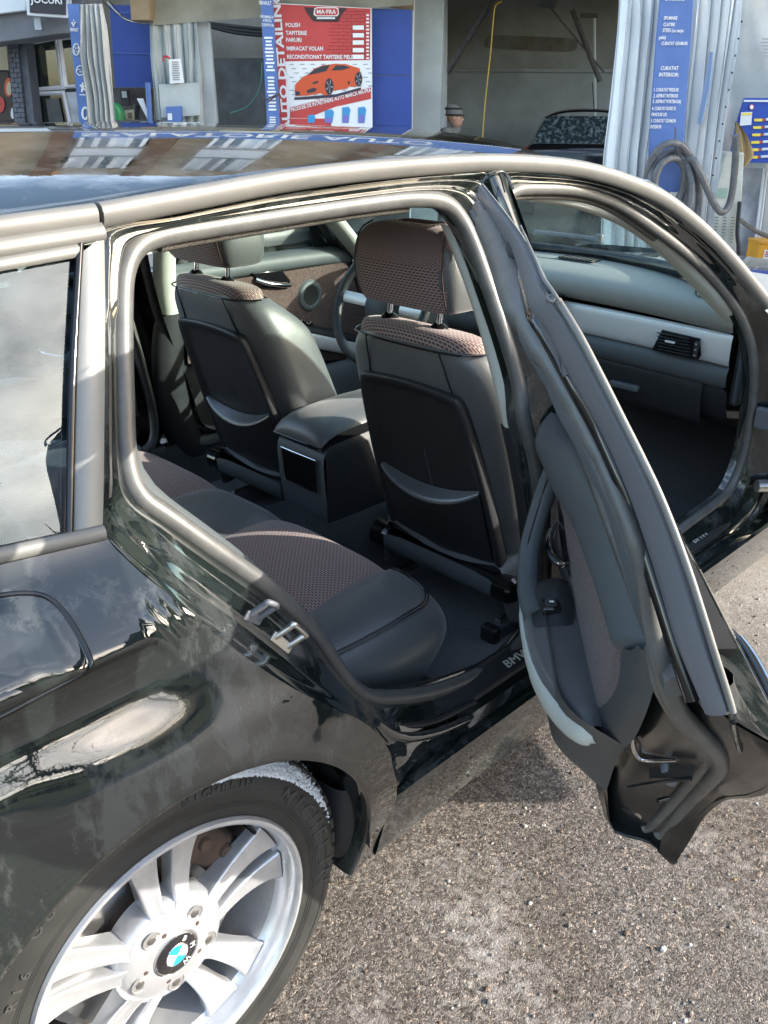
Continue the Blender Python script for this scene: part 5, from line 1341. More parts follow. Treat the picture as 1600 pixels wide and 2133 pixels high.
B['tan'] = col_m('tan_facade_plaster', (.42, .31, .20), .85, col2=(.36, .26, .17), nscale=.8, ndetail=8)
B['brown'] = col_m('brown_pier_plaster', (.17, .085, .045), .85)
B['metal'] = col_m('galvanised_sheet', (.45, .48, .53), .45, metal=.2, col2=(.24, .26, .30), nscale=4)
B['perf'] = col_m('cream_steel_leg', (.55, .56, .50), .5, col2=(.33, .34, .30), nscale=3)
B['wood'] = col_m('weathered_wood', (.20, .16, .12), .8, col2=(.13, .105, .08), nscale=20)
B['cloth'] = col_m('ochre_cloth', (.40, .29, .15), .9, col2=(.32, .23, .12), nscale=6)
B['green'] = col_m('green_plastic', (.02, .20, .07), .45)
B['navy'] = col_m('dark_navy_wet_glass', (.012, .016, .02), .15, spec=.6)
B['paneg'] = glass_mat('shop_glass', (.75, .78, .72), 1.0, 1.9, trans=.55)
B['pink'] = col_m('skin', (.42, .24, .17), .6)
B['knitg'] = col_m('grey_knit_wool', (.17, .165, .16), .95, bump=.8, bscale=160)
B['coat'] = col_m('grey_coat_cloth', (.16, .155, .145), .9, bump=.3, bscale=200)

def btxt(s, u, v, hpx, wpx, D, mt, parent, name='lettering', ang=0., bold=.0, align='CENTER'):
    c = bgp(u, v, D); hh = np.linalg.norm(bgp(u, v - hpx / 2, D) - bgp(u, v + hpx / 2, D))
    r = HR * math.cos(ang) + UP * math.sin(ang); up = -HR * math.sin(ang) + UP * math.cos(ang)
    o = text(name, s, hh * 1.38, (0, 0, 0), (1, 0, 0), (0, 1, 0), mt, parent, align, ext=.0008, bold=bold)
    xs = [w.co.x for w in o.data.vertices]; ys = [w.co.y for w in o.data.vertices]
    k = 1.0
    if wpx: k = np.linalg.norm(bgp(u + wpx / 2, v, D) - bgp(u - wpx / 2, v, D)) / max(1e-6, max(xs) - min(xs))
    x0 = (max(xs) + min(xs)) / 2 if align == 'CENTER' else min(xs); y0 = (max(ys) + min(ys)) / 2
    r_, u_, n_ = Vector(r), Vector(up), Vector(-HD)
    for w in o.data.vertices:
        a, b_, z = (w.co.x - x0) * k, w.co.y - y0, w.co.z
        w.co = Vector(c) + r_ * a + u_ * b_ + n_ * z
    return o
def bars(parent, u, v0, v1, n, wpx, D, mt, slant=0., name='print_line', h=.55):
    for i in range(n):
        v = v0 + (v1 - v0) * (i + .5) / n
        w = wpx * random.uniform(.6, 1.0); hh = (v1 - v0) / n * h / 2
        uu = u + slant * (v - v0)
        q = quad(name, [(uu - w / 2, v - hh), (uu + w / 2, v - hh), (uu + w / 2, v + hh), (uu - w / 2, v + hh)], D, mt, parent, .001)
def drape(name, Lp, Rp, D, folds, amp, mt, parent=None, phase=0., nv=22, nu=70, sway=.3, pinch=0.):
    # hanging sheet: left and right edges given as pixels at matching heights, sheet folded in depth
    lv = np.array(Lp, float); rv = np.array(Rp, float)
    rows = []
    for i in range(nv):
        t = i / (nv - 1) * (len(lv) - 1); k = min(int(t), len(lv) - 2); f = t - k
        l = lv[k] + (lv[k + 1] - lv[k]) * f; r = rv[k] + (rv[k + 1] - rv[k]) * f
        row = []
        for j in range(nu):
            s = j / (nu - 1)
            ph = phase + 2 * math.pi * folds * s + sway * math.sin(3.1 * i / nv + 5 * s) + .5 * math.sin(2.3 * folds * s + 1)
            a = amp * (math.sin(ph) * .75 + .35 * math.sin(2.17 * ph + 1.3) + .18 * math.sin(4.3 * ph + i * .25)) * (1 + .25 * math.sin(i * .4 + j * .1))
            a *= .55 + .45 * min(1, i / 4)
            p = bgp(l[0] + (r[0] - l[0]) * s, l[1] + (r[1] - l[1]) * s, D) + HD * a + HR * a * .35 * math.cos(ph)
            row.append(p)
        rows.append(row)
    return sheet(name, rows, mt, parent, s=1)
def gv(D): return 217 + 1.426 / D * FPX * 1.05       # rough pixel row of the ground

# ---- far bay on the right: shell, braces, pipe, hose, parked car, man
bay = thing('wash_bay', 'grey open wash bay with damp streaked walls between the grey column and the white curtains', 'wash bay', tuple(gz(1080, 15, 0)))
at(slab('back_wall', [gz(860, 15.5, 0), gz(1420, 15.5, 0), gz(1420, 15.5, 1.93), gz(860, 15.5, 1.93)], HD * .2, B['bayw']), bay)
at(slab('back_wall_upper', [gz(860, 15.5, 1.94), gz(1420, 15.5, 1.94), gz(1420, 15.5, 3.6), gz(860, 15.5, 3.6)], HD * .2, B['bayw2']), bay)
at(slab('wall_ledge', [gz(860, 15.5, 1.90), gz(1420, 15.5, 1.90), gz(1420, 15.5, 1.95), gz(860, 15.5, 1.95)], -HD * .035, B['bayw'], None, .008), bay)
sv_ = drape('stain_band', [(1015, 72), (1005, 100)], [(1205, 80), (1200, 108)], 15.47, 1, .002, B['stain'], nv=3, nu=8)
at(sv_, bay)
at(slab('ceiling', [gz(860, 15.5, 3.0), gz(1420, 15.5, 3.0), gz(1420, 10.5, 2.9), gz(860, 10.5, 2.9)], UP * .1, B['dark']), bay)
for u0, v0, u1, v1, r in ((1032, -8, 932, 152, .045), (1192, 20, 1250, 170, .04), (1258, 150, 1140, 8, .015), (1210, 33, 1245, 33, .03)):
    at(tube('steel_brace', [bgp(u0, v0, 14.4), bgp(u1, v1, 14.4)], r, B['iron'], None, n=1, seg=6), bay)
at(tube('steel_post', [bgp(1238, 30, 14.9), bgp(1240, 250, 14.9)], .02, B['pvc2'], None, n=1, seg=8), bay)
at(tube('wall_pipe', [bgp(926, -10, 13.6), bgp(924, 330, 13.6)], .045, B['canvas'], None, n=1, seg=12), bay)
lampb = at(quad('ceiling_lamp', [(1128, -4), (1165, -4), (1158, 14), (1126, 9)], 13.5, B['slate'], None, .3), bay)
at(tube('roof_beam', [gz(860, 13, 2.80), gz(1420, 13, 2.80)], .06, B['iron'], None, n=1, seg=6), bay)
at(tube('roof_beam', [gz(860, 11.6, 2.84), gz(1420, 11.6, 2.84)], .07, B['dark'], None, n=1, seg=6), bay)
bay_floor = slab('bay_floor', [gz(600, 16, .004), gz(1500, 16, .004), gz(1500, 10.2, .004), gz(600, 10.2, .004)], UP * .004, col_m('wet_concrete', (.13, .125, .115), .35, col2=(.2, .19, .175), nscale=1.5))
tag(bay_floor, kind='structure')
yh = tube('yellow_hose', [bgp(1046, 3, 12.6), bgp(1034, 10, 12.6), bgp(1029, 28, 12.6), bgp(1022, 110, 12.6), bgp(1012, 200, 12.6), bgp(1006, 275, 12.6), bgp(1003, 320, 12.6)], .008, B['yhose'], None, n=6, seg=8)
tag(yh, 'thin yellow hose hanging from the ceiling of the wash bay', 'hose')
# dark hatchback in the bay, seen from behind
pc = thing('parked_car', 'black hatchback with a wet soapy rear window inside the wash bay', 'car', tuple(gz(1225, 12.6, 0)))
_ca, _sa = math.cos(R(11.5)), math.sin(R(11.5))
HDc, HRc = HD * _ca + HR * _sa, HR * _ca - HD * _sa
def pcw(a, d, z): return np.array(gz(1225, 12.6, 0)) + HRc * a + HDc * d + UP * z
def pcs(name, rows, mt, par, s=2): return at(sheet(name, [[pcw(*p) for p in r] for r in rows], mt, None, s=s), par)
rows = []
for d, z, w, cr_ in ((1.0, 1.30, .50, .05), (.6, 1.34, .54, .05), (.2, 1.345, .55, .05), (.02, 1.33, .55, .045), (-.02, 1.31, .55, .04)):
    rows.append([(s * w, d, z + cr_ * (1 - s * s) - .05 * abs(s) ** 6) for s in np.linspace(-1, 1, 11)])
pcs('roof', rows, MT['gloss'], pc)
rows = [[(s * w, d - .05 * (1 - s * s), z) for s in np.linspace(-1, 1, 11)] for d, z, w in ((.0, 1.30, .53), (-.10, 1.12, .62), (-.17, .97, .68))]
rg_ = pcs('rear_window', rows, mat('wet_soapy_glass', (.02, .028, .032), .15, spec=.6, col2=(.30, .36, .37), nscale=20, ndetail=10, contrast=(.48, .86)), pc)
rows = [[(s * w, d - .06 * (1 - s * s), z) for s in np.linspace(-1, 1, 11)] for d, z, w in ((-.172, .968, .69), (-.22, .90, .75), (-.24, .75, .79), (-.25, .6, .80), (-.27, .5, .80), (-.22, .28, .78))]
pcs('tailgate', rows, MT['gloss'], pc)
for s in (-1, 1):
    rows = [[(s * (w + .02), d, z) for d in (-.16 + k, .6, 1.4, 2.6)] for z, w, k in ((1.28, .55, .18), (1.12, .62, .09), (.96, .70, .0), (.75, .80, -.06), (.5, .82, -.08), (.25, .80, .0))]
    pcs('body_side', rows, MT['gloss'], pc, 1)
    tl = pcs('tail_lamp', [[(s * (.62 + .16 * t), -.22 + .06 * t, z) for t in (0, .5, 1)] for z in (.93, .85, .72)], col_m('red_lamp', (.45, .015, .015), .2), pc, 1)
    wh_ = lathe('wheel', [(.0, 0), (.19, .0), (.20, -.01), (.29, -.01), (.30, .02), (.30, .18)], MT['tyre'], None, c=pcw(s * .80, .35, .30), axis=HRc * s * -1, seg=32)
    at(wh_, pc)
bl = at(slab('brake_lamp', [pcw(-.13, -.045, 1.255), pcw(.06, -.045, 1.255), pcw(.06, -.03, 1.29), pcw(-.13, -.03, 1.29)], HD * -.02, col_m('red_lens', (.75, .03, .04), .3), None, .004), pc)
at(tube('aerial', [pcw(.10, .5, 1.37), pcw(.08, .42, 1.44), pcw(.03, .25, 1.70)], .006, B['dark'], None, n=2, seg=6), pc)
# man in a striped woolly hat leaning over behind the estate car
pm = thing('person', 'person in a grey striped woolly hat and grey coat stooping by the grey column', 'person', tuple(gz(944, 11.6, 0)))
def pw(a, d, z): return np.array(gz(944, 11.6, 0)) + HR * a + HD * d + UP * z
J = [(-.10, .04, .84), (-.03, .02, 1.04), (.0, .0, 1.10), (.0, .0, 1.17), (-.08, .16, 1.12), (-.08, -.17, 1.12), (.02, .22, .86), (.02, -.24, .86), (.20, .20, .80), (.22, -.20, .80), (-.12, .12, .80), (-.12, -.10, .80), (-.02, .13, .46), (-.02, -.12, .46), (-.10, .13, .08), (-.10, -.12, .08), (.06, .14, .05), (.06, -.13, .05)]
Ed = [(0, 1), (1, 2), (2, 3), (2, 4), (2, 5), (4, 6), (5, 7), (6, 8), (7, 9), (0, 10), (0, 11), (10, 12), (11, 13), (12, 14), (13, 15), (14, 16), (15, 17)]
Rd = [.15, .16, .14, .06, .085, .085, .06, .06, .045, .045, .11, .11, .075, .075, .055, .055, .04, .04]
me = bpy.data.meshes.new('body'); me.from_pydata([tuple(pw(*p)) for p in J], Ed, [])
body = bpy.data.objects.new('body', me); COL.objects.link(body)
body.modifiers.new('skin', 'SKIN')
for i, r in enumerate(Rd): me.skin_vertices[0].data[i].radius = (r, r)
me.skin_vertices[0].data[0].use_root = True
sub(body, 2); me.materials.append(B['coat']); at(body, pm)
def blob(name, rings, mt, par, n=18):
    rows = []
    for (a, d, z, ra, rd) in rings:
        rows.append([pw(a + ra * math.cos(2 * math.pi * k / n), d + rd * math.sin(2 * math.pi * k / n), z) for k in range(n)])
    return at(sheet(name, rows, mt, None, s=1, closed=True), par)
zz = 1.18
blob('head', [(.045, 0, zz - .01, .03, .03), (.05, 0, zz + .0, .055, .05), (.05, 0, zz + .03, .075, .064), (.035, 0, zz + .07, .088, .070), (.028, 0, zz + .12, .098, .075), (.02, 0, zz + .16, .095, .074), (.01, 0, zz + .20, .08, .065), (.0, 0, zz + .225, .03, .03)], B['pink'], pm)
blob('nose', [(.112, -.005, zz + .068, .010, .012), (.125, -.005, zz + .072, .016, .014), (.122, -.005, zz + .09, .013, .010), (.112, -.005, zz + .115, .008, .007)], B['pink'], pm, 8)
for dd in (-.045, .035):
    at(lathe('eye', [(0, .004), (.007, .002), (.009, 0)], B['dark'], None, c=pw(.110, dd, zz + .115), axis=HR * .9 - HD * .2, seg=8), pm)
at(lathe('ear', [(0, .012), (.015, .014), (.024, .006), (.022, -.01)], B['pink'], None, c=pw(.012, -.075, zz + .10), axis=-HD, seg=12), pm)
at(tube('mouth', [pw(.112, -.03, zz + .042), pw(.122, -.005, zz + .044), pw(.112, .02, zz + .042)], .004, B['brown'], None, n=2, seg=6), pm)
hat = blob('woolly_hat', [(.025, 0, zz + .125, .104, .084), (.022, 0, zz + .15, .110, .090), (.012, 0, zz + .19, .103, .085), (-.004, 0, zz + .225, .085, .070), (-.02, 0, zz + .25, .05, .045), (-.028, 0, zz + .258, .008, .008)], B['knitg'], pm)
for k, (z0, r0, a0) in enumerate(((.135, .109, .024), (.205, .100, .006))):
    t = tube('hat_stripe', [pw(a0 + (r0 + .001) * math.cos(q), (r0 * .82 + .001) * math.sin(q), zz + z0) for q in np.linspace(0, 2 * math.pi, 17)[:-1]], .010, B['dark'], None, closed=True, n=2, seg=6)
    t.parent = hat
blob('collar', [(.0, 0, zz - .06, .10, .12), (.02, 0, zz - .03, .085, .095), (.03, 0, zz + .0, .07, .08)], B['coat'], pm)
for dd, a in ((.20, .20), (-.20, .22)):
    hnd = at(tube('hand', [pw(a, dd, .80), pw(a + .05, dd * .95, .79), pw(a + .09, dd * .9, .785)], [.035, .04, .03], B['pink'], None, n=3, seg=8, flat=((0, 0, 1), 1, .5)), pm)

# ---- grey column, blue panel, banner, blue lettered post
colm = thing('concrete_column', 'broad grey concrete column to the right of the blue panel', 'column', tuple(gz(890, 11.3, 0)))
at(slab('column_shaft', [gz(858, 11.3, 0), gz(919, 11.3, 0), gz(919, 11.3, 3.3), gz(858, 11.3, 3.3)], HD * .5, B['grey'], None, .015), colm)
at(slab('edge_bead', [gz(857, 11.27, 0), gz(860.5, 11.27, 0), gz(860.5, 11.27, 3.3), gz(857, 11.27, 3.3)], HD * .03, B['white'], None), colm)
bp1 = quad('tarpaulin', [(776, 18), (858, 20), (858, 156), (776, 156)], 11.05, B['dblue'], None, .03, .004)
for v0, v1 in ((157.5, 262), (262.5, 380)):
    quad('blue_sheet', [(776, v0), (858, v0), (858, v1), (776, v1)], 11.06, B['dblue'], bp1, .03, .004)
tag(bp1, 'dark blue tarpaulin panel in overlapping sheets beside the red banner', 'panel')
tk = quad('plywood_board', [(790, -8), (862, -12), (862, 22), (815, 16)], 11.12, B['box'], None, .03)
tag(tk, 'light brown plywood scrap above the blue panel', 'board')
D0 = 10.9
ban = quad('advert_banner', [(568, 6), (774, 17), (776, 254), (776, 330), (584, 330), (582, 250)], D0, B['white'], None, .012)
tag(ban, 'red advertising banner with an orange sports car and white lettering', 'banner')
D1 = D0 - .004
quad('red_field', [(570, 8), (772, 18), (771, 125), (572, 128)], D1, B['red'], ban, .002)
quad('red_side', [(572, 128), (594, 128), (602, 330), (584, 330)], D1, B['red'], ban, .002)
quad('white_picture_field', [(595, 129), (770, 127), (773, 180), (604, 222)], D1, B['white'], ban, .002)
quad('red_sash', [(604, 224), (773, 182), (773, 206), (700, 222), (640, 246), (604, 246)], D1, B['red'], ban, .002)
quad('red_foot', [(602, 247), (640, 247), (690, 247), (690, 330), (604, 330)], D1, B['red'], ban, .002)
D2 = D1 - .004
mortar = col_m('print_mortar', (.30, .02, .02), .6)
for i in range(14):                                   # printed brick pattern on the right of the red field
    v = 22 + i * 7.3
    quad('brick_line', [(690 - 3 * (i % 4), v), (770, v + 1), (770, v + 1.9), (690 - 3 * (i % 4), v + .9)], D2, mortar, ban, .001)
    for k in range(4):
        u = 705 + k * 18 + (9 if i % 2 else 0)
        quad('brick_line', [(u, v), (u + .8, v), (u + .8, v + 7.3), (u, v + 7.3)], D2, mortar, ban, .001)
emb = quad('emblem_shield', [(633, 15), (724, 17), (712, 30), (705, 46), (655, 45), (650, 42), (640, 28)], D2, col_m('dark_emblem', (.05, .02, .02), .5), ban, .001)
quad('emblem_oval', [(655, 17), (660, 15), (700, 15), (705, 17), (706, 30), (702, 34), (658, 34), (653, 30)], D2 - .003, B['white'], ban, .001)
quad('emblem_oval_fill', [(657, 19), (661, 17), (699, 17), (703, 19), (704, 29), (700, 32), (660, 32), (656, 29)], D2 - .0045, B['red'], ban, .001)
btxt('MA·FRA', 680, 24.5, 9, 40, D2 - .007, B['white'], ban, bold=.02)
quad('emblem_strip', [(660, 36), (698, 36), (698, 39.5), (660, 39.5)], D2 - .004, B['white'], ban, .001)
for s, v, u0, w in (('POLISH', 52, 595, 30), ('TAPITERIE', 68.5, 595, 44), ('FARURI', 83, 596, 32), ('IMBRACAT VOLAN', 101, 597, 76), ('RECONDITIONAT TAPITERIE PIELE', 118.5, 598, 138)):
    btxt(s, u0 + w / 2, v, 8.6, w, D2 - .003, B['white'], ban, bold=.022)
for v in (58, 74, 89, 105, 119):
    quad('price_box', [(735, v - 5), (758, v - 5), (758, v + 4), (735, v + 4)], D2 - .003, B['white'], ban, .001)
bars(ban, 766, 28, 125, 13, 8, D2 - .003, MT['white'], 0, 'print_line', .5)
vt = btxt('AUTO DETAILING', 586, 133, 18, 262, D2 - .002, B['white'], ban, ang=R(92.5), bold=.03)
btxt('PRODUSE DE INTRETINERE AUTO MARCA MA-FRA', 689, 208, 8.5, 172, D2 - .002, B['white'], ban, ang=R(13), bold=.018)
greyp = col_m('grey_print', (.35, .35, .36), .6)
for i in range(9):
    for k in range(8):
        u, v = 603 + k * 22 + (i % 3) * 5, 133 + i * 9
        if v > 222 - (u - 604) * .24: continue
        quad('print_line', [(u, v), (u + 9, v), (u + 9, v + 2), (u, v + 2)], D2, greyp, ban, .0008)
# flat printed sports car (plain generic coupe)
D3 = D2 - .003
quad('printed_shadow', [(613, 203), (700, 196), (752, 182), (752, 187), (700, 202), (640, 207), (614, 208)], D3, col_m('print_dark', (.045, .035, .06), .6), ban, .0008)
quad('printed_car', [(614, 190), (616, 175), (630, 161), (642, 155), (655, 143), (672, 136), (700, 132.5), (722, 134), (742, 140), (749, 142), (751, 150), (752, 160), (748, 172), (741, 181), (727, 180), (724, 184), (694, 189), (690, 196), (676, 199), (668, 194), (640, 199), (616, 200)], D3 - .002, B['orange'], ban, .0008)
pdk = col_m('print_black', (.03, .028, .035), .5)
quad('printed_windscreen', [(640, 157), (656, 144), (672, 137.5), (688, 135), (680, 148), (664, 152)], D3 - .0035, pdk, ban, .0008)
quad('printed_side_window', [(690, 147), (700, 136), (716, 136), (730, 141), (712, 146)], D3 - .0035, pdk, ban, .0008)
for c_, rx, ry in (((686, 180), 9, 17), ((747, 165), 8, 15)):
    quad('printed_wheel', [(c_[0] + rx * math.cos(t), c_[1] + ry * math.sin(t)) for t in np.linspace(0, 6.283, 17)[:-1]], D3 - .0035, pdk, ban, .0008)
    for a in range(5):
        t = a * 1.257
        quad('printed_spoke', [(c_[0], c_[1]), (c_[0] + rx * .8 * math.cos(t), c_[1] + ry * .8 * math.sin(t)), (c_[0] + rx * .8 * math.cos(t + .25), c_[1] + ry * .8 * math.sin(t + .25))], D3 - .005, greyp, ban, .0006)
quad('printed_intake', [(639, 188), (652, 183), (661, 185), (655, 192), (640, 194)], D3 - .0035, pdk, ban, .0008)
quad('printed_intake', [(615, 189), (624, 191), (626, 198), (616, 199)], D3 - .0035, pdk, ban, .0008)
quad('printed_lamp', [(650, 172), (661, 168), (664, 171), (654, 176)], D3 - .0035, pdk, ban, .0008)
quad('printed_duct', [(724, 170), (729, 169), (729, 175), (725, 176)], D3 - .0035, pdk, ban, .0008)
lbl = col_m('print_bottle_blue', (.05, .28, .55), .5); lbl2 = col_m('print_bottle_violet', (.20, .16, .50), .5)
for u0, w, v0 in ((641, 16, 238), (677, 19, 228), (713, 17, 222), (746, 17, 222)):
    quad('printed_bottle', [(u0, v0 + 2), (u0 + w * .8, v0), (u0 + w, v0 + 7), (u0 + w * .9, v0 + 16), (u0 + w * .8, 256), (u0, 256)], D2, lbl, ban, .0008)
    quad('printed_bottle_label', [(u0 + 2, v0 + 18), (u0 + w * .75, v0 + 17), (u0 + w * .7, 256), (u0 + 2, 256)], D2 - .002, lbl2, ban, .0008)
post = quad('lettered_post', [(542, -12), (566, -12), (583, 262), (583, 330), (561, 330), (556, 250)], 10.7, B['blue'], None, .10)
tag(post, 'narrow blue post with white lettering left of the red banner', 'post')
btxt('RENAULT', 553, 6, 8, 25, 10.69, B['white'], post, ang=R(-3), bold=.02)
for s, v, w in (('INFORMARE IN', 35, 27), ('ATENTIA', 43, 18), ('CLIENTILOR', 52, 25)): btxt(s, 556 + (v - 35) * .1, v, 6, w, 10.69, B['white'], post, ang=R(-4), bold=.015)
bars(post, 559, 75, 150, 10, 19, 10.692, B['white'], .06)
bars(post, 564, 158, 232, 10, 20, 10.692, B['white'], .05)
bars(post, 568, 242, 262, 4, 20, 10.692, B['white'], .0)
wr = tube('wire_tie', [bgp(545, 198, 10.66), bgp(556, 207, 10.64), bgp(570, 200, 10.62), bgp(582, 196, 10.66), bgp(566, 206, 10.62), bgp(558, 214, 10.64)], .008, B['iron'], None, n=4, seg=6)
tag(wr, 'twisted dark wire tied round the blue lettered post', 'wire')
# ---- left-hand bay
lb = thing('side_bay', 'dark side bay behind the blue lettered post, its lower wall slate grey', 'wash bay', tuple(gz(490, 14, 0)))
at(slab('back_wall', [gz(180, 14.5, 0), gz(880, 14.5, 0), gz(880, 14.5, 3.4), gz(180, 14.5, 3.4)], HD * .2, B['bayw2']), lb)
at(quad('slate_board', [(440, 121), (600, 121), (600, 420), (470, 420)], 14.3, B['slate'], None, .08), lb)
for dv in (0, 7, 13): at(tube('cable', [bgp(430, 48 + dv * .4, 14), bgp(490, 55 + dv, 14), bgp(560, 62 + dv, 14)], .025, B['dark'], None, n=4, seg=6), lb)
gh_ = tube('green_hose', [bgp(546, 130, 13.6), bgp(543, 175, 13.6), bgp(530, 205, 13.6), bgp(510, 225, 13.6), bgp(480, 235, 13.6)], .008, col_m('green_tube', (.08, .28, .22), .4), None, n=6, seg=6)
tag(gh_, 'thin green hose sagging across the slate grey board', 'hose')
val = drape('rolled_valance', [(312, -40), (313, 0), (316, 52)], [(860, -40), (860, -10), (860, 10)], 10.95, 3, .03, B['beige'], None, nv=10, nu=40)
for p_ in val.data.vertices: p_.co += Vector(HD) * .06 * math.sin(p_.co.z * 9)
tag(val, 'long beige rolled awning cloth above the bays', 'awning')
pv = drape('hanging_sheet', [(309, 30), (312, 120), (318, 170), (330, 330)], [(412, 30), (416, 100), (418, 170), (426, 330)], 11.05, 5, .045, B['pvc2'], None, sway=1.0)
tag(pv, 'old translucent plastic sheet with a paper notice, hanging in the left bay', 'plastic sheet')
nb_ = quad('paper_notice', [(352, 124), (376, 122), (384, 172), (354, 174)], 10.9, B['white'], None, .006)
tag(nb_, 'white paper notice with small print stuck on the plastic sheet', 'notice')
bars(nb_, 365, 127, 168, 9, 18, 10.89, greyp, .06)
sk = tube('red_mark', [bgp(340, 128, 10.93), bgp(342, 118, 10.93), bgp(350, 119, 10.93), bgp(354, 122, 10.93)], .012, B['red'], pv, n=3, seg=6)
hk = quad('sheet_patch', [(330, 176), (415, 172), (418, 240), (336, 245)], 10.95, B['pvc2'], pv, .01)
pst = thing('pale_post', 'pale grey post between the plastic sheet and the dark side bay', 'post', tuple(gz(425, 11.1, 0)))
at(slab('post_face', [bgp(405, 40, 11.15), bgp(435, 46, 11.15), bgp(452, 250, 11.15), bgp(458, 350, 11.15), bgp(420, 350, 11.15)], HD * .12, B['canvas'], None, .01), pst)
cb = quad('control_box', [(345, 222), (376, 221), (378, 262), (348, 262)], 10.85, B['blue'], None, .10, .004)
quad('box_label', [(349, 236), (358, 236), (359, 250), (350, 250)], 10.84, B['pvc'], cb, .002)
tag(cb, 'small blue control box low on the plastic sheet', 'box')
bw_ = quad('blue_board', [(228, 10), (312, 12), (318, 182), (240, 182)], 11.35, B['dblue'], None, .05)
for v in (26, 110): tube('board_joint', [bgp(235, v, 11.33), bgp(315, v + 3, 11.33)], .006, B['blue'], bw_, n=1, seg=5)
tag(bw_, 'large dark blue board above the counter behind the gathered curtain', 'board')
bx_ = quad('wooden_beam_end', [(270, -6), (313, -6), (311, 42), (273, 42)], 10.8, B['box'], None, .35, .006)
tag(bx_, 'square brown beam end under the blue fascia', 'beam')
for k in range(3):
    w_ = tube('loose_cable', [bgp(215 + 8 * k, 4, 10.7), bgp(235 + 8 * k, 22 + 3 * k, 10.7), bgp(262, 38 + 2 * k, 10.7), bgp(290, 48, 10.7), bgp(312, 50, 10.7)], .006, B['pvc2'] if k == 1 else B['dark'], None, n=5, seg=5)
    tag(w_, ('upper dark cable', 'pale grey cable', 'lowest dark cable')[k] + ' of the three sagging under the blue fascia', 'cable', 'cables under the fascia')
# counter with its clutter
ct = thing('counter', 'dark counter wall behind the gathered curtain', 'counter', tuple(gz(275, 11.7, 0)))
at(quad('counter_back', [(225, 183), (318, 183), (320, 300), (230, 300)], 11.75, B['iron'], None, .05), ct)
at(quad('counter_top', [(225, 250), (330, 250), (330, 300), (225, 300)], 11.0, B['slate'], None, .4), ct)
tg = quad('keypad_panel', [(248, 187), (267, 186), (270, 219), (252, 220)], 11.6, MT['hard'], None, .06, .006)
quad('keypad', [(253, 190), (263, 190), (265, 203), (255, 204)], 11.59, B['pvc2'], tg, .004)
tag(tg, 'black wall panel with a pale keypad above the counter', 'panel')
gb_ = sheet('green_bag', [[bgp(250 + w * math.cos(t) + o, v, 11.1) + HD * .1 * math.sin(t) for t in np.linspace(0, 6.283, 13)[:-1]] for v, w, o in ((214, 2, -8), (218, 7, -7), (226, 11, -4), (236, 13, -2), (246, 12, -1), (262, 12, 0))], B['green'], None, s=1, closed=True)
tag(gb_, 'crumpled green bag on the counter', 'bag')
cd = quad('cardboard_sign', [(258, 230), (278, 228), (280, 256), (260, 256)], 11.2, B['cream'], None, .02)
quad('sign_photo', [(266, 235), (275, 234), (276, 246), (267, 247)], 11.19, B['box'], cd, .003)
tag(cd, 'cream cardboard sign with a small brown picture on the counter', 'sign')
dev = sheet('black_device', [[bgp(285 + w * math.cos(t), v, 11.3) + HD * .06 * math.sin(t) for t in np.linspace(0, 6.283, 11)[:-1]] for v, w in ((216, 4), (219, 7), (224, 8), (232, 6), (240, 5), (258, 9))], MT['hard'], None, s=1, closed=True)
tag(dev, 'small black device on a stand beside the cardboard sign', 'device')
pp = quad('leaning_board', [(285, 205), (298, 205), (312, 248), (310, 254)], 11.0, B['white'], None, .02)
tag(pp, 'thin white board leaning in front of the blue pole', 'board')
pl_ = tube('blue_pole', [bgp(308, 172, 10.95), bgp(316, 300, 10.95)], .03, B['blue'], None, n=1, seg=12)
tag(pl_, 'short steel blue pole beside the plastic sheet', 'pole')
# ---- gathered grey curtain and emblem post
cu1 = drape('gathered_curtain', [(165, 10), (166, 90), (163, 110), (178, 200), (182, 330)], [(212, 8), (220, 60), (228, 140), (237, 215), (246, 330)], 10.3, 5.3, .055, B['canvas'], None, sway=.8, nu=110)
tag(cu1, 'grey canvas curtain tied back beside the blue emblem post', 'curtain')
ep = quad('emblem_post', [(140, 8), (163, 8), (176, 110), (188, 260), (192, 330), (172, 330), (165, 250)], 10.5, B['blue'], None, .08)
tag(ep, 'light blue post carrying a column of white car-maker emblems', 'post')
De = 10.49
def ring(u, v, ru, rv, r=.006, nm='emblem_ring'):
    return tube(nm, [bgp(u + ru * math.cos(t), v + rv * math.sin(t), De) for t in np.linspace(0, 6.283, 17)[:-1]], r, B['white'], ep, closed=True, n=1, seg=6)
def stroke(pts, r=.006): return tube('emblem_stroke', [bgp(u, v, De) for u, v in pts], r, B['white'], ep, n=1, seg=6)
stroke([(150, 46), (153, 55), (157, 46)], .010); stroke([(153, 41), (154, 44)], .005)
btxt('RENAULT', 155, 62, 7, 17, De, B['white'], ep, ang=R(-3), bold=.02)
ring(159, 103, 6.5, 12); stroke([(155, 95), (158, 103), (160, 97), (162, 103), (164, 96)], .005); stroke([(155, 103), (157, 112), (160, 105), (162, 112), (164, 104)], .005)
ring(167, 147, 7.5, 10); stroke([(160, 145), (167, 144), (166, 150), (174, 149)], .006)
for a in range(5):
    stroke([(172, 182), (172 + 6 * math.cos(a * 1.1 - 2.6), 182 + 10 * math.sin(a * 1.1 - 2.6))], .009)
quad('emblem_line', [(166, 196.5), (178, 196.5), (178, 198.5), (166, 198.5)], De, B['white'], ep, .002)
ring(178, 236, 6, 12, .012)
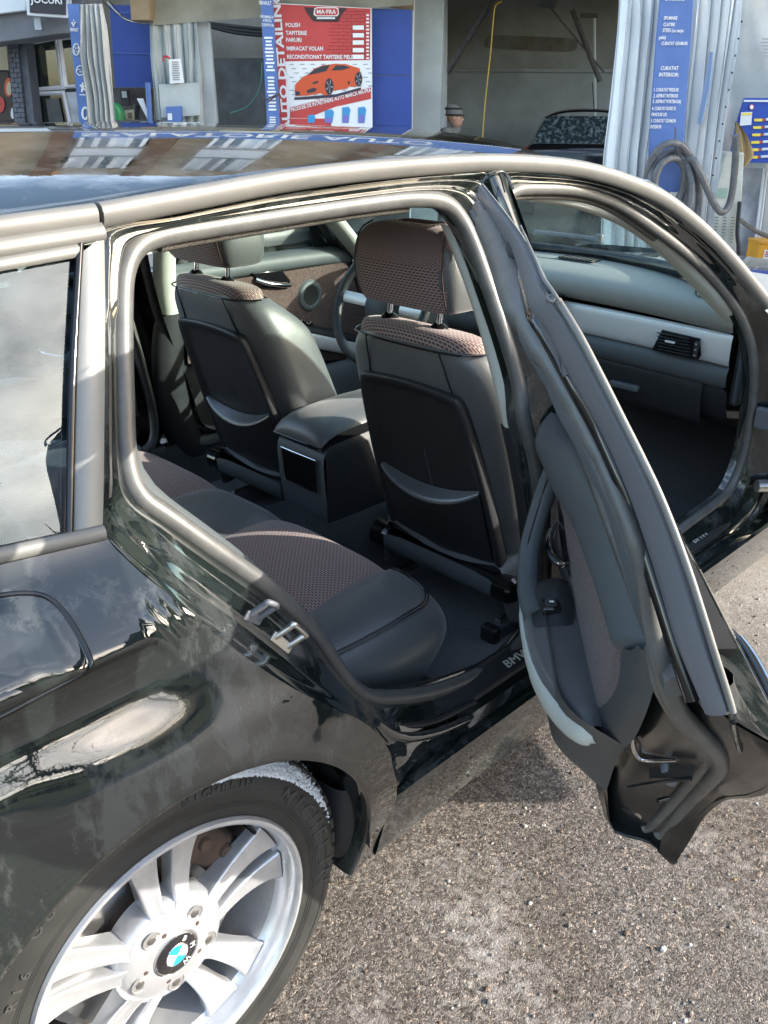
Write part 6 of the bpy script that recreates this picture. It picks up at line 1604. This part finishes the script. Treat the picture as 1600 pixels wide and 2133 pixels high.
# ---- blue fascia with the large white sign over the bays (it also mirrors in the roof)
fas = thing('fascia_sign', 'long blue fascia over the wash bays with large white letters', 'sign', tuple(gz(520, 10.4, 2.7)))
at(slab('fascia_board', [gz(150, 10.4, 2.735), gz(1150, 10.4, 2.735), gz(1150, 10.4, 3.42), gz(150, 10.4, 3.42)], HD * .12, B['blue'], None, .01), fas)
at(slab('fascia_lip', [gz(150, 10.38, 2.715), gz(1150, 10.38, 2.715), gz(1150, 10.38, 2.745), gz(150, 10.38, 2.745)], HD * .1, B['white'], None), fas)
ft = text('fascia_letters', 'SPALATORIE AUTO', .50, gz(560, 10.39, 3.05), HR, UP, B['white'], None, ext=.01, sx=.95, bold=.015)
at(ft, fas)
# ---- shop at the left with dark brick pier, white window and sign
sh = thing('corner_shop', 'dark grey shop front with white framed windows at the far left', 'shop', tuple(gz(60, 13, 0)))
at(slab('canopy_beam', [bgp(-160, -60, 12.2), bgp(176, -80, 12.2), bgp(172, 66, 12.2), bgp(110, 72, 12.2), bgp(30, 84, 12.2), bgp(-160, 105, 12.2)], HD * .6, B['canopy'], None, .01), sh)
at(slab('canopy_soffit_edge', [bgp(-160, -60, 12.1), bgp(60, -70, 12.1), bgp(54, 22, 12.1), bgp(-160, 48, 12.1)], HD * .1, B['pvc'], None, .01), sh)
at(slab('shop_wall', [gz(-160, 13.6, 0), gz(230, 13.6, 0), gz(230, 13.6, 3.2), gz(-160, 13.6, 3.2)], HD * .15, B['canopy'], None), sh)
at(slab('pier_core', [bgp(14, 82, 12.75), bgp(38, 80, 12.75), bgp(66, 330, 12.75), bgp(36, 330, 12.75)], HD * .25, B['dark'], None), sh)
br0 = None
for i in range(24):
    v = 90 + i * 10.4
    ul = 14.5 + (v - 82) * .0895
    wid = 22.5
    for (a, b_) in (((.02, .62), (.66, .98)) if i % 2 == 0 else ((.02, .32), (.36, .98))):
        at(slab('brick', [bgp(ul + wid * a, v, 12.7), bgp(ul + wid * b_, v - .4, 12.7), bgp(ul + wid * b_ + .9, v + 9.2, 12.7), bgp(ul + wid * a + .9, v + 9.6, 12.7)], HD * .06, B['brick'], None, .004), sh)
at(slab('pier_return', [bgp(38, 84, 12.75), bgp(53, 82, 12.75), bgp(80, 330, 12.75), bgp(66, 330, 12.75)], HD * .3, B['brick'], None), sh)
def wframe(pts, nm='window', w=.05, D=13.1, pane=True):
    P = [bgp(u, v, D) for u, v in pts]
    f = at(tube(nm, P, w / 2, B['frame'], None, closed=True, n=1, seg=4, flat=(HD, 1.2, 1.0)), sh)
    if pane:
        q = slab('pane', [p + HD * .0 for p in P], HD * .01, B['paneg'], None, smooth=False)
        q.parent = f
    return f
wframe([(58, 90), (118, 80), (132, 182), (74, 186)], w=.07)
wframe([(123, 80), (185, 74), (190, 178), (136, 181)], w=.07)
wframe([(70, 196), (132, 193), (146, 262), (84, 266)], w=.06)
at(slab('blind_panel', [bgp(134, 192, 13.12), bgp(180, 190, 13.12), bgp(188, 262, 13.12), bgp(146, 262, 13.12)], HD * .04, B['metal'], None, .004), sh)
at(slab('lower_pane', [bgp(95, 206, 13.05), bgp(122, 204, 13.05), bgp(132, 258, 13.05), bgp(103, 260, 13.05)], HD * .02, B['slate'], None), sh)
at(tube('window_handle', [bgp(72, 208, 13.0), bgp(74, 214, 13.0)], .012, B['metal'], None, n=1), sh)
at(slab('interior_wall', [gz(40, 13.45, .2), gz(200, 13.45, .2), gz(200, 13.45, 2.7), gz(40, 13.45, 2.7)], HD * .02, B['slate'], None), sh)
at(slab('reflected_poster', [bgp(80, 104, 13.35), bgp(84, 94, 13.35), bgp(97, 108, 13.35), bgp(112, 93, 13.35), bgp(122, 92, 13.35), bgp(130, 172, 13.35), bgp(90, 156, 13.35)], HD * .01, B['cream'], None), sh)  # cream cut-out behind the glass, standing in for a reflection in the pane
at(slab('bracket', [bgp(70, 36, 12.0), bgp(84, 36, 12.0), bgp(87, 62, 12.0), bgp(73, 62, 12.0)], HD * .1, B['metal'], None), sh)
sg = slab('shop_sign', [bgp(50, -60, 11.9), bgp(146, -60, 11.9), bgp(142, 38, 11.9), bgp(56, 32, 11.9)], HD * .12, B['frame'], None, .008)
slab('sign_face', [bgp(60, -56, 11.88), bgp(138, -56, 11.88), bgp(136, 31, 11.88), bgp(62, 26, 11.88)], HD * .02, col_m('dark_sign_face', (.022, .016, .028), .4), sg)
btxt('JOCURI', 96, 2, 15, 66, 11.86, B['white'], sg, ang=R(-2), bold=.02)
tag(sg, 'dark shop sign in a white frame, top left, lettered JOCURI', 'sign')
fp = slab('food_poster', [bgp(-140, 148, 13.2), bgp(17, 150, 13.2), bgp(32, 250, 13.2), bgp(-120, 252, 13.2)], HD * .02, col_m('dark_brown_print', (.040, .026, .022), .5), None)
for (u, v, ru, rv, mt) in ((18, 182, 9, 20, B['orange']), (19, 184, 6, 14, B['cream']), (0, 218, 10, 17, B['red']), (27, 236, 5, 12, B['pvc'])):
    slab('printed_food', [bgp(u + ru * math.cos(t), v + rv * math.sin(t), 13.18 - (.004 if ru == 6 else 0)) for t in np.linspace(0, 6.283, 17)[:-1]], HD * .002, mt, fp)
tag(fp, 'dark brown food poster at the left edge, beside the brick pier', 'poster')
yw = slab('cream_wall', [bgp(-160, 80, 13.3), bgp(12, 88, 13.3), bgp(18, 146, 13.3), bgp(-160, 144, 13.3)], HD * .1, B['cream'], None)
tag(yw, 'cream wall above the food poster at the left edge', 'wall')
# ---- building above the wash, mirrored in the roof of the car
ub = thing('apartment_building', 'tan apartment building above the wash with glazed white balconies', 'building', tuple(gz(600, 14, 3.4)))
at(slab('wall', [gz(-900, 14.4, 3.4), gz(1250, 14.4, 3.4), gz(1250, 14.4, 9.2), gz(-900, 14.4, 9.2)], HD * 4, B['tan'], None), ub)
for u in (-760, -330, 100, 330, 820, 1120):
    at(slab('pier', [gz(u, 14.2, 3.4), gz(u + 55, 14.2, 3.4), gz(u + 55, 14.2, 9.2), gz(u, 14.2, 9.2)], HD * .2, B['brown'], None), ub)
bayg = glass_mat('balcony_glass', (.5, .6, .7), 1., 2.2, trans=.3)
for u0 in (-690, -260, 170, 470, 920):
    for z0 in (4.0, 6.7):
        w_ = at(slab('window', [gz(u0, 14.15, z0), gz(u0 + 150, 14.15, z0), gz(u0 + 150, 14.15, z0 + 1.6), gz(u0, 14.15, z0 + 1.6)], HD * .25, B['slate'], None), ub)
        for k in range(4):
            f = tube('frame', [gz(u0 + 3 + 37 * k, 14.1, z0 + .1), gz(u0 + 36 + 37 * k, 14.1, z0 + .1), gz(u0 + 36 + 37 * k, 14.1, z0 + 1.5), gz(u0 + 3 + 37 * k, 14.1, z0 + 1.5)], .05, B['frame'], None, closed=True, n=1, seg=4)
            f.parent = w_
            g_ = slab('pane', [gz(u0 + 5 + 37 * k, 14.12, z0 + .15), gz(u0 + 34 + 37 * k, 14.12, z0 + .15), gz(u0 + 34 + 37 * k, 14.12, z0 + 1.45), gz(u0 + 5 + 37 * k, 14.12, z0 + 1.45)], HD * .01, B['frame'] if (k + int(z0)) % 3 == 0 else bayg, None)
            g_.parent = w_
        at(slab('parapet', [gz(u0 - 5, 14.1, z0 - .95), gz(u0 + 155, 14.1, z0 - .95), gz(u0 + 155, 14.1, z0 - .05), gz(u0 - 5, 14.1, z0 - .05)], HD * .1, B['frame'] if z0 > 5 else B['cream'], None), ub)

# ---- right: curtains, lettered sign, hoses
Dc = 7.7
c1 = drape('white_curtain', [(1292, -60), (1286, 60), (1270, 220), (1256, 330), (1248, 600)], [(1392, -60), (1384, 60), (1370, 200), (1356, 330), (1345, 600)], Dc, 4.2, .06, B['pvc'], None, sway=.5, nu=120)
tag(c1, 'white plastic curtain gathered in folds left of the blue instructions sign', 'curtain')
c2 = drape('white_curtain', [(1442, -60), (1436, 60), (1420, 220), (1410, 330), (1396, 600)], [(1552, -60), (1536, 60), (1512, 220), (1492, 400), (1470, 600)], Dc - .05, 4.6, .065, B['pvc'], None, phase=1.5, sway=.6, nu=120)
tag(c2, 'white plastic curtain with an eyeleted edge right of the blue instructions sign', 'curtain')
for k in range(10):
    t = k / 9
    uu = 1549 - 60 * t; vv = 45 + 320 * t
    lathe('eyelet', [(0, .001), (.005, .002), (.008, .0)], B['dark'], c2, c=bgp(uu - 4, vv, Dc - .16), axis=-HD, seg=10)
c3 = drape('blue_grey_patch', [(1478, 108), (1466, 180), (1452, 258)], [(1487, 108), (1482, 180), (1462, 258)], Dc - .15, 1, .01, col_m('pale_blue_patch', (.17, .25, .40), .5), c2, nv=6, nu=10)
sgn = quad('instruction_sign', [(1380, -40), (1447, -40), (1440, 80), (1428, 240), (1418, 400), (1350, 400), (1356, 240), (1368, 80)], Dc - .16, B['blue'], None, .03, .004)
tag(sgn, 'tall blue sign with white cleaning instructions hung between white curtains', 'sign')
Ds = Dc - .17
for s, u, v, h, w in (('EXTERIOR:', 1406, -2, 8, 40), ('SPUMARE', 1397, 37.5, 8.5, 28), ('CLATIRE', 1394, 51, 8.5, 24), ('STERS (cu carpa', 1402, 64.5, 9, 44), ('piele)', 1380, 79, 9, 14), ('CURATAT GEAMURI', 1405, 90.5, 8.5, 54), ('CURATAT', 1395, 142, 9.5, 37), ('INTERIOR:', 1393.5, 155.5, 9.5, 41), ('1. CURATAT PRESURI', 1388, 187, 8.5, 51), ('2. ASPIRAT INTERIOR', 1387, 199.5, 8.5, 51), ('3. ASPIRAT PORTBAGAJ', 1389, 212.5, 8.5, 58), ('4. CURATAT BORD SI', 1383, 226, 8.5, 49), ('PANOURI USI', 1373, 238.5, 8.5, 31), ('5. CURATAT GEAMURI', 1382, 251.5, 8.5, 52), ('INTERIOR', 1366.5, 264, 8.5, 23)):
    btxt(s, u, v, h * .88, w, Ds, B['white'], sgn, bold=.012)
Dh = Dc - .30
hs = tube('vacuum_hose', [bgp(u, v, Dh + .05 * math.sin(i * .9)) for i, (u, v) in enumerate(((1430, 500), (1450, 455), (1456, 400), (1446, 345), (1425, 308), (1400, 298), (1372, 310), (1352, 345), (1346, 395), (1352, 440), (1375, 470), (1405, 470), (1432, 440), (1441, 390), (1432, 345), (1412, 318), (1390, 318), (1366, 338), (1355, 375), (1356, 410), (1372, 445), (1400, 455), (1424, 430), (1432, 385), (1420, 340), (1398, 330), (1375, 345), (1364, 380), (1372, 415), (1398, 430), (1420, 400), (1428, 350), (1440, 330), (1462, 368), (1484, 418), (1502, 442), (1517, 430), (1526, 395), (1532, 330), (1533, 282)))], .028, B['hose'], None, n=6, seg=10)
tag(hs, 'grey rubber vacuum hose coiled in loops over the foot of the blue sign', 'hose')
hk2 = tube('hose_hook', [bgp(1407, 265, Dh), bgp(1407, 330, Dh)], .006, B['iron'], None, n=1, seg=6)
tag(hk2, 'thin dark rod the coiled hose hangs from', 'hook')
# grey canvas wall, price panel, cloth, steel leg, crate at the right edge
cw_ = drape('canvas_wall', [(1490, -60), (1500, 60), (1505, 200), (1490, 350)], [(1760, -60), (1740, 60), (1720, 200), (1720, 350)], 8.95, 2, .05, B['canvas'], None, sway=1.2)
bars(cw_, 1606, 78, 120, 6, 46, 8.75, greyp, 0)
tag(cw_, 'grey canvas sheet with faint print at the top right corner', 'canvas')
pnl = quad('price_panel', [(1552, 204), (1720, 204), (1710, 342), (1520, 338), (1535, 260)], 8.6, col_m('blue_speckled_print', (.012, .06, .36), .4, col2=(.10, .22, .55), nscale=60, contrast=(.6, .75)), None, .04, .004)
tag(pnl, 'blue price panel with yellow labels at the right edge', 'panel')
for i in range(6):
    v = 250 + i * 15.5; u = 1580 - i * 2
    quad('price_label', [(u - 9, v - 2.6), (u + 8, v - 3), (u + 8, v + 2.8), (u - 9, v + 2.8)], 8.585, B['yel'], pnl, .003)
    quad('label_icon', [(u + 9, v - 3), (u + 13, v - 3), (u + 13, v + 2), (u + 9, v + 2)], 8.585, B['orange'], pnl, .003)
    tube('label_dash', [bgp(u + 15, v - 1, 8.585), bgp(u + 34, v - 2, 8.585)], .012, B['pvc'], pnl, n=1, seg=5)
quad('paper_label', [(1544, 234), (1567, 233), (1565, 260), (1541, 262)], 8.58, B['pvc'], pnl, .002)
quad('paper_label', [(1545, 236), (1566, 235), (1566, 239), (1545, 240)], 8.575, B['yel'], pnl, .002)
quad('round_mark', [(1566 + 5 * math.cos(t), 223 + 6 * math.sin(t)) for t in np.linspace(0, 6.283, 13)[:-1]], 8.585, B['red'], pnl, .002)
quad('round_mark', [(1566 + 3.6 * math.cos(t), 223 + 4.4 * math.sin(t)) for t in np.linspace(0, 6.283, 13)[:-1]], 8.582, B['white'], pnl, .002)
quad('panel_heading', [(1550, 208), (1700, 209), (1700, 213), (1549, 212)], 8.585, B['pvc'], pnl, .002)
cl = sheet('hanging_cloth', [[bgp(u0 + (u1 - u0) * t, v, 8.35) + HD * .03 * math.sin(9 * t + v * .05) for t in np.linspace(0, 1, 12)] for v, u0, u1 in ((254, 1532, 1536), (270, 1533, 1548), (290, 1536, 1558), (310, 1538, 1566), (325, 1538, 1573), (335, 1537, 1565), (346, 1537, 1556))], B['cloth'], None, s=1)
tag(cl, 'ochre cloth hanging beside the blue price panel', 'cloth')
lg = thing('vacuum_station', 'cream steel vacuum station leg with slotted vents under the ochre cloth', 'vacuum', tuple(gz(1510, 8.2, 0)))
at(slab('station_leg', [bgp(1513, 318, 8.2), bgp(1551, 318, 8.2), bgp(1545, 420, 8.2), bgp(1530, 548, 8.2), bgp(1455, 548, 8.2), bgp(1485, 420, 8.2)], HD * .25, B['perf'], None, .01), lg)
for c_ in range(3):
    for r_ in range(9):
        u, v = 1490 + c_ * 17 - r_ * .6, 452 + r_ * 6.4
        at(slab('vent_slot', [bgp(u, v, 8.19), bgp(u + 7, v + .8, 8.19), bgp(u + 7, v + 2, 8.19), bgp(u, v + 1.2, 8.19)], HD * .004, B['slate'], None), lg)
at(slab('green_patch', [bgp(1494, 392, 8.19), bgp(1516, 393, 8.19), bgp(1513, 412, 8.19), bgp(1490, 410, 8.19)], HD * .005, col_m('pale_green', (.25, .38, .30), .6), None), lg)
pipe = tube('black_pipe', [bgp(1541, 420, 8.15), bgp(1536, 480, 8.15), bgp(1538, 510, 8.15), bgp(1541, 545, 8.15)], .018, MT['hard'], None, n=4, seg=8)
tag(pipe, 'thin black pipe running down beside the cream steel leg', 'pipe')
md = thing('steel_door', 'blue-grey galvanised door with pale edge strips at the right edge', 'door', tuple(gz(1580, 8.7, 0)))
at(slab('door_sheet', [bgp(1545, 338, 9.3), bgp(1598, 338, 9.3), bgp(1574, 548, 9.3), bgp(1520, 548, 9.3)], HD * .05, B['metal'], None, .006), md)
for du in (0, 6):
    at(tube('edge_strip', [bgp(1594 + du, 338, 9.25), bgp(1568 + du, 548, 9.25)], .014, B['pvc'], None, n=1, seg=6), md)
at(slab('wall_panel', [bgp(1604, 338, 9.35), bgp(1760, 338, 9.35), bgp(1760, 540, 9.35), bgp(1580, 540, 9.35)], HD * .05, B['canvas'], None), md)
br_ = tube('broom_stick', [bgp(1542, 458, 8.9), bgp(1575, 482, 8.75), bgp(1640, 508, 8.6)], .022, B['wood'], None, n=2, seg=8)
tag(br_, 'weathered wooden stick leaning over the yellow crate', 'stick')
cr = thing('plastic_crate', 'yellow plastic crate with a white label on the ground at the right edge', 'crate', tuple(gz(1610, 7.9, 0)))
co = np.array(gz(1583, 7.75, 0)); 
_b0 = onp(1575, 553, 2, .0)
def crp(a, d, z): return _b0 + HR * a + HD * d + UP * z
at(slab('crate_body', [crp(0, 0, 0), crp(.40, 0, 0), crp(.40, .30, 0), crp(0, .30, 0)], UP * .22, B['crate'], None, .012), cr)
at(slab('crate_rim', [crp(-.006, -.006, .20), crp(.406, -.006, .20), crp(.406, .306, .20), crp(-.006, .306, .20)], UP * .028, B['crate'], None, .008), cr)
lb_ = at(slab('crate_label', [crp(.055, -.004, .06), crp(.30, -.004, .06), crp(.30, -.004, .15), crp(.055, -.004, .15)], HD * .003, B['white'], None), cr)
bt = text('crate_print', 'Be', .085, (0, 0, 0), HR, UP, B['red'], None, 'LEFT', ext=.001, sx=.8)
bt.data.transform(Matrix.Translation(Vector(crp(.065, -.008, .105)))); bt.parent = lb_
# loose grit and pale scraps on the ground by the sill
rgp = np.random.default_rng(11)
pb = {k: ([], []) for k in range(4)}
for i in range(1100):
    x, y = rgp.uniform(.3, 2.6), rgp.uniform(-.75, .12)
    k = int(rgp.choice(4, p=(.52, .30, .165, .015))); r = rgp.uniform(.0012, .0036) if rgp.random() < .93 else rgp.uniform(.0035, .0062)
    vs, fs = pb[k]; n0 = len(vs); a0 = rgp.uniform(0, 6.28)
    for zz_, rr in ((0, .9), (.5, 1.0), (.85, .55)):
        for q in range(5):
            a = a0 + q * 1.2566; j = rgp.uniform(.75, 1.2)
            vs.append((x + r * rr * j * math.cos(a) * 1.25, y + r * rr * j * math.sin(a), r * zz_))
    for l in range(2):
        for q in range(5): fs.append((n0 + l * 5 + q, n0 + l * 5 + (q + 1) % 5, n0 + l * 5 + 5 + (q + 1) % 5, n0 + l * 5 + 5 + q))
    fs.append(tuple(n0 + 10 + q for q in range(5)))
for k, (nm, c) in enumerate((('grey_grit', (.26, .23, .20)), ('brown_grit', (.17, .11, .075)), ('pale_grit', (.55, .52, .47)), ('orange_grit', (.50, .24, .08)))):
    g = mesh_ob(nm, pb[k][0], pb[k][1], mat(nm, c, .8), ground, smooth=False); tag(g, kind='stuff')

# ================================================================== THE OTHER SIDE OF THE YARD (seen only in reflections, the block added for its shade)
ob = thing('shade_block', 'tall pale block out of view, added to shade the wash bays', 'building', (17, -2, 0))  # unseen block added to keep the sun off the wash bays
at(rbox('wall', (17, -2, 6.5), (5, 11, 13), B['cream']), ob)
for i in range(3):
    for z in (3, 6, 9):
        at(rbox('window', (14.46, -6 + i * 3.4, z), (.1, 1.6, 1.5), B['slate']), ob)
lw = thing('low_building', 'long low pale building across the yard behind the camera', 'building', (-6, -17, 0))
at(rbox('wall', (-4, -20, 1.9), (64, 4, 3.8), B['cream']), lw)
for i in range(15):
    wn = at(rbox('window', (-26 + i * 3.6, -17.97, 2.2), (1.7, .1, 1.4), B['slate']), lw)
at(rbox('roof', (-4, -20, 3.95), (64.6, 4.6, .3), B['brown']), lw)

# bare trees across the yard behind the camera; their branches mirror in the flank of the car
BK = mat('bare_bark', (.075, .06, .048), .9, col2=(.12, .10, .08), nscale=9, bump=.5, bscale=25)
def bare_tree(x, y, h, lab, seed):
    rg = np.random.default_rng(seed)
    t = thing('bare_tree', lab, 'tree', (x, y, 0), 'bare trees behind the camera')
    tr = [np.array((x, y, 0.0))]
    for k in range(6): tr.append(tr[-1] + np.array((rg.normal(0, .10), rg.normal(0, .10), h / 7)))
    at(tube('trunk', tr, [.26, .23, .20, .16, .12, .09, .06], BK, None, n=3, seg=9), t)
    vs, fs = [], []
    def limb(p, d, L_, r, depth):
        pts = [p]
        for k in range(4):
            d = d + rg.normal(0, .16, 3) + np.array((0, 0, .05)); d /= np.linalg.norm(d)
            pts.append(pts[-1] + d * L_ / 4)
        for a, b, ra, rb in zip(pts[:-1], pts[1:], np.linspace(r, r * .55, 4), np.linspace(r * .88, r * .45, 4)):
            ax = b - a; ax /= np.linalg.norm(ax); e1 = np.cross(ax, (.31, .2, .9)); e1 /= np.linalg.norm(e1); e2 = np.cross(ax, e1)
            n0 = len(vs)
            for c, rr in ((a, ra), (b, rb)):
                for q in range(4): vs.append(c + rr * (math.cos(q * 1.571) * e1 + math.sin(q * 1.571) * e2))
            for q in range(4): fs.append((n0 + q, n0 + (q + 1) % 4, n0 + 4 + (q + 1) % 4, n0 + 4 + q))
        if depth:
            for k in range(3):
                i = rg.integers(1, 5); nd = d + rg.normal(0, .65, 3); nd /= np.linalg.norm(nd)
                limb(pts[i], nd, L_ * rg.uniform(.5, .75), r * .5, depth - 1)
    for k in range(8):
        p = tr[2 + k % 5]; a = rg.uniform(0, 6.28)
        d = np.array((math.cos(a), math.sin(a), rg.uniform(.5, 1.1))); d /= np.linalg.norm(d)
        limb(p, d, h * rg.uniform(.28, .42), .075, 2)
    at(mesh_ob('crown', vs, fs, BK, None, sharp=None), t)
bare_tree(.6, -13.0, 7.0, 'bare tree nearest the car, behind the camera', 1)
bare_tree(3.6, -15.0, 7.5, 'tall bare tree behind the nearest one', 2)
bare_tree(-4.5, -12.0, 7.0, 'bare tree farthest to the left in the row', 3)
